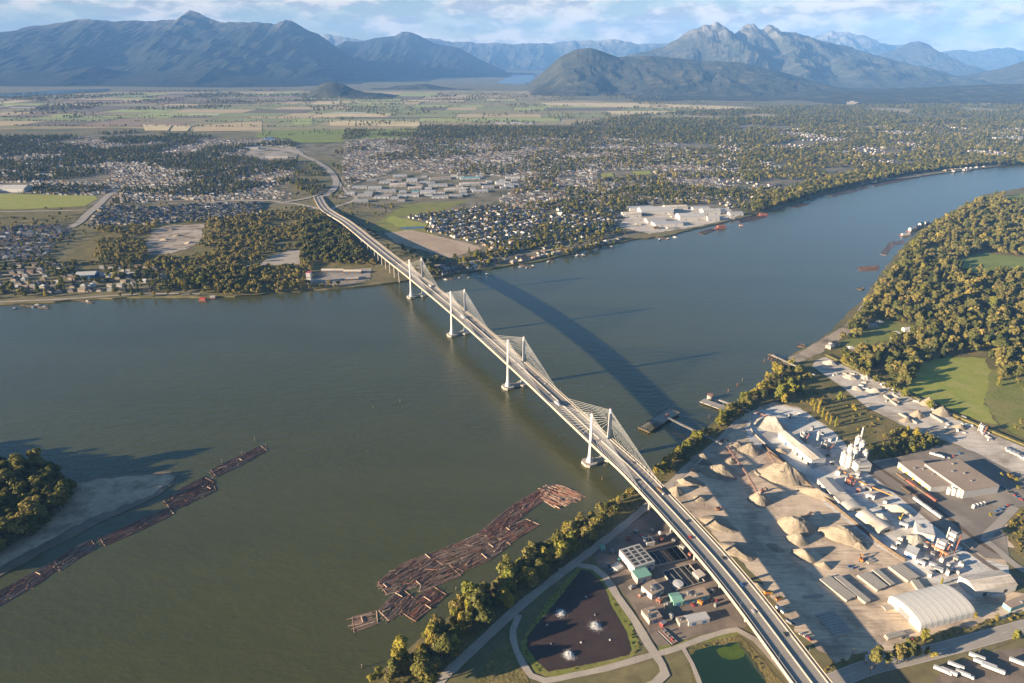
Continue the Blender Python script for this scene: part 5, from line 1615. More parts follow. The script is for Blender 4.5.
for i, (x, y, h, rr, lab) in enumerate(((842, 464.5, 18, 3.6, 'leftmost tall white silo of the cluster'), (847.5, 467.5, 18, 3.6, 'second white silo from the left of the cluster'), (853, 463, 21, 3.6, 'white silo directly behind the mill block'),
                                        (848.5, 458.5, 19, 3.4, 'white silo at the back left of the cluster'), (854.5, 455, 27, 3.2, 'tallest white silo at the back of the cluster'), (859, 459, 25, 3.4, 'second tallest white silo at the back of the cluster'),
                                        (863, 464, 19, 3.4, 'white silo at the right of the cluster'))):
    c = G(x, y, LZ)
    r = empty('silo', lab, 'silo', (c.x, c.y, LZ), 0, 'white silos of the cement works')
    b = MB(); b.tube((0, 0, -.5), (0, 0, h), rr, rr, 24); b.build('shell', M['white'], r, )
    b = MB(); b.tube((0, 0, h + .002), (0, 0, h + 1.6), rr, 0.8, 24); b.build('cap', M['sheet_grey'], r)
    b = MB(); b.tube((rr + .25, 0, 0), (rr + .25, 0, h + 1), 0.18, 0.18, 6); b.build('ladder', M['steel'], r)
    b = MB(); b.box(0, 0, h + 1.3, 2.2, 2.2, 1.8); b.build('filter_box', M['sheet_white'], r)
def tower(name, label, cat, px, py, h, L, W, rz, mt, floors=3, pipes=2):
    """an open steel process tower with boxed floors"""
    c = G(px, py, LZ)
    r = empty(name, label, cat, (c.x, c.y, LZ), R(rz))
    b = MB()
    for sx in (-1, 1):
        for sy in (-1, 1): b.tube((sx * L / 2, sy * W / 2, -.5), (sx * L / 2, sy * W / 2, h), 0.3, 0.3, 6)
    b.build('frame', M['steel'], r)
    rs = random.Random(int(px))
    for f in range(floors):
        z = h * (f + .35) / floors
        b = MB(); b.box(rs.uniform(-.1, .1) * L, 0, z, L * rs.uniform(.7, 1.1), W * rs.uniform(.7, 1.1), h / floors * .6); b.build('floor_block', M[mt], r)
    for q in range(pipes):
        b = MB(); x = rs.uniform(-.4, .4) * L; b.tube((x, W * .65, 0), (x, W * .65, h * rs.uniform(.9, 1.25)), .7, .7, 10); b.build('pipe', M['sheet_white'], r)
    b = MB(); b.bar((-L / 2, -W * .7 - 1, 0.3), (L / 2, -W * .7 - 1, h * .9), 1.2, .3); b.build('stair', M['rust'], r)
    return r
tower('process_tower', 'steel process tower beside the long conveyor shed', 'tower', 803, 441, 15, 6, 6, 20, 'sheet_grey')
tower('process_tower', 'low tangle of grey process equipment below the thin white stack', 'tower', 826, 448, 8, 11, 8, 30, 'steel', 2, 3)
tower('process_tower', 'tall pinkish batching tower with silos beside the rail line', 'tower', 949, 549, 22, 8, 7, 40, 'dust', 4, 4)
tower('process_tower', 'shorter white batching tower joined to the pinkish one', 'tower', 940, 552, 15, 7, 7, 40, 'sheet_white', 3, 2)
tower('process_tower', 'small white batching plant in the precast yard', 'tower', 981, 432, 11, 6, 5, 30, 'sheet_white', 3, 3)
tower('process_tower', 'rusty crusher frame in the middle of the cement works', 'tower', 849, 484, 8, 8, 6, 40, 'rust', 2, 1)
for x, y, h, rr, lab in ((817, 442, 17, 1.3, 'thin white stack right of the conveyor shed'), (836, 444, 11, 0.9, 'short thin stack nearer the white silos'), (859, 447, 30, 1.1, 'thin pipe stack rising above the white silos')):
    c = G(x, y, LZ)
    r = empty('stack', lab, 'chimney', (c.x, c.y, LZ))
    b = MB(); b.tube((0, 0, -.5), (0, 0, h), rr * 1.3, rr, 14); b.build('shaft', M['sheet_white'], r)
    b = MB(); b.tube((0, 0, h + .002), (0, 0, h + .8), rr * 1.15, rr * 1.15, 14); b.build('rim', M['steel'], r)
roofed('batch_building', 'white-roofed block building of the second batching plant', 'building', [(915.5, 531), (934, 536.5), (933, 524), (917, 522)], 9, wall='sheet_white', roof='dust', doors=2, vents=2)
roofed('batch_building', 'small white house below the block building of the batching plant', 'building', [(905, 551), (915, 556), (921, 549), (908, 545)], 6, wall='white', roof='dust', doors=1)
def barrel_px(name, label, cat, px, h, mt, wall=0.0, ribs=0):
    xy, rz, L, W = fit(px, LZ)
    r = empty(name, label, cat, (xy[0], xy[1], LZ), rz)
    b = MB(); b.barrel(L, W, -0.3, h, 0, 16, wall); b.build('shell', M[mt], r)
    if ribs:
        for i in range(ribs):
            b = MB(); x = (-.5 + (i + .5) / ribs) * L
            n = 16
            prof = [(-W / 2 * 1.012 * math.cos(math.pi * k / n), wall + 0.08 + (h - wall) * math.sin(math.pi * k / n) ** 0.8) for k in range(n + 1)]
            prof = [(prof[0][0], 0)] + prof + [(prof[-1][0], 0)]
            for (y0, z0), (y1, z1) in zip(prof, prof[1:]): b.bar((x, y0, z0), (x, y1, z1), 0.16, 0.03)
            b.build('rib', M[mt], r)
    for s in (-1, 1):
        b = MB(); b.box(s * (L / 2 + .08), 0, 0, 0.16, W * .34, h * .5); b.build('door', M['darkmetal'] if s > 0 else M['steel'], r)
    return r
barrel_px('tent_hall', 'large cream fabric tent hall with ribbed sides at the bottom right', 'hall', [(914, 633), (969, 619), (944, 588), (893, 601)], 13, 'tent', 5.0, 9)
barrel_px('barrel_shed', 'dark half-round shed with a grey end in front of the silos', 'shed', [(842, 507), (850, 515), (864, 507), (856, 500)], 6.5, 'sheet_grey')
barrel_px('barrel_shed', 'long pale half-round shed along the yard wall', 'shed', [(857, 519), (881, 537), (892, 528), (868, 511)], 7.5, 'precast')
roofed('gable_shed', 'large pale gabled shed at the lower end of the cement works', 'shed', [(972, 591), (1012, 586), (1005, 569), (963, 576)], 8, wall='sheet_white', roof='precast', kind='gable', rise=4.0, doors=2, doormat='darkmetal')
roofed('store', 'low brown-roofed building with a teal edge at the right frame edge', 'store', [(1003, 603), (1011, 608), (1040, 598), (1032, 592)], 4.5, wall='teal', roof='roof_brown', vents=3)
roofed('warehouse', 'lower left half of the big grey-brown flat-roofed warehouse', 'warehouse', [(900, 464), (934, 489), (951, 483), (919, 458)], 8, wall='sheet_white', roof='roof_brown', vents=3, doors=5, doormat='yellow')
roofed('warehouse', 'taller right half of the big grey-brown flat-roofed warehouse', 'warehouse', [(921, 464), (968, 491), (996, 486), (962, 459)], 10.5, wall='sheet_white', roof='roof_brown', vents=4, doors=4)
for i, (x, y, lab) in enumerate(((948, 494, 'left of three upright white tanks at the warehouse corner'), (953, 495, 'middle of three upright white tanks at the warehouse corner'), (958, 496.5, 'right of three upright white tanks at the warehouse corner'),
                                 (973, 508, 'first of four white tanks in a row on the lot'), (976.5, 507, 'second of four white tanks in a row on the lot'), (980, 506, 'third of four white tanks in a row on the lot'), (983.5, 505, 'last of four white tanks in a row on the lot'))):
    c = G(x, y, LZ)
    h, rr = (9, 2.3) if i < 3 else (4.5, 1.7)
    r = empty('tank', lab, 'tank', (c.x, c.y, LZ), 0, 'upright white tanks')
    b = MB(); b.tube((0, 0, -.3), (0, 0, h), rr, rr, 18); b.build('shell', M['white'], r)
    b = MB(); b.tube((0, 0, h + .002), (0, 0, h + .7), rr, .3, 18); b.build('lid', M['sheet_white'], r)

# long wall between quarry and cement works
def wall_px(name, label, px, h, w, mt, z=LZ, cat='wall'):
    b = MB()
    fr = frames(smooth_path([G(x, y, z) for x, y in px], 12))
    rail(b, fr, -w / 2, w / 2, -0.4, h)
    return tag(b.build(name, M[mt]), label, cat)
wall_px('retaining_wall', 'long dark block wall between the quarry and the cement works', [(762, 446), (790, 470), (815, 492), (845, 516), (880, 545), (905, 562)], 4.0, 0.9, 'timber')
wall_px('retaining_wall', 'curved wall round the limestone stockpile', [(752, 418), (750, 428), (760, 440), (778, 455), (790, 466)], 2.2, 0.8, 'concrete')
wall_px('retaining_wall', 'concrete bunker wall, upper of three in the precast yard', [(884, 396), (897, 406)], 2.8, 2.5, 'concrete')
wall_px('retaining_wall', 'concrete bunker wall, middle of three in the precast yard', [(899, 414), (917, 424)], 2.8, 2.5, 'concrete')
wall_px('retaining_wall', 'concrete bunker wall, lower of three in the precast yard', [(930, 415), (943, 423)], 2.8, 2.5, 'concrete')
wall_px('hedge_bank', 'grass bank dividing the precast yard from the meadow', [(826, 355), (860, 371), (905, 393), (960, 418), (1060, 460)], 2.2, 5, 'scrub', cat='bank')
wall_px('pipe_rack', 'orange pipe rack running from the silos to the rail line', [(838, 468), (860, 482), (893, 496)], 0.9, 0.7, 'orange', z=LZ + 4, cat='pipe rack')

# stacks of precast beams
def stack(px, n, layers, label, h=1.3, mt='concrete', gap=0.35):
    xy, rz, L, W = fit(px, LZ + h * layers)
    r = empty('beam_stack', label, 'beam stack', (xy[0], xy[1], LZ), rz, 'stacks of concrete beams')
    for i in range(n):
        b = MB(); w = W / n
        for l in range(layers):
            b.box((0.3 if l % 2 else -.3), (-.5 + (i + .5) / n) * W, l * h + 0.15 * (l + 1) - .12, L * (1 - .012 * ((i * 7) % 5)), w * (1 - gap * .5), h)
        b.build('beam', M[mt], r)
    b = MB()
    for s in (-.35, 0, .35): b.box(s * L, 0, -.02, .4, W, .05)
    b.build('bearer', M['timber'], r)
    return r
stack([(837, 637.5), (858.5, 630), (830, 611.5), (813.5, 613.5)], 9, 1, 'wide shaded stack of nine blue-grey beams nearest the yard entrance', 1.6)
stack([(803, 598), (825, 596), (822, 594), (803, 595.5)], 3, 1, 'short shaded stack of beams above the nine-beam stack')
stack([(818, 578.5), (847, 600.5), (856, 596), (829.7, 575)], 4, 2, 'stepped stack of long beams left of the tall single row')
stack([(833, 576), (866.7, 604), (870, 599), (840.5, 575)], 2, 2, 'tall narrow row of long beams casting a wide shadow')
stack([(856, 574.4), (877.5, 590), (888, 586), (869, 571)], 5, 2, 'block of pale beams above the tent hall')
stack([(872, 569.5), (890, 585), (895.5, 583.4), (877.5, 568)], 2, 2, 'narrow row of beams right of the pale block')
stack([(888, 565.4), (908, 581.6), (920, 576), (901, 563)], 5, 2, 'highest block of pale beams next to the batching plant')
stack([(911, 580), (919, 592), (927, 590), (917, 578)], 3, 2, 'short stack of beams right above the tent hall roof')
stack([(886, 610), (897, 607), (893, 603), (882, 605)], 4, 1, 'low stack of slabs touching the corner of the tent hall')
stack([(870, 563), (877, 561), (868, 556), (862, 558)], 3, 1, 'small stack of beams at the sunny end of the quarry')
stack([(888, 639), (906, 634), (902, 630), (884, 634)], 3, 2, 'grey slabs stored beside the verge below the tent hall')
rs = random.Random(31)
for i in range(9):
    c = G(1011 - i * 0 + rs.uniform(-1, 1) + (i % 9) * 3.4 - 3, 450 + (i % 9) * 1.75, LZ)
    r = empty('concrete_block', 'pale concrete block in the row ending the precast yard, %s from left' % ordinal_(i + 1), 'block', (c.x, c.y, LZ), R(-25), 'row of concrete blocks')
    b = MB(); b.box(0, 0, -.05, 3.2, 9.5, 2.3); b.build('slab', M['white'], r)
    b = MB(); b.box(0, 0, 2.252, .3, 8, .25); b.build('lifting_bar', M['steel'], r)
for i, x in enumerate(sorted(rs.uniform(830, 990) for _ in range(44))):
    y = 372 + (x - 838) * 0.43 + rs.uniform(-9, 9)
    c = G(x, y, LZ)
    r = empty('concrete_block', 'loose precast piece lying in the precast yard, %s from its river end' % ordinal_(i + 1), 'block', (c.x, c.y, LZ), rs.uniform(0, 3), 'loose precast pieces')
    b = MB(); L = rs.uniform(3, 11); b.box(0, 0, -.05, L, rs.uniform(1.5, 3.5), rs.uniform(1, 2.6)); b.build('slab', M[rs.choice(('concrete', 'precast', 'sheet_white', 'dust'))], r)
    b = MB(); b.box(L * .2, 0, 0, .5, 4, .3); b.box(-L * .2, 0, 0, .5, 4, .3); b.build('bearer', M['timber'], r)
# ------------------------------------------------------------------ conveyors, docks
def conveyor(label, a, za, c, zc, mt='rust', w=2.0, legs=4, name='conveyor'):
    A, Cc = G(a[0], a[1], za), G(c[0], c[1], zc)
    o = Vector((A.x, A.y, 0))
    r = empty(name, label, 'conveyor', o)
    A, Cc = A - o, Cc - o
    b = MB(); b.bar(A, Cc, w, 0.5); b.build('belt', M['gravelroad'] if mt == 'rust' else M['precast'], r)
    d = (Cc - A).normalized(); n = Vector((d.y, -d.x, 0)).normalized()
    b = MB()
    for s in (-1, 1):
        off = n * (s * (w / 2 + .1))
        b.bar(A + off + Vector((0, 0, .7)), Cc + off + Vector((0, 0, .7)), .25, .25)
        b.bar(A + off - Vector((0, 0, .7)), Cc + off - Vector((0, 0, .7)), .25, .25)
        k = max(2, int((Cc - A).length / 3))
        for i in range(k):
            p, q = A.lerp(Cc, i / k), A.lerp(Cc, (i + 1) / k)
            u = Vector((0, 0, .7 if i % 2 else -.7))
            b.bar(p + off + u, q + off - u, .16, .16)
    b.build('truss', M[mt], r)
    for i in range(legs):
        p = A.lerp(Cc, (i + .5) / legs)
        b = MB()
        for s in (-1, 1): b.tube(p + n * (s * w * .5) - Vector((0, 0, .5)), (p.x + n.x * s * w * .9, p.y + n.y * s * w * .9, -2), .22, .22, 6)
        b.build('leg', M[mt], r)
    return r


conveyor('pale conveyor bridge from the loading dock over the bank trees', (668, 418), 8, (722, 444), 9, 'steel', 2.4, 5)
conveyor('red-brown conveyor truss across the upper quarry', (727, 446), 5, (748, 475), 9, 'rust', 2.2, 3)
conveyor('red-brown stacker conveyor ending over the round gravel cone', (748, 476), 7, (760, 496), 14, 'rust', 2.2, 2)
conveyor('pale conveyor from the concrete pier to the limestone stockpile', (719, 400), 8, (758, 414), 9, 'steel', 2.2, 4)
conveyor('short rusty conveyor feeding the limestone stockpile', (756, 412), 9, (778, 420), 14, 'rust', 2.0, 2)
conveyor('pale conveyor pier reaching the precast yard', (772, 355), 6, (815, 375), 6, 'steel', 2.2, 5)
conveyor('orange conveyor in the second batching plant', (925, 541), 4, (948, 555), 12, 'orange', 1.6, 2)


conveyor('steel conveyor running down to the flat-topped gravel mound', (812, 512), 4, (797, 524), 11, 'rust', 1.8, 2)
conveyor('steel radial conveyor over the riverbank gravel cone', (690, 470), 3, (702, 459), 10, 'steel', 1.8, 2)
conveyor('thin conveyor from the stockpile wall to the largest gravel pile', (768, 452), 4, (781, 472), 16, 'rust', 1.8, 2)


def dock(name, label, px, top, mt_top, cat='dock', z=0, piles=8, rim=True):
    xy, rz, L, W = fit(px, top)
    r = empty(name, label, cat, (xy[0], xy[1], 0), rz)
    b = MB(); b.box(0, 0, top - 1.2, L, W, 1.2); b.build('deck', M[mt_top], r)
    if rim:
        b = MB()
        for s in (-1, 1):
            b.box(0, s * (W / 2 + .2), top - 1.4, L + .8, .39, 2.0)
            b.box(s * (L / 2 + .2), 0, top - 1.4, .39, W, 1.98)
        b.build('fender', M['timber'], r)
    for i in range(piles):
        s = -1 if i % 2 else 1
        b = MB(); x = (-.5 + (i // 2 + .5) / (piles / 2)) * L
        b.tube((x, s * (W / 2 + .75), -4), (x, s * (W / 2 + .75), top + 1.6), .45, .45, 8); b.build('pile', M['timber'], r)
    return r


dock('loading_barge', 'flat grey barge with brown timber ends moored at the loading conveyor', [(640, 428), (652, 433), (677, 412), (667, 408)], 3.0, 'lot', 'barge')
c = G(667, 418, 3)
r = empty('loading_hopper', 'rusty loading hopper standing on the moored barge', 'hopper', (c.x, c.y, 3.0), .5)
b = MB(); b.tube((0, 0, 3), (0, 0, 6.5), 1.0, 3.0, 4); b.build('funnel', M['rust'], r)
b = MB()
for s in (-1, 1):
    for t in (-1, 1): b.tube((s * 2, t * 2, 0), (s * 2, t * 2, 5.5), .25, .25, 6)
b.build('frame', M['rust'], r)
b = MB(); b.box(0, 0, 6.6, 6.5, 1.5, .5); b.build('walkway', M['steel'], r)
dock('pier', 'pale concrete mooring pier beside the bank trees', [(700, 402), (724, 410), (727, 407), (704, 398)], 3.0, 'concrete', 'pier', piles=6, rim=False)
c = G(710, 397, 3)
r = empty('mooring_dolphin', 'round rust-topped mooring dolphin at the end of the concrete pier', 'dolphin', (c.x, c.y, 0))
b = MB(); b.tube((0, 0, -4), (0, 0, 6), 4.5, 4.5, 20); b.build('drum', M['concrete'], r)
b = MB()
for i in range(12): b.tube((3.6 * math.cos(i * .523), 3.6 * math.sin(i * .523), 6), (3.6 * math.cos(i * .523), 3.6 * math.sin(i * .523), 8.5), .35, .35, 6)
b.build('fender_ring', M['rust'], r)
dock('pier', 'thin wooden jetty pointing into the river below the right bank houses', [(768, 354), (800, 367), (802, 366), (770, 353)], 3.0, 'timber', 'jetty', piles=10, rim=False)
dock('float', 'small floating work platform off the right bank beach', [(797, 346), (804, 347), (806, 345), (799, 344)], 1.2, 'timber', 'float', piles=4)
dock('float', 'tiny float tied below the right bank wood', [(858, 289), (862, 290), (864, 288.5), (860, 287.5)], 1.0, 'timber', 'float', piles=2)

for i, (x, y, h, lab) in enumerate(((737, 386, 5, 'nearest rusty pile of the line beyond the concrete pier'), (728, 392, 5, 'rusty pile between concrete pier and bank trees'), (764, 362, 5, 'leftmost rusty pile at the head of the wooden jetty'), (768, 360, 6, 'second rusty pile at the head of the wooden jetty'),
                                    (771, 361, 6, 'third rusty pile at the head of the wooden jetty'), (774, 358, 6, 'right rusty pile at the head of the wooden jetty'), (742, 381, 5, 'lone pale pile standing off the bank trees'), (709, 418, 6, 'pile beside the moored barge conveyor'),
                                    (400, 402, 4, 'tiny marker pile alone in the middle of the river'), (373, 408, 3, 'small dark snag left of the marker pile'), (255, 441, 6, 'tall pile beyond the end of the left log boom'), (266, 449, 7, 'tall pile at the tip of the left log boom'),
                                    (242, 455, 5, 'first pile along the outer left log boom'), (222, 463, 5, 'second pile along the outer left log boom'), (109, 523, 5, 'pile beside the middle left log boom'), (602, 480, 4, 'thin pile in the water left of the bridge pier'),
                                    (604, 466, 3, 'short pile beside the bridge pier pad'), (362, 668, 4, 'thin stake in the water near the bottom bank'), (456, 590, 3, 'stake between log raft and bank trees'))):
    c = G(x, y, 0)
    r = empty('mooring_pile', lab, 'pile', (c.x, c.y, 0), 0, 'mooring piles in the river')
    b = MB(); b.tube((0, 0, -4), (0.1, 0.1, h), .55, .42, 8); b.build('post', M['rust'] if 'rusty' in lab else M['timber'], r)
    b = MB(); b.tube((0.1, 0.1, h + .002), (0.1, 0.1, h + .35), .52, .2, 8); b.build('cap', M['steel'], r)

# ------------------------------------------------------------------ log rafts
LOGM = rand_mat('wet_logs', [(0.17, 0.10, 0.08), (0.12, 0.075, 0.065), (0.21, 0.125, 0.095), (0.15, 0.10, 0.09), (0.24, 0.16, 0.12)])
LOGMATS = [plain('log_bark_%s' % n_, c, 0.9, 0.3, 0.3) for n_, c in (('red', (0.42, 0.19, 0.125)), ('brown', (0.35, 0.215, 0.15)), ('grey', (0.42, 0.31, 0.24)), ('pale', (0.58, 0.43, 0.31)), ('dark', (0.22, 0.13, 0.095)))]


def log_raft(label, px, dirpx, dens=1.0, w=(3, 4, 3, .5, 3), pale=3, seed=0, length=(6.5, 12), stack=0.5):
    poly = [G(x, y, 0) for x, y in px]
    o = sum(poly, Vector()) / len(poly)
    a, c = G(*dirpx[0], 0), G(*dirpx[1], 0)
    th = math.atan2(c.y - a.y, c.x - a.x)
    root = empty('log_raft', label, 'log raft', (o.x, o.y, 0), 0, 'log rafts on the river')
    loc = [(p.x - o.x, p.y - o.y) for p in poly]
    rs = random.Random(seed + 3)
    e = (math.cos(th), math.sin(th)); n = (-e[1], e[0])
    us = [p[0] * e[0] + p[1] * e[1] for p in loc]; vs = [p[0] * n[0] + p[1] * n[1] for p in loc]
    cand = []
    v = min(vs)
    while v < max(vs):
        u = min(us) + rs.uniform(-4, 4)
        while u < max(us):
            L = rs.uniform(*length)
            cand.append((u + L / 2, v + rs.uniform(-.3, .3), L))
            u += L * rs.uniform(.92, 1.12)
        v += rs.uniform(.62, .92) / dens
    xy = np.array([(u * e[0] + v * n[0], u * e[1] + v * n[1]) for u, v, L in cand])
    ok = inside(xy, loc)
    for (u, v, L), k in list(zip(cand, ok)): pass
    ends = [np.array([((u + s * L * .45) * e[0] + v * n[0], (u + s * L * .45) * e[1] + v * n[1]) for u, v, L in cand]) for s in (-1, 1)]
    ok &= inside(ends[0], loc) | inside(ends[1], loc)
    b = MB()
    for (u, v, L), k, p in zip(cand, ok, xy):
        if not k or rs.random() < .06: continue
        t = th + rs.gauss(0, .06) + (rs.uniform(-.8, .8) if rs.random() < .035 else 0)
        r_ = rs.uniform(.28, .5)
        z = 0.12 + (rs.uniform(.4, .9) if rs.random() < stack * .3 else 0)
        d = Vector((math.cos(t) * L / 2, math.sin(t) * L / 2, 0))
        q = Vector((p[0], p[1], z))
        b.tube(q - d, q + d, r_, r_ * .8, 6, rs.choices(range(5), w)[0])
    tag(b.build('floating_logs', LOGMATS, root), kind='stuff')
    k = len(loc)
    for i in range(k):
        p, q = Vector((*loc[i], .2)), Vector((*loc[(i + 1) % k], .2))
        b = MB(); b.tube(p, q, .42, .38, 6); b.build('boom_stick', LOGMATS[3] if (q - p).length < 18 else LOGMATS[1], root)
    for i in range(pale):
        j = rs.randrange(len(xy))
        if not ok[j]: continue
        b = MB()
        q = Vector((xy[j][0], xy[j][1], 1.0)); t = th + rs.choice((rs.uniform(-.5, .5), 1.57))
        d = Vector((math.cos(t), math.sin(t), 0)) * rs.uniform(3, 5)
        b.tube(q - d, q + d, .5, .4, 6); b.build('bleached_log', LOGMATS[3], root)
    return root


K = 3.208
def bx(*p): return [(340 + x / K, 470 + y / K) for x, y in p]
REDW, GREYW = (6, 3, 2, .3, 3), (1.5, 4, 4, .7, 3)
log_raft('small square raft of pale logs at the lower left end of the rafts', bx((40, 472), (118, 452), (121, 494), (46, 522)), bx((40, 515), (118, 492)), 1, (2, 3, 4, 3, 1), 3, 1, (18, 24))
log_raft('lower left raft of grey logs nearest the small square raft', bx((125, 452), (160, 410), (200, 380), (240, 415), (225, 440), (157, 484)), bx((125, 452), (198, 388)), 1.1, GREYW, 2, 2)
log_raft('brown raft of logs jutting towards the bank trees', bx((193, 454), (245, 408), (300, 374), (344, 402), (242, 486)), bx((193, 456), (298, 376)), 1.1, (4, 4, 2, .5, 2), 2, 3)
log_raft('wide purple-brown raft at the upper left edge of the rafts', bx((122, 360), (200, 300), (282, 270), (328, 304), (290, 345), (245, 375), (205, 385), (152, 400)), bx((122, 360), (278, 272)), 1.1, GREYW, 3, 4)
log_raft('small grey raft in the centre of the lower rafts', bx((262, 362), (300, 330), (350, 304), (388, 340), (300, 376), (255, 392)), bx((270, 350), (348, 306)), 1.0, GREYW, 1, 5)
log_raft('middle raft of grey-brown logs on the river side', bx((284, 270), (400, 226), (438, 206), (500, 216), (465, 246), (380, 292), (332, 306)), bx((284, 270), (438, 212)), 1.1, GREYW, 3, 6)
log_raft('loose raft with several bleached logs on the bank side', bx((350, 304), (395, 280), (450, 250), (502, 218), (548, 240), (480, 290), (396, 326)), bx((360, 302), (502, 222)), .9, GREYW, 7, 7)
log_raft('long dense red-brown raft leading to the upper end', bx((440, 206), (500, 155), (560, 110), (640, 62), (690, 46), (672, 84), (610, 130), (520, 205), (500, 216)), bx((440, 206), (560, 112)), 1.3, REDW, 3, 8)
log_raft('narrow reddish raft inside the long dense raft', bx((504, 214), (560, 172), (598, 158), (640, 176), (546, 236)), bx((510, 208), (598, 160)), 1.1, REDW, 1, 9)
log_raft('topmost raft of brown logs curving to the bank trees', bx((642, 62), (690, 46), (722, 54), (780, 80), (752, 100), (690, 122), (656, 100)), bx((690, 46), (780, 84)), 1.2, (5, 4, 3, 1, 2), 4, 10)
log_raft('longest left boom of logs at the frame edge', [(-30, 612), (0, 591), (25, 577), (54, 561), (59, 568), (40, 583), (0, 606), (-30, 624)], [(0, 600), (54, 565)], .9, GREYW, 2, 11)
log_raft('short log boom between the edge boom and the pale end logs', [(55, 561), (75, 547), (91, 540), (97, 548), (76, 560), (60, 571)], [(55, 566), (93, 544)], .9, GREYW, 1, 12)
log_raft('thin middle log boom below the sandbar', [(100, 538), (140, 520), (168, 508), (174, 514), (140, 531), (105, 546)], [(100, 542), (170, 510)], 1, (4, 4, 3, .5, 2), 2, 13)
log_raft('broad oval log boom beyond the sandbar tip', [(164, 501), (182, 488), (204, 477), (213, 482), (216, 491), (195, 501), (172, 511)], [(164, 506), (210, 482)], 1, (3, 4, 3, .5, 3), 2, 14)
log_raft('outermost left log boom with piles along its back', [(211, 470), (235, 458), (261, 446), (267, 451), (240, 466), (216, 477)], [(211, 473), (264, 448)], 1, GREYW, 2, 15)
log_raft('log raft off the right bank wood, the lower of two', [(858, 267), (879, 265.5), (877, 271), (861, 271)], [(858, 269), (878, 267)], .5, REDW, 0, 16, (12, 20))
log_raft('log raft off the right bank wood, the upper of two', [(880, 254), (890, 242), (904, 240.5), (904, 243.5), (894, 245), (886, 255.5)], [(880, 254), (890, 242)], .5, REDW, 0, 17, (12, 20))
log_raft('red log raft by the far right bank, left of three', [(791, 206), (799, 203.5), (810, 203), (806, 206), (795, 208)], [(791, 206), (808, 204)], .35, REDW, 0, 18, (14, 22))
log_raft('thin red log raft by the far right bank, middle of three', [(830, 195), (850, 190), (868, 186), (868, 188), (850, 193), (832, 197)], [(830, 196), (868, 187)], .35, REDW, 0, 19, (16, 26))
log_raft('thin red log raft by the far right bank, right of three', [(872, 185), (900, 179.5), (922, 175.5), (922, 177), (900, 181.5), (874, 187)], [(872, 186), (922, 176)], .35, REDW, 0, 20, (16, 26))
log_raft('red log raft moored beside the waterfront mill', [(738, 221), (750, 217), (766, 214.5), (764, 217.5), (748, 221.5), (740, 223)], [(738, 222), (765, 216)], .4, REDW, 0, 21, (14, 24))
log_raft('small log raft below the waterfront mill', [(698, 233), (712, 228.5), (718, 229.5), (704, 235)], [(698, 233), (714, 229)], .4, REDW, 0, 22, (12, 20))

# ------------------------------------------------------------------ boats and floats
def boat(label, px, py, L, rz, mt='white', name='boat', grp=None):
    c = G(px, py, 0)
    r = empty(name, label, 'boat', (c.x, c.y, 0), R(rz), grp)
    b = MB(); W = L * .3
    prof = [(-L / 2, -W / 2), (L * .2, -W / 2), (L / 2, 0), (L * .2, W / 2), (-L / 2, W / 2)]
    n = 5
    vs = [(x * .9, y * .75, -.5) for x, y in prof] + [(x, y, L * .11) for x, y in prof]
    b.add(vs, [(i, (i + 1) % n, n + (i + 1) % n, n + i) for i in range(n)] + [(0, 4, 3, 2, 1), (5, 6, 7, 8, 9)]); b.build('hull', M[mt], r)
    b = MB(); b.box(-L * .08, 0, L * .11 + .002, L * .36, W * .66, L * .13); b.build('cabin', M['white'], r)
    b = MB(); b.box(L * .06, 0, L * .15, L * .1, W * .68, L * .06); b.build('window', M['glass'], r)
    return r


def float_house(label, px, py, L, W, h, rz, roof, wall='sheet_white', cat='barge'):
    c = G(px, py, 0)
    r = empty('house_barge', label, cat, (c.x, c.y, 0), R(rz))
    b = MB(); b.box(0, 0, -.8, L, W, 2.0); b.build('hull', M['rust'], r)
    b = MB(); b.box(0, 0, 1.203, L * .7, W * .7, h); b.build('walls', M[wall], r)
    b = MB(); b.gable(L * .7, W * .7, 1.205 + h, h * .4, .4); b.build('roof', M[roof], r)
    return r


float_house('red-hulled barge moored below the white mill buildings', 721, 228, 34, 15, 6, 10, 'rust', 'rust')
float_house('red barge at the outer end of the mill log pond', 763, 215.5, 34, 14, 5, 5, 'rust', 'rust')
float_house('grey workboat shed moored right of the mill', 732, 220, 20, 12, 7, 8, 'sheet_grey', 'concrete')
float_house('small red-roofed float below the trees left of the mill', 741, 226, 14, 7, 3, 5, 'rust')
float_house('red-roofed boathouse on the left riverbank', 203, 300.5, 17, 9, 4, 0, 'red', 'rust')
float_house('pale roofed float left of the red boathouse', 213, 298, 14, 8, 3, 10, 'sheet_white')
for i, (x, y, L, W, h, z, rf, lab) in enumerate(((905, 235.5, 32, 12, 4, 10, 'sheet_white', 'white flat barge at the near end of the moored barge cluster'), (912, 231, 40, 13, 8, 30, 'sheet_white', 'white house barge in the middle of the barge cluster'),
                                                 (917, 229, 44, 12, 7, 40, 'rust', 'dark red barge in the middle of the barge cluster'), (921, 226, 40, 12, 8, 40, 'sheet_grey', 'grey-roofed barge at the back of the barge cluster'), (926, 224, 34, 11, 6, 35, 'sheet_white', 'white barge at the bank end of the barge cluster'))):
    float_house(lab, x, y, L, W, h, z, rf)
for i, (x, y, lab) in enumerate(((165, 240, 'brown earth heap in the middle of the stripped clearing'), (178, 236, 'reddish earth heap right of the brown one in the clearing'), (190, 243, 'pale gravel heap in the lower right of the clearing'), (172, 230, 'low spoil heap at the top of the clearing'))):
    pile(x, y, 16, 11, 4, lab, 20 * i, ('dirt', 'stripped', 'sand', 'dirt')[i], seed=500 + i)
rs = random.Random(12)
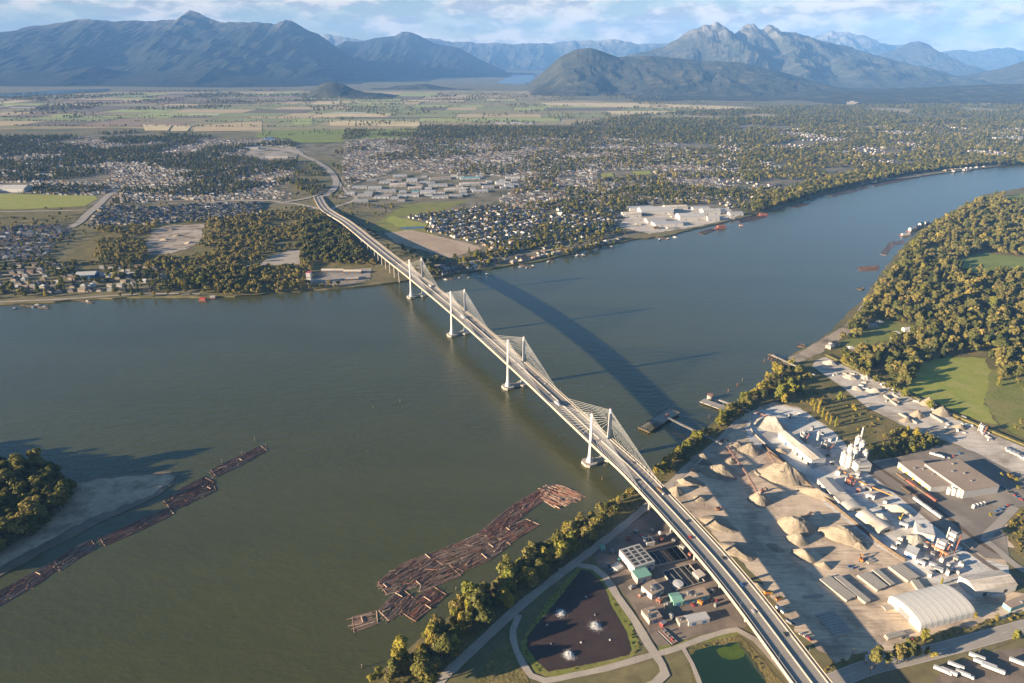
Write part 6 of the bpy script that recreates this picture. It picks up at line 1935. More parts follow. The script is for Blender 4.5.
NW = [(15, 308, 'at the left frame edge'), (33, 307, 'in the left shore marina'), (45, 306.5, 'in the left shore marina'), (38, 304.5, 'on the left shore'), (88, 301, 'off the left shore'), (446, 279, 'just right of the far pylons'), (460, 277, 'below the riverside strip'),
      (470, 277, 'beside the bridge shadow'), (487, 274, 'beside the bridge shadow'), (521, 266.5, 'at the long riverside jetty'), (527, 267, 'at the long riverside jetty'), (533, 265, 'at the long riverside jetty'), (549, 261, 'at the riverside strip'), (578, 255, 'at the red-topped dock'), (583, 254.5, 'at the red-topped dock'),
      (605, 247, 'by the last riverside houses'), (612, 246, 'by the last riverside houses'), (660, 239, 'below the mill trees'), (668, 238, 'below the mill trees'), (675, 236.5, 'below the mill trees'), (480, 276.5, 'beside the bridge shadow')]
seen = {}
for i, (x, y, w_) in enumerate(NW):
    seen[w_] = seen.get(w_, 0) + 1
    boat('white motor boat moored %s%s' % (w_, '' if seen[w_] == 1 else ', %s one there' % ordinal_(seen[w_])), x, y + .8, rs.uniform(9, 15), rs.uniform(-40, 40), rs.choice(('white', 'white', 'blue', 'sheet_white')), 'boat', 'boats moored along the far bank')
for i, (px, lab) in enumerate(((((519, 264.5), (531, 268), (533, 267), (521, 263.5)), 'long pale jetty with boats at the riverside strip'), (((546, 259), (553, 262.5), (555, 262), (549, 258.5)), 'short pale jetty right of the long jetty'), (((574, 253), (583, 256.5), (585, 255.5), (577, 252)), 'pale dock at the middle of the riverside strip'),
                               (((20, 305), (48, 308.5), (49, 307.5), (22, 304)), 'pale jetty of the left shore marina'), (((78, 300), (92, 303.5), (94, 302), (80, 299)), 'pale dock off the left shore'), (((654, 237), (668, 240), (670, 238.5), (657, 236)), 'jetty below the mill trees'), (((443, 278), (452, 280), (454, 278.5), (446, 277)), 'small dock just right of the far pylons'))):
    dock('jetty', lab, px, .9, 'timber', 'jetty', piles=6, rim=False)

# ------------------------------------------------------------------ vehicles
PAINT = {'white': 'white', 'dark grey': 'darkmetal', 'red': 'red', 'silver': 'steel', 'blue': 'blue', 'yellow': 'yellow'}
def car_parts(root, mt, big=1.0):
    L, W = 4.7 * big, 1.9 * big
    b = MB(); b.add([(-L / 2, -W / 2, .35), (L / 2, -W / 2, .35), (L / 2, W / 2, .35), (-L / 2, W / 2, .35), (-L / 2, -W / 2, .95), (L / 2, -W / 2 * .95, .8), (L / 2, W / 2 * .95, .8), (-L / 2, W / 2, .95)],
                    [(3, 2, 1, 0), (4, 5, 6, 7), (0, 1, 5, 4), (1, 2, 6, 5), (2, 3, 7, 6), (3, 0, 4, 7)])
    b.build('body', mt, root)
    b = MB(); w = W * .46
    b.add([(-L * .42, -w, .90), (L * .2, -w, .86), (L * .2, w, .86), (-L * .42, w, .90), (-L * .33, -w * .86, 1.48), (L * .05, -w * .86, 1.5), (L * .05, w * .86, 1.5), (-L * .33, w * .86, 1.48)],
          [(0, 1, 5, 4), (1, 2, 6, 5), (2, 3, 7, 6), (3, 0, 4, 7)])
    b.build('windows', M['glass'], root)
    b = MB(); b.box(-L * .14, 0, 1.485, L * .38, w * 1.72, .06); b.build('roof', mt, root)
    for x in (-.31, .31):
        for s in (-1, 1):
            b = MB(); b.tube((x * L, s * (W / 2 - .2), .34), (x * L, s * (W / 2 + .03), .34), .34, .34, 10); b.build('wheel', M['tyre'], root)


CARS = {}
def car(label, loc, rz, colr, grp):
    if colr not in CARS:
        r = empty('car', label, 'car', loc, rz, grp)
        car_parts(r, M[PAINT[colr]])
        CARS[colr] = r
        return r
    return dup(CARS[colr], loc, rz, label, grp)


TRUCKS = {}
def truck(label, loc, rz, colr='white', L=12.0, grp=None, name='truck', box='white', cab=True):
    key = (colr, L, box, name)
    if key in TRUCKS: return dup(TRUCKS[key], loc, rz, label, grp)
    r = empty(name, label, 'truck' if cab else 'trailer', loc, rz, grp)
    b = MB(); b.box(-1.2, 0, 1.1, L - 3.2, 2.5, 2.7); b.build('cargo_box', M[box], r)
    b = MB(); b.box(-.5, 0, .7, L - 1, 1.1, .38); b.build('chassis', M['darkmetal'], r)
    if cab:
        b = MB(); b.box(L / 2 - 1.5, 0, .75, 2.4, 2.4, 2.2); b.build('cab', M[PAINT.get(colr, 'white')], r)
        b = MB(); b.box(L / 2 - .35, 0, 1.9, .15, 2.2, .9); b.build('windscreen', M['glass'], r)
    for x in (-L * .38, -L * .27, L * .34):
        for s in (-1, 1):
            b = MB(); b.tube((x, s * .85, .5), (x, s * 1.22, .5), .5, .5, 10); b.build('wheel', M['tyre'], r)
    TRUCKS[key] = r
    return r


BR = arc_of(PYL[3][0])
for ds, off, col_, what, where in ((195, 6.2, 'red', 'car', 'bright red car on the right carriageway near the quarry'), (172, -4, 'dark grey', 'car', 'dark car on the left carriageway beside the quarry piles'), (232, -8, 'dark grey', 'car', 'dark car close to the left barrier past the treatment hall'),
                                   (268, -4.2, 'blue', 'car', 'blue car on the left carriageway beside the two large piles'), (120, -6, 'truck', 'truck', 'brown truck on the bridge above the riverbank'), (-20, 5, 'silver', 'car', 'silver car beside the nearest pylons'),
                                   (-70, -6, 'dark grey', 'car', 'dark car on the span before the nearest pylons'), (-100, 6, 'truck2', 'truck', 'white lorry on the middle span of the bridge'), (-160, -8, 'white', 'car', 'white car midway between the near and second pylons'),
                                   (-215, 4.5, 'dark grey', 'car', 'dark car just past the second pylons'), (-300, 7.5, 'silver', 'car', 'silver car near the crown of the bridge'), (-380, -5, 'white', 'car', 'white car near the third pylons'), (-450, 5, 'truck3', 'truck', 'white lorry between the third and far pylons'),
                                   (-560, -7, 'dark grey', 'car', 'dark car between the third and far pylons'), (-700, 6, 'white', 'car', 'white car just before the far pylons'), (-800, -5, 'silver', 'car', 'silver car on the far viaduct'), (-1000, 5, 'white', 'car', 'white car at the far end of the viaduct'), (330, -8, 'dark grey', 'car', 'dark car nearest the bottom of the bridge'), (300, 4.5, 'white', 'car', 'white car on the right carriageway low on the ramp'), (60, -8, 'silver', 'car', 'silver car where the bridge leaves the water'), (90, 8, 'dark grey', 'car', 'dark car on the right carriageway above the bank trees'), (-130, 4.5, 'blue', 'car', 'blue car on the right of the middle span'), (-185, -4.5, 'silver', 'car', 'silver car on the left approaching the second pylons'), (-260, -8, 'white', 'car', 'white car on the left beyond the second pylons'), (-335, 4.5, 'dark grey', 'car', 'dark car on the right at the bridge crown'), (-420, -8, 'dark grey', 'car', 'dark car on the left near the third pylons'), (-500, -4.5, 'silver', 'car', 'silver car on the left before the far pylons'), (-620, 4.5, 'dark grey', 'car', 'dark car on the right before the far pylons'), (-650, -4.5, 'truck4', 'truck', 'white lorry on the left before the far pylons'), (-880, 4.5, 'dark grey', 'car', 'dark car halfway along the far viaduct')):
    q, n_, d_ = at_arc(BR + ds)
    p = q + n_ * off + Vector((0, 0, .05))
    rz = math.atan2(d_.y, d_.x) + (0 if off < 0 else math.pi)
    if what == 'car': car(where, p, rz, col_, 'vehicles crossing the bridge')
    else: truck(where, p, rz, 'white', 14, 'vehicles crossing the bridge', 'truck', 'timber' if col_ == 'truck' else 'white')
rs = random.Random(40)
cols = list(PAINT)
used = {}
for x0, y0, x1, y1, n, where in ((606, 562, 614, 574, 4, 'parked left of the treatment hall'), (640, 536, 646, 540, 3, 'parked above the treatment hall'), (690, 606, 720, 600, 5, 'parked on the yard between the two long sheds'), (1000, 486, 1022, 500, 8, 'parked in the shade beside the warehouse'), (940, 462, 962, 452, 4, 'parked behind the warehouse'),
                                 (995, 512, 1010, 505, 4, 'parked below the white tanks on the lot'), (768, 396, 774, 397, 2, 'parked under the riverside trees by the works'), (895, 636, 915, 641, 4, 'parked in front of the tent hall'), (846, 566, 862, 570, 3, 'parked among the beam stacks'), (800, 632, 812, 640, 3, 'parked at the edge of the yard by the bridge'),
                                 (856, 348, 868, 340, 3, 'parked at the right bank farmhouses'), (70, 280, 130, 281, 9, 'parked in the riverside yard on the far left bank'), (250, 152, 292, 156, 14, 'parked in the lot beside the far road junction'), (960, 552, 975, 545, 2, 'parked along the rail line'), (880, 506, 885, 512, 2, 'standing in the cement works')):
    for i in range(n):
        t = (i + .5) / n
        c = G(x0 + (x1 - x0) * t + rs.uniform(-.6, .6), y0 + (y1 - y0) * t + rs.uniform(-.5, .5), LZ + .3)
        cl = rs.choice(cols[:5])
        k = (cl, where); used[k] = used.get(k, 0) + 1
        car('%s car %s%s' % (cl, where, '' if used[k] == 1 else ', %s such' % ordinal_(used[k])), c, rs.choice((.4, 2.0, .5)) + rs.uniform(-.1, .1), cl, 'cars ' + where)
for i, (x, y, rz, lab) in enumerate(((942, 672, -34, 'leftmost white trailer in the bottom right truck park'), (950, 674, -34, 'second white trailer from the left in the truck park'), (957, 668, -34, 'third white trailer from the left in the truck park'), (964, 676, -34, 'fourth white trailer from the left in the truck park'), (986, 666, -34, 'long white trailer in the middle of the truck park'),
                                     (994, 671, -34, 'long white trailer right of the middle one in the truck park'), (1018, 664, -34, 'white trailer at the right edge of the truck park'), (978, 659, -34, 'white trailer at the top of the truck park'))):
    c = G(x, y, LZ + .25)
    truck(lab, c, R(rz), 'white', 17 if 'long' in lab else 14, 'white trailers in the truck park', 'truck', 'white', cab=i % 3 == 0) if i % 3 == 0 else truck(lab, c, R(rz), 'white', 20 if 'long' in lab else 15, 'white trailers in the truck park', 'trailer', 'white', cab=False)
truck('white lorry parked behind the warehouse beside a red one', G(939, 457, LZ + .3), R(-30), 'white', 12, 'lorries behind the warehouse')
truck('red-cabbed lorry parked behind the warehouse', G(934, 455.5, LZ + .3), R(-30), 'red', 12, 'lorries behind the warehouse')
truck('white tipper standing among the precast heaps', G(900, 403, LZ + .3), R(20), 'white', 9, None, 'truck', 'steel')
truck('orange-boxed truck parked beside the bridge at the yard edge', G(768, 594, LZ + .3), R(10), 'yellow', 9, None, 'truck', 'orange')
truck('second orange truck beside the bridge, nearer the bottom', G(779, 600, LZ + .3), R(20), 'yellow', 8, None, 'truck', 'orange')
truck('white truck in the shade beside the bridge', G(780, 611, LZ + .3), R(-60), 'white', 10, None, 'truck', 'white')
truck('dark truck in the shade below the white one beside the bridge', G(790, 624, LZ + .3), R(-50), 'dark grey', 9, None, 'truck', 'steel')
truck('white truck at the mouth of the quarry road', G(866, 660, LZ + .5), R(60), 'white', 8, None, 'truck', 'sheet_grey')


def digger(label, px, py, rz, mt):
    c = G(px, py, LZ)
    r = empty('excavator', label, 'excavator', (c.x, c.y, LZ + .1), R(rz), None)
    for s in (-1, 1):
        b = MB(); b.box(0, s * 1.3, 0, 4.6, .7, 1.0); b.build('track', M['tyre'], r)
    b = MB(); b.box(-.4, 0, 1.1, 4.0, 2.9, 1.7); b.build('body', M[mt], r)
    b = MB(); b.box(.9, .8, 2.803, 1.7, 1.2, 1.1); b.build('cab', M['glass'], r)
    b = MB(); b.bar((1.2, -.3, 2.2), (5.0, -.3, 5.2), .6, .7); b.bar((5.0, -.3, 5.2), (8.0, -.3, 2.6), .5, .55); b.build('boom', M[mt], r)
    b = MB(); b.box(8.1, -.3, 1.2, 1.3, 1.5, 1.3); b.build('bucket', M['darkmetal'], r)
digger('orange and white digger working beside the tall gravel pile by the bridge', 718, 510, -20, 'orange')
digger('dark red loader under the end of the quarry conveyor', 762, 492, 30, 'rust')
digger('rusty loader beside the upper conveyor hopper', 722, 442, 10, 'rust')
digger('yellow loader among the white heaps behind the barrel sheds', 900, 519, 40, 'yellow')
digger('orange loader at the lower corner of the stacked beams', 861, 561, 70, 'orange')


def wagon(label, px, py, rz, L, mt, load):
    c = G(px, py, LZ + .4)
    r = empty('rail_wagon', label, 'rail wagon', c, rz, 'rail wagons beside the warehouse')
    b = MB(); b.box(0, 0, .9, L, 2.8, .5); b.build('frame', M['darkmetal'], r)
    b = MB(); b.box(0, 0, 1.403, L * .96, 2.9, load); b.build('body', M[mt], r)
    for s in (-.36, .36):
        b = MB(); b.box(s * L, 0, .05, 2.6, 2.2, .84); b.build('bogie', M['tyre'], r)
A_, B_ = G(905, 486, LZ), G(945, 515, LZ)
RZ = math.atan2(B_.y - A_.y, B_.x - A_.x)
for i, (x, y) in enumerate(((901, 478), (911, 485), (921, 492), (931, 499))): wagon('brown rail wagon on the siding nearest the warehouse, %s along' % ordinal_(i + 1), x, y, RZ, 15, 'rust' if i % 2 else 'timber', 2.2)
for i, (x, y) in enumerate(((906, 491), (918, 499), (928, 506))): wagon('brown flat wagon on the middle siding, %s along' % ordinal_(i + 1), x, y, RZ, 15, 'timber', 1.0)
for i, (x, y) in enumerate(((918, 503), (927, 509.5), (936, 516))): wagon('white hopper wagon on the outer siding beside the cement works, %s along' % ordinal_(i + 1), x, y, RZ, 14.5, 'sheet_white', 3.0)

# masts and poles
def pole(label, px, py, h, mt='timber', arm=True, name='utility_pole', z=LZ):
    c = G(px, py, z)
    r = empty(name, label, 'pole', c, rs.uniform(0, 3))
    b = MB(); b.tube((0, 0, -.5), (0, 0, h), .24, .16, 7); b.build('post', M[mt], r)
    if arm:
        b = MB(); b.bar((-1.3, 0, h - 1), (1.3, 0, h - 1), .18, .18); b.build('crossarm', M[mt], r)
for x, y, h, lab in ((978, 655, 13, 'wooden pole leaning over the road verge at the bottom right'), (648, 545, 14, 'tall mast beside the ball tank in the treatment works'), (689, 570, 12, 'mast near the square shed under the bridge'), (592, 556, 9, 'pole beside the track above the settling pond'), (664, 612, 10, 'thin mast beside the pump house'),
                     (648, 633, 8, 'lamp pole beside the pond road'), (704, 510, 14, 'tall mast between bridge and quarry piles'), (513, 628, 8, 'pole at the left corner of the pond path'), (870, 674, 9, 'pole beside the row of small trees at the bottom'), (936, 640, 10, 'pole on the verge above the truck park'), (852, 655, 8, 'pole at the yard entrance')):
    pole(lab, x, y, h)
# pole frames of the treatment works
c = G(668, 637, LZ + .2)
r = empty('pipe_pit', 'dark pit of red and grey pipework below the pump house', 'pipework', (c.x, c.y, LZ + .2), R(-60))
for i in range(5):
    b = MB(); b.tube((-9, -3 + i * 1.5, .5), (9, -3 + i * 1.5, .9), .4, .4, 8); b.build('pipe', M['rust'] if i % 2 else M['steel'], r)
b = MB(); b.box(0, 0, -.1, 19, 9, .25); b.build('slab', M['darkmetal'], r)
for i in range(3):
    b = MB(); b.tube((-5 + 5 * i, 0, .2), (-5 + 5 * i, 0, 3), .7, .7, 10); b.build('valve', M['red'] if i == 2 else M['steel'], r)

# small plant scattered over the cement works and yards
rs = random.Random(88)
CL = [(790, 418, 'sheet_white'), (799, 415, 'dust'), (808, 420, 'precast'), (812, 430, 'steel'), (806, 434, 'sheet_grey'), (822, 436, 'dust'), (830, 441, 'sheet_white'), (828, 456, 'concrete'), (832, 464, 'sheet_white'), (838, 474, 'dust'), (846, 478, 'steel'), (857, 476, 'precast'), (862, 484, 'sheet_white'),
      (868, 490, 'concrete'), (858, 492, 'rust'), (870, 498, 'dust'), (885, 503, 'sheet_white'), (903, 527, 'dust'), (898, 545, 'sheet_white'), (893, 550, 'white'), (900, 540, 'precast'), (925, 549, 'sheet_white'), (932, 556, 'dust'), (941, 562, 'precast'), (948, 566, 'sheet_white'), (955, 560, 'concrete'), (961, 565, 'dust'),
      (933, 566, 'white'), (926, 560, 'steel'), (920, 564, 'dust'), (938, 571, 'sheet_white'), (947, 574, 'white'), (955, 572, 'dust'), (930, 575, 'precast'), (816, 466, 'sheet_white'), (806, 462, 'dust'), (802, 456, 'concrete')]
SIZE = ('small', 'low', 'long', 'square')
for i, (x, y, mt) in enumerate(CL):
    c = G(x, y, LZ)
    L, W, H = rs.uniform(3, 9), rs.uniform(2.5, 5), rs.uniform(2.2, 5.5)
    nm = {'sheet_white': 'white', 'white': 'bright white', 'dust': 'dusty', 'precast': 'cream', 'steel': 'grey steel', 'sheet_grey': 'grey', 'concrete': 'concrete', 'rust': 'rusty'}[mt]
    blk = block('plant_hut', '%s plant hut among the cement works, %s along from the stockpile' % (nm, ordinal_(i + 1)), 'hut', (c.x, c.y), R(rs.choice((-38, 52)) + rs.uniform(-6, 6)), L, W, H, wall=mt, roof=mt if mt != 'rust' else 'steel', vents=rs.choice((0, 1, 2)), doors=1, doormat='darkmetal', group='huts of the cement works')
WL = [(612, 553, 'steel'), (620, 560, 'teal'), (628, 540, 'rust'), (636, 533, 'steel'), (652, 531, 'concrete'), (661, 541, 'rust'), (668, 536, 'concrete'), (674, 541, 'steel'), (682, 549, 'concrete'), (690, 556, 'rust'), (659, 602, 'rust'), (666, 606, 'steel'), (700, 604, 'orange'), (663, 625, 'red'), (671, 618, 'steel'), (712, 592, 'concrete'), (640, 596, 'rust'), (632, 588, 'steel'), (716, 606, 'steel')]
for i, (x, y, mt) in enumerate(WL):
    c = G(x, y, LZ)
    blk = block('equipment_hut', '%s-clad equipment hut in the treatment works, %s from the pond side' % ({'teal': 'teal', 'rust': 'rust-red', 'steel': 'grey', 'orange': 'orange', 'red': 'red', 'concrete': 'concrete'}[mt], ordinal_(sum(1 for w in WL if w[0] < x) + 1)), 'hut', (c.x, c.y), R(rs.choice((-50, 40)) + rs.uniform(-6, 6)), rs.uniform(3, 7), rs.uniform(2.2, 4), rs.uniform(1.6, 3.6), wall=mt, roof=mt if mt != 'red' else 'steel', vents=rs.choice((0, 1)), doors=1, doormat='darkmetal', group='huts of the treatment works')
# right bank farmhouses and sheds
for x, y, rz, hi, lab in ((872, 327, 20, 4, 'pale grey-roofed farmhouse at the top of the right bank clearing'), (879, 324, 20, 5, 'second pale farmhouse right of the first in the bank clearing'), (896, 335, 10, 9, 'white-roofed farmhouse in the middle of the bank clearing'), (906, 331, 10, 8, 'white-roofed shed right of the bank clearing farmhouses'),
                          (850, 350, 10, 9, 'white-roofed house at the foot of the bank clearing'), (830, 348, 30, 5, 'pale house on the beach side of the right bank'), (833, 345, 30, 0, 'dark-roofed shed beside the beach house'), (862, 349, 0, 8, 'white outbuilding in the trees below the farmhouses'), (976, 238, 20, 5, 'pale house deep in the right bank wood'), (893, 338, 60, 11, 'tan-roofed barn beside the white farmhouse')):
    c = G(x, y, LZ)
    r = empty('house', lab, 'house', (c.x, c.y, LZ), R(rz))
    link('walls', HOUSE[hi][1], r); link('roof', HOUSE[hi][2], r)

# ------------------------------------------------------------------ plants of the near side
BANKROW = [(372, 683, 'gold', .55), (380, 676, 'shrub', 1.6), (394, 672, 'gold', .95), (402, 664, 'gold', .9), (390, 683, 'round', .6), (412, 660, 'round', .55), (420, 648, 'shrub', 1.8), (424, 655, 'gold', .62), (432, 642, 'gold', .75), (438, 632, 'round', .85), (442, 646, 'dark', .7), (450, 636, 'dark', .8), (455, 624, 'gold', .7),
           (462, 617, 'gold', .6), (470, 610, 'round', .95), (477, 602, 'tall', .85), (472, 622, 'dark', .7), (484, 596, 'round', .95), (490, 604, 'dark', .7), (497, 590, 'round', .8), (503, 583, 'gold', .6), (510, 578, 'gold', 1.0), (519, 570, 'gold', 1.1), (524, 578, 'dark', .8), (531, 563, 'tall', .9), (538, 566, 'round', .95), (545, 553, 'round', .6),
           (546, 560, 'dark', .7), (554, 546, 'shrub', 1.6), (560, 543, 'gold', .85), (566, 536, 'gold', 1.15), (574, 538, 'gold', 1.1), (581, 530, 'round', 1.0), (587, 535, 'dark', .85), (592, 524, 'round', .8), (600, 520, 'round', .6), (604, 512, 'shrub', 1.8), (612, 508, 'round', .55), (618, 502, 'gold', .6), (625, 500, 'round', .5), (630, 494, 'shrub', 1.9), (636, 489, 'gold', .45), (616, 510, 'dark', .5)]
for x, y, t, s_ in BANKROW:
    c = G(x, y, LZ)
    plant(c.x, c.y, LZ, t, s_ * ((1.25 if x < 592 else .95) if t != 'shrub' else 1.3), 'bank')
for x, y, t, s_ in [(655, 474, 'gold', .55), (660, 470, 'round', .55), (664, 466, 'gold', .5), (668, 470, 'shrub', 2), (671, 462, 'gold', .8), (677, 459, 'gold', .9), (682, 455, 'poplar', .62), (686, 451, 'gold', .85), (691, 448, 'round', .9), (696, 445, 'gold', .8), (700, 440, 'gold', .75), (706, 437, 'round', .7), (711, 436, 'gold', .6), (716, 432, 'dark', .6),
                    (719, 426, 'poplar', .8), (722, 422, 'gold', .8), (726, 424, 'dark', .6), (731, 418, 'gold', .6), (735, 414, 'round', .5), (742, 404, 'gold', .6), (748, 401, 'gold', .7), (754, 398, 'gold', .8), (760, 393, 'gold', .85), (766, 388, 'round', .9), (772, 383, 'round', .95), (776, 377, 'gold', .85), (782, 374, 'round', .8), (762, 400, 'dark', .7), (770, 393, 'dark', .8), (780, 386, 'dark', .7), (790, 380, 'round', .75),
                    (797, 377, 'round', .7), (788, 390, 'shrub', 2), (784, 404, 'gold', 1.15), (787, 399, 'gold', .9), (779, 401, 'gold', .8), (814, 411, 'poplar', .5), (818, 414, 'poplar', .55), (822, 418, 'poplar', .55), (826, 421, 'poplar', .55), (830, 425, 'poplar', .5), (835, 427, 'poplar', .45), (811, 407, 'gold', .5), (820, 402, 'shrub', 1.8), (815, 393, 'shrub', 2)]:
    c = G(x, y, LZ)
    plant(c.x, c.y, LZ, t, s_ * 1.2, 'bank')
for x, y, t, s_ in [(874, 668, 'tall', .4 + 0.36), (886, 666.5, 'tall', .4 + 0.38), (896, 664.5, 'tall', .4 + 0.38), (906, 662, 'tall', .4 + 0.36), (916, 659.5, 'tall', .4 + 0.42), (926, 657, 'tall', .4 + 0.42), (933, 658, 'gold', .42), (996, 620, 'tall', .5), (941, 585, 'poplar', .42), (1014, 640, 'gold', .5), (1019, 636, 'gold', .45), (990, 517, 'gold', .3), (1016, 482, 'gold', .45), (1010, 478, 'shrub', 1.5), (1018, 490, 'round', .4), (975, 618, 'gold', .3), (1001, 477, 'gold', .35)]:
    c = G(x, y, LZ)
    plant(c.x, c.y, LZ, t, s_, 'yard')
Y = [YARDX]
scatter('bank', [(372, 688), (415, 650), (500, 585), (585, 524), (602, 518), (612, 527), (560, 566), (500, 618), (455, 660), (425, 688)], 8.5, {'gold': 3, 'round': 3, 'dark': 3, 'tall': 1, 'poplar': .4}, 1.15, .62, seed=60)
scatter('bank', [(375, 688), (420, 648), (500, 582), (585, 523), (636, 488), (650, 484), (600, 534), (540, 582), (470, 640), (420, 690)], 7, {'shrub': 5, 'round': 1.2, 'dark': 1.2}, .62, .62, seed=61)
scatter('bank', [(650, 478), (700, 438), (742, 402), (752, 406), (704, 444), (662, 478)], 8.5, {'gold': 3, 'round': 3, 'dark': 2}, .8, .5, seed=59)
scatter('bank', [(648, 476), (700, 436), (742, 402), (756, 408), (704, 446), (660, 480)], 7, {'shrub': 5, 'gold': 1, 'round': 1}, .55, .6, seed=62)
scatter('bank', [(742, 406), (760, 384), (788, 362), (812, 378), (806, 396), (770, 400)], 9, {'shrub': 3, 'round': 2, 'dark': 2, 'gold': 2}, .6, .6, seed=63)
MEAD = [[(908, 386), (925, 364), (960, 354), (988, 358), (984, 404), (1000, 430), (960, 416)], [(920, 254), (928, 246), (946, 246), (944, 254)], [(953, 262), (985, 251), (1060, 262), (1060, 278), (1000, 272), (970, 276)], [(1000, 204), (1005, 193), (1060, 188), (1060, 203)],
        [(836, 350), (840, 342), (862, 336), (866, 322), (884, 318), (916, 326), (912, 337), (868, 352)], [(990, 380), (1060, 384), (1060, 452), (1004, 428)]]
scatter('rightwood', [(1130, 178), (1024, 193), (985, 199), (958, 212), (940, 222), (924, 234), (904, 254), (886, 278), (870, 302), (852, 322), (838, 345), (850, 365), (905, 390), (925, 362), (985, 356), (1000, 384), (1010, 430), (1130, 470)], 14, {'round': 4, 'wide': 2.5, 'tall': 2, 'gold': .2, 'dark': 3.5, 'tan': 2.2, 'conifer': .4}, 1.05, .9, 60, -.36, MEAD, seed=64)
scatter('rightwood', [(990, 378), (1130, 384), (1130, 460), (1002, 428)], 16, {'round': 3, 'gold': 2, 'wide': 2}, .6, .42, 50, -.05, (), seed=65)
scatter('rightwood', [(828, 358), (850, 354), (905, 392), (930, 405), (960, 420), (950, 420), (880, 388)], 10, {'shrub': 3, 'round': 1, 'gold': 1}, .7, .55, seed=66)
scatter('triangle', [(868, 452), (880, 440), (900, 432), (935, 440), (945, 443), (905, 455), (870, 460)], 7, {'gold': 2, 'round': 2, 'tall': 1}, .5, .8, seed=67)
scatter('triangle', [(795, 402), (815, 384), (840, 394), (880, 420), (868, 450), (836, 425)], 10, {'shrub': 5, 'gold': .5}, .8, .35, seed=68)
scatter('verge_near', [(885, 655), (912, 641), (975, 625), (1024, 611), (1024, 616), (960, 639), (905, 656)], 4.5, {'shrub': 6, 'gold': .5}, .55, .8, 0, 0, (), seed=69)
scatter('verge_near', [(815, 672), (838, 662), (868, 652), (872, 659), (830, 675)], 5, {'shrub': 6, 'dark': .4}, .6, .7, seed=70)
scatter('mound', [(1005, 530), (1018, 510), (1060, 502), (1060, 575), (1020, 554)], 5, {'shrub': 1}, .75, .55, seed=71)
scatter('pondside', [(684, 648), (700, 641), (736, 633), (748, 645), (785, 690), (775, 690), (745, 648), (737, 641), (702, 647), (692, 654)], 4, {'shrub': 1}, .35, .5, seed=72)
scatter('pondside', [(521, 640), (523, 656), (536, 673), (550, 678), (602, 668), (634, 657), (641, 648), (632, 624), (617, 600), (604, 580), (592, 569), (578, 567), (548, 600)], 3.2, {'shrub': 1}, .32, .8, 0, 0, [[(525, 637), (526, 648), (535, 663), (548, 674), (596, 665), (631, 657), (633, 649), (627, 631), (614, 608), (604, 582), (591, 569), (579, 568.5), (559, 596)]], seed=74)
scatter('island', [(-420, 474), (-300, 456), (-120, 459), (0, 469), (22, 467), (40, 470), (60, 484), (74, 494), (66, 507), (48, 525), (22, 543), (0, 556), (-90, 590), (-420, 660)], 9.5, {'dark': 6, 'round': 2, 'tall': 1}, .98 * 1.3, .95, z=.8, seed=73)
rs2 = np.random.RandomState(3)
for i in range(520):     # island beyond the left frame edge: its trees throw the long shadow on the water
    x, y = rs2.uniform(-420, -165), rs2.uniform(462, 620)
    c = G(x, y, .8)
    if inside([(x, y)], [(-420, 474), (-300, 456), (-120, 459), (-120, 600), (-420, 660)])[0]: plant(c.x, c.y, .8, 'dark' if i % 3 else 'dark', 1.75, 'island')
LANDMARKS = [(500, 580, 'on the near riverbank behind the log rafts'), (575, 530, 'at the top of the log rafts'), (400, 670, 'at the bottom of the near riverbank'), (685, 455, 'on the bank by the loading barge'), (780, 385, 'beside the limestone stockpile pier'), (826, 420, 'in the row behind the cement stockpile'),
             (945, 365, 'above the bright green meadow'), (1000, 400, 'in the pasture right of the meadow'), (880, 325, 'round the right bank farmhouses'), (935, 250, 'beside the small upper clearing'), (985, 262, 'beside the long right clearing'), (890, 275, 'on the shore below the moored barges'), (1010, 205, 'at the top of the right bank wood'),
             (960, 310, 'in the middle of the right bank wood'), (905, 445, 'on the rough triangle by the warehouse'), (20, 510, 'on the dark wooded island'), (950, 635, 'on the verge below the tent hall'), (895, 665, 'in the row along the bottom road'), (1015, 540, 'on the brown hummocky mound'), (720, 645, 'on the algae pond bank'), (850, 662, 'at the yard entrance by the bridge'),
             (240, 260, 'in the olive scrub across the river'), (320, 245, 'in the dark wood by the viaduct'), (60, 285, 'among the left riverside houses'), (500, 255, 'along the far riverside strip'), (650, 225, 'beside the waterfront mill'), (600, 200, 'on the slopes above the mill'), (1003, 485, 'round the warehouse lot'), (860, 200, 'on the far right bank'), (420, 225, 'by the ploughed field'), (120, 180, 'in the upper left town')]
# ------------------------------------------------------------------ plants and houses become things (the largest) and stuff (the rest)
def ordinal(n):
    return '%d%s' % (n, 'th' if 10 <= n % 100 <= 20 else {1: 'st', 2: 'nd', 3: 'rd'}.get(n % 10, 'th'))


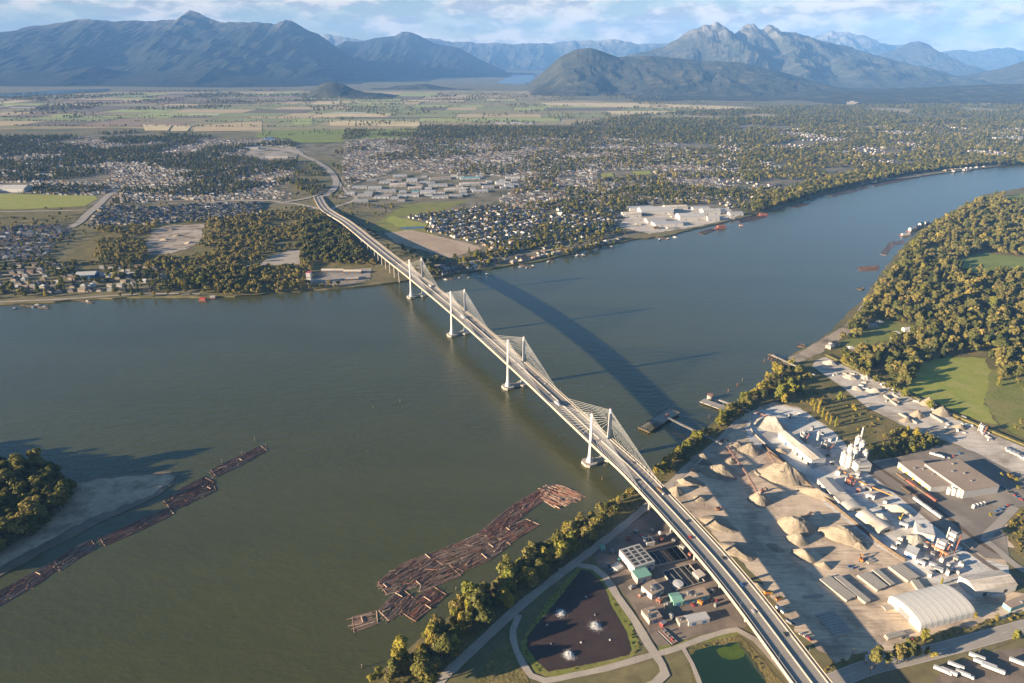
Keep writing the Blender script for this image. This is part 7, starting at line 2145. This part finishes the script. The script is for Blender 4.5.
def instancer(name, protos, P, rot, scl, idx, label, cat):
    kinds = bpy.data.collections.new(name + '_kinds')
    used = sorted(set(idx))
    back = {k: i for i, k in enumerate(used)}
    for i, k in enumerate(used):
        kinds.objects.link(bpy.data.objects.new('%s_kind_%03d' % (name, i), protos[k]))
    me = bpy.data.meshes.new(name)
    me.from_pydata([tuple(p) for p in P], [], [])
    a = me.attributes.new('spin', 'FLOAT_VECTOR', 'POINT')
    v = np.zeros((len(P), 3), np.float32); v[:, 2] = rot
    a.data.foreach_set('vector', v.ravel())
    a = me.attributes.new('size', 'FLOAT', 'POINT'); a.data.foreach_set('value', np.array(scl, np.float32))
    a = me.attributes.new('pick', 'INT', 'POINT'); a.data.foreach_set('value', np.array([back[k] for k in idx], np.int32))
    o = link(name, me)
    ng = bpy.data.node_groups.new(name + '_scatter', 'GeometryNodeTree')
    ng.interface.new_socket('Geometry', in_out='INPUT', socket_type='NodeSocketGeometry')
    ng.interface.new_socket('Geometry', in_out='OUTPUT', socket_type='NodeSocketGeometry')
    N, Lk = ng.nodes, ng.links
    gi, go = N.new('NodeGroupInput'), N.new('NodeGroupOutput')
    io = N.new('GeometryNodeInstanceOnPoints')
    ci = N.new('GeometryNodeCollectionInfo')
    ci.inputs['Collection'].default_value = kinds
    ci.inputs['Separate Children'].default_value = True
    ci.inputs['Reset Children'].default_value = True
    def attr(nm, t):
        n = N.new('GeometryNodeInputNamedAttribute'); n.data_type = t; n.inputs['Name'].default_value = nm
        return n.outputs['Attribute']
    er = N.new('FunctionNodeEulerToRotation')
    Lk.new(attr('spin', 'FLOAT_VECTOR'), er.inputs[0])
    Lk.new(gi.outputs[0], io.inputs['Points'])
    Lk.new(ci.outputs[0], io.inputs['Instance'])
    io.inputs['Pick Instance'].default_value = True
    Lk.new(attr('pick', 'INT'), io.inputs['Instance Index'])
    Lk.new(er.outputs[0], io.inputs['Rotation'])
    Lk.new(attr('size', 'FLOAT'), io.inputs['Scale'])
    Lk.new(io.outputs[0], go.inputs[0])
    md = o.modifiers.new('scatter', 'NODES')
    md.node_group = ng
    return tag(o, label, cat, kind='stuff')


TYPES = list(TREE_MESH)
PROTO, PINDEX = [], {}
for t in TYPES:
    for vi, (cm, tm, lm) in enumerate(TREE_MESH[t]):
        PINDEX[(t, vi, 0)] = len(PROTO); PROTO.append(lm)
        PINDEX[(t, vi, 1)] = len(PROTO); PROTO.append(cm)
arr = np.array([(t[0], t[1], t[2]) for t in TREES])
pxy, dep = PIX(arr[:, :2], arr[:, 2] + 6)
hpx = np.array([HEIGHT[t[3]] * t[5] for t in TREES]) * FPX / np.maximum(np.linalg.norm(arr - np.array([0, 0, CAMH]), axis=1), 1)
inframe = (pxy[:, 0] > 0) & (pxy[:, 0] < 1024) & (pxy[:, 1] > 0) & (pxy[:, 1] < 690)
KIND = {'conifer': 'conifer_tree', 'poplar': 'poplar_tree', 'shrub': 'shrub'}
LIMIT = {'broadleaf_tree': 300, 'conifer_tree': 60, 'poplar_tree': 100, 'shrub': 90}
TONE = {'round': 'rounded olive tree', 'tall': 'tall olive tree', 'wide': 'spreading olive tree', 'gold': 'golden-leaved tree', 'dark': 'dark leafy tree', 'tan': 'tan-brown leafy tree', 'poplar': 'slender yellow-green poplar', 'conifer': 'dark pointed conifer', 'shrub': 'low brown-green shrub'}
count = {k: 0 for k in LIMIT}
single = set()
for i in np.argsort(-hpx):
    k = KIND.get(TREES[i][3], 'broadleaf_tree')
    if inframe[i] and count[k] < LIMIT[k] and hpx[i] > 2.0:
        count[k] += 1
        single.add(int(i))
ranks = {}
for i in single:
    best = min(LANDMARKS, key=lambda q: math.hypot(q[0] - pxy[i, 0], q[1] - pxy[i, 1]))
    ranks.setdefault((TREES[i][3], best), []).append((math.hypot(best[0] - pxy[i, 0], best[1] - pxy[i, 1]), i))
PROTO_ROOT = {}
for (typ, lm), lst in ranks.items():
    lst.sort()
    for n, (d_, i) in enumerate(lst):
        x, y, z, t, vi, sc_, rot, zone = TREES[i]
        lab = '%s %s%s' % (TONE[t], lm[2], ', %s from its centre' % ordinal(n + 1))
        nm = KIND.get(t, 'broadleaf_tree')
        grp = '%ss %s' % (TONE[t], lm[2])
        if (t, vi) not in PROTO_ROOT:
            r = empty(nm, lab, 'shrub' if t == 'shrub' else 'tree', (x, y, z), rot, grp)
            link('crown', TREE_MESH[t][vi][0], r)
            link('trunk', TREE_MESH[t][vi][1], r)
            r.scale = (sc_,) * 3
            PROTO_ROOT[(t, vi)] = r
        else:
            dup(PROTO_ROOT[(t, vi)], (x, y, z), rot, lab, grp, sc_)
rest = {}
for i, t in enumerate(TREES):
    if i not in single: rest.setdefault(t[7], []).append(i)
ZONE_STUFF = {'conifer': ('conifer_wood', 'dense dark conifers and gardens trees of the upper left town', 'wood'), 'olive': ('olive_wood', 'olive-brown scrub wood left of the bridge approach', 'wood'),
              'dark': ('shaded_wood', 'dark shaded wood beside the viaduct', 'wood'), 'mixed': ('riverside_trees', 'mixed trees among the riverside houses on the left', 'trees'),
              'shore': ('shore_trees', 'trees and bushes along the far riverbank', 'trees'), 'waste': ('waste_ground_bushes', 'scattered bushes on the waste ground', 'bushes'),
              'estate': ('garden_trees', 'small garden trees between the estate houses', 'trees'), 'belt': ('town_trees', 'mass of conifers and leafy trees through the middle town', 'trees'),
              'hedge': ('hedge', 'tall hedge behind the riverside strip', 'hedge'), 'right': ('right_bank_woodland', 'continuous woodland with houses along the far right bank', 'wood'),
              'foothill': ('foothill_forest', 'far forest belt below the right mountains', 'forest'), 'plain': ('hedgerow_trees', 'hedgerows and tree clumps on the farm plain', 'trees'),
              'verge': ('verge_bushes', 'bushes on the rough land right of the bridge approach', 'bushes'), 'roadside': ('roadside_trees', 'trees inside the bend of the highway', 'trees'),
              'golf': ('golf_course_trees', 'scattered trees on the golf course', 'trees')}
ZONE_STUFF.update({'bank': ('riverbank_bushes', 'low bushes filling the near riverbank', 'bushes'), 'yard': ('yard_trees', 'small trees of the works yards', 'trees'), 'rightwood': ('right_bank_wood', 'dense olive wood covering the near right bank', 'wood'), 'triangle': ('rough_bushes', 'bushes on the rough triangle between the yards', 'bushes'),
    'verge_near': ('verge_scrub', 'bushy scrub of the roadside verges', 'bushes'), 'mound': ('mound_scrub', 'brown scrub on the hummocky mound', 'bushes'), 'pondside': ('pond_reeds', 'reeds and scrub round the algae pond', 'reeds'), 'island': ('island_wood', 'dark wood covering the island at the left', 'wood')})
for zone, ids in rest.items():
    nm, lab, cat = ZONE_STUFF.get(zone, (zone.replace(' ', '_'), zone, 'trees'))
    idx = [PINDEX[(TREES[i][3], TREES[i][4], 1 if hpx[i] > 9 else 0)] for i in ids]
    instancer(nm, PROTO, arr[ids], [TREES[i][6] for i in ids], [TREES[i][5] for i in ids], idx, lab, cat)

harr = np.array([(h[0], h[1], LZ) for h in HOUSES])
hp, hd = PIX(harr[:, :2], LZ + 3)
order = np.argsort(hd)
vis = [int(i) for i in order if 2 < hp[i, 0] < 1022 and hp[i, 1] < 680][:300]
ANCH = {}
zr = {}
for i in vis: zr.setdefault((HOUSES[i][5], HOUSES[i][3] // 2), []).append(i)
HP = {}
for (zone, rn), ids in zr.items():
    ids.sort(key=lambda i: hp[i, 0])
    for n, i in enumerate(ids):
        x, y, rot, hi, sc_, _ = HOUSES[i]
        lab = '%s-roofed house %s, %s from left' % (ROOFN[rn].replace(' ', '-'), zone, ordinal(n + 1))
        grp = '%s-roofed houses %s' % (ROOFN[rn], zone)
        if hi not in HP:
            r = empty('house', lab, 'house', (x, y, LZ), rot, grp)
            w_ = link('walls', HOUSE[hi][1], r)
            link('roof', HOUSE[hi][2], r)
            r.scale = (sc_,) * 3
            HP[hi] = r
        else:
            dup(HP[hi], (x, y, LZ), rot, lab, grp, sc_)
restH = [i for i in range(len(HOUSES)) if i not in set(vis)]
if restH:
    instancer('town_houses', [h[3] for h in HOUSE], harr[restH], [HOUSES[i][2] for i in restH], [HOUSES[i][4] for i in restH], [HOUSES[i][3] for i in restH], 'hundreds of small far houses spread through the town', 'houses')
for o in SC.objects:
    if 'label' in o and len(o['label'].split()) > 16: print('LONG', o['label'])
print('TREES', len(TREES), len(single), count, 'HOUSES', len(HOUSES), 'OBJECTS', len(SC.objects))
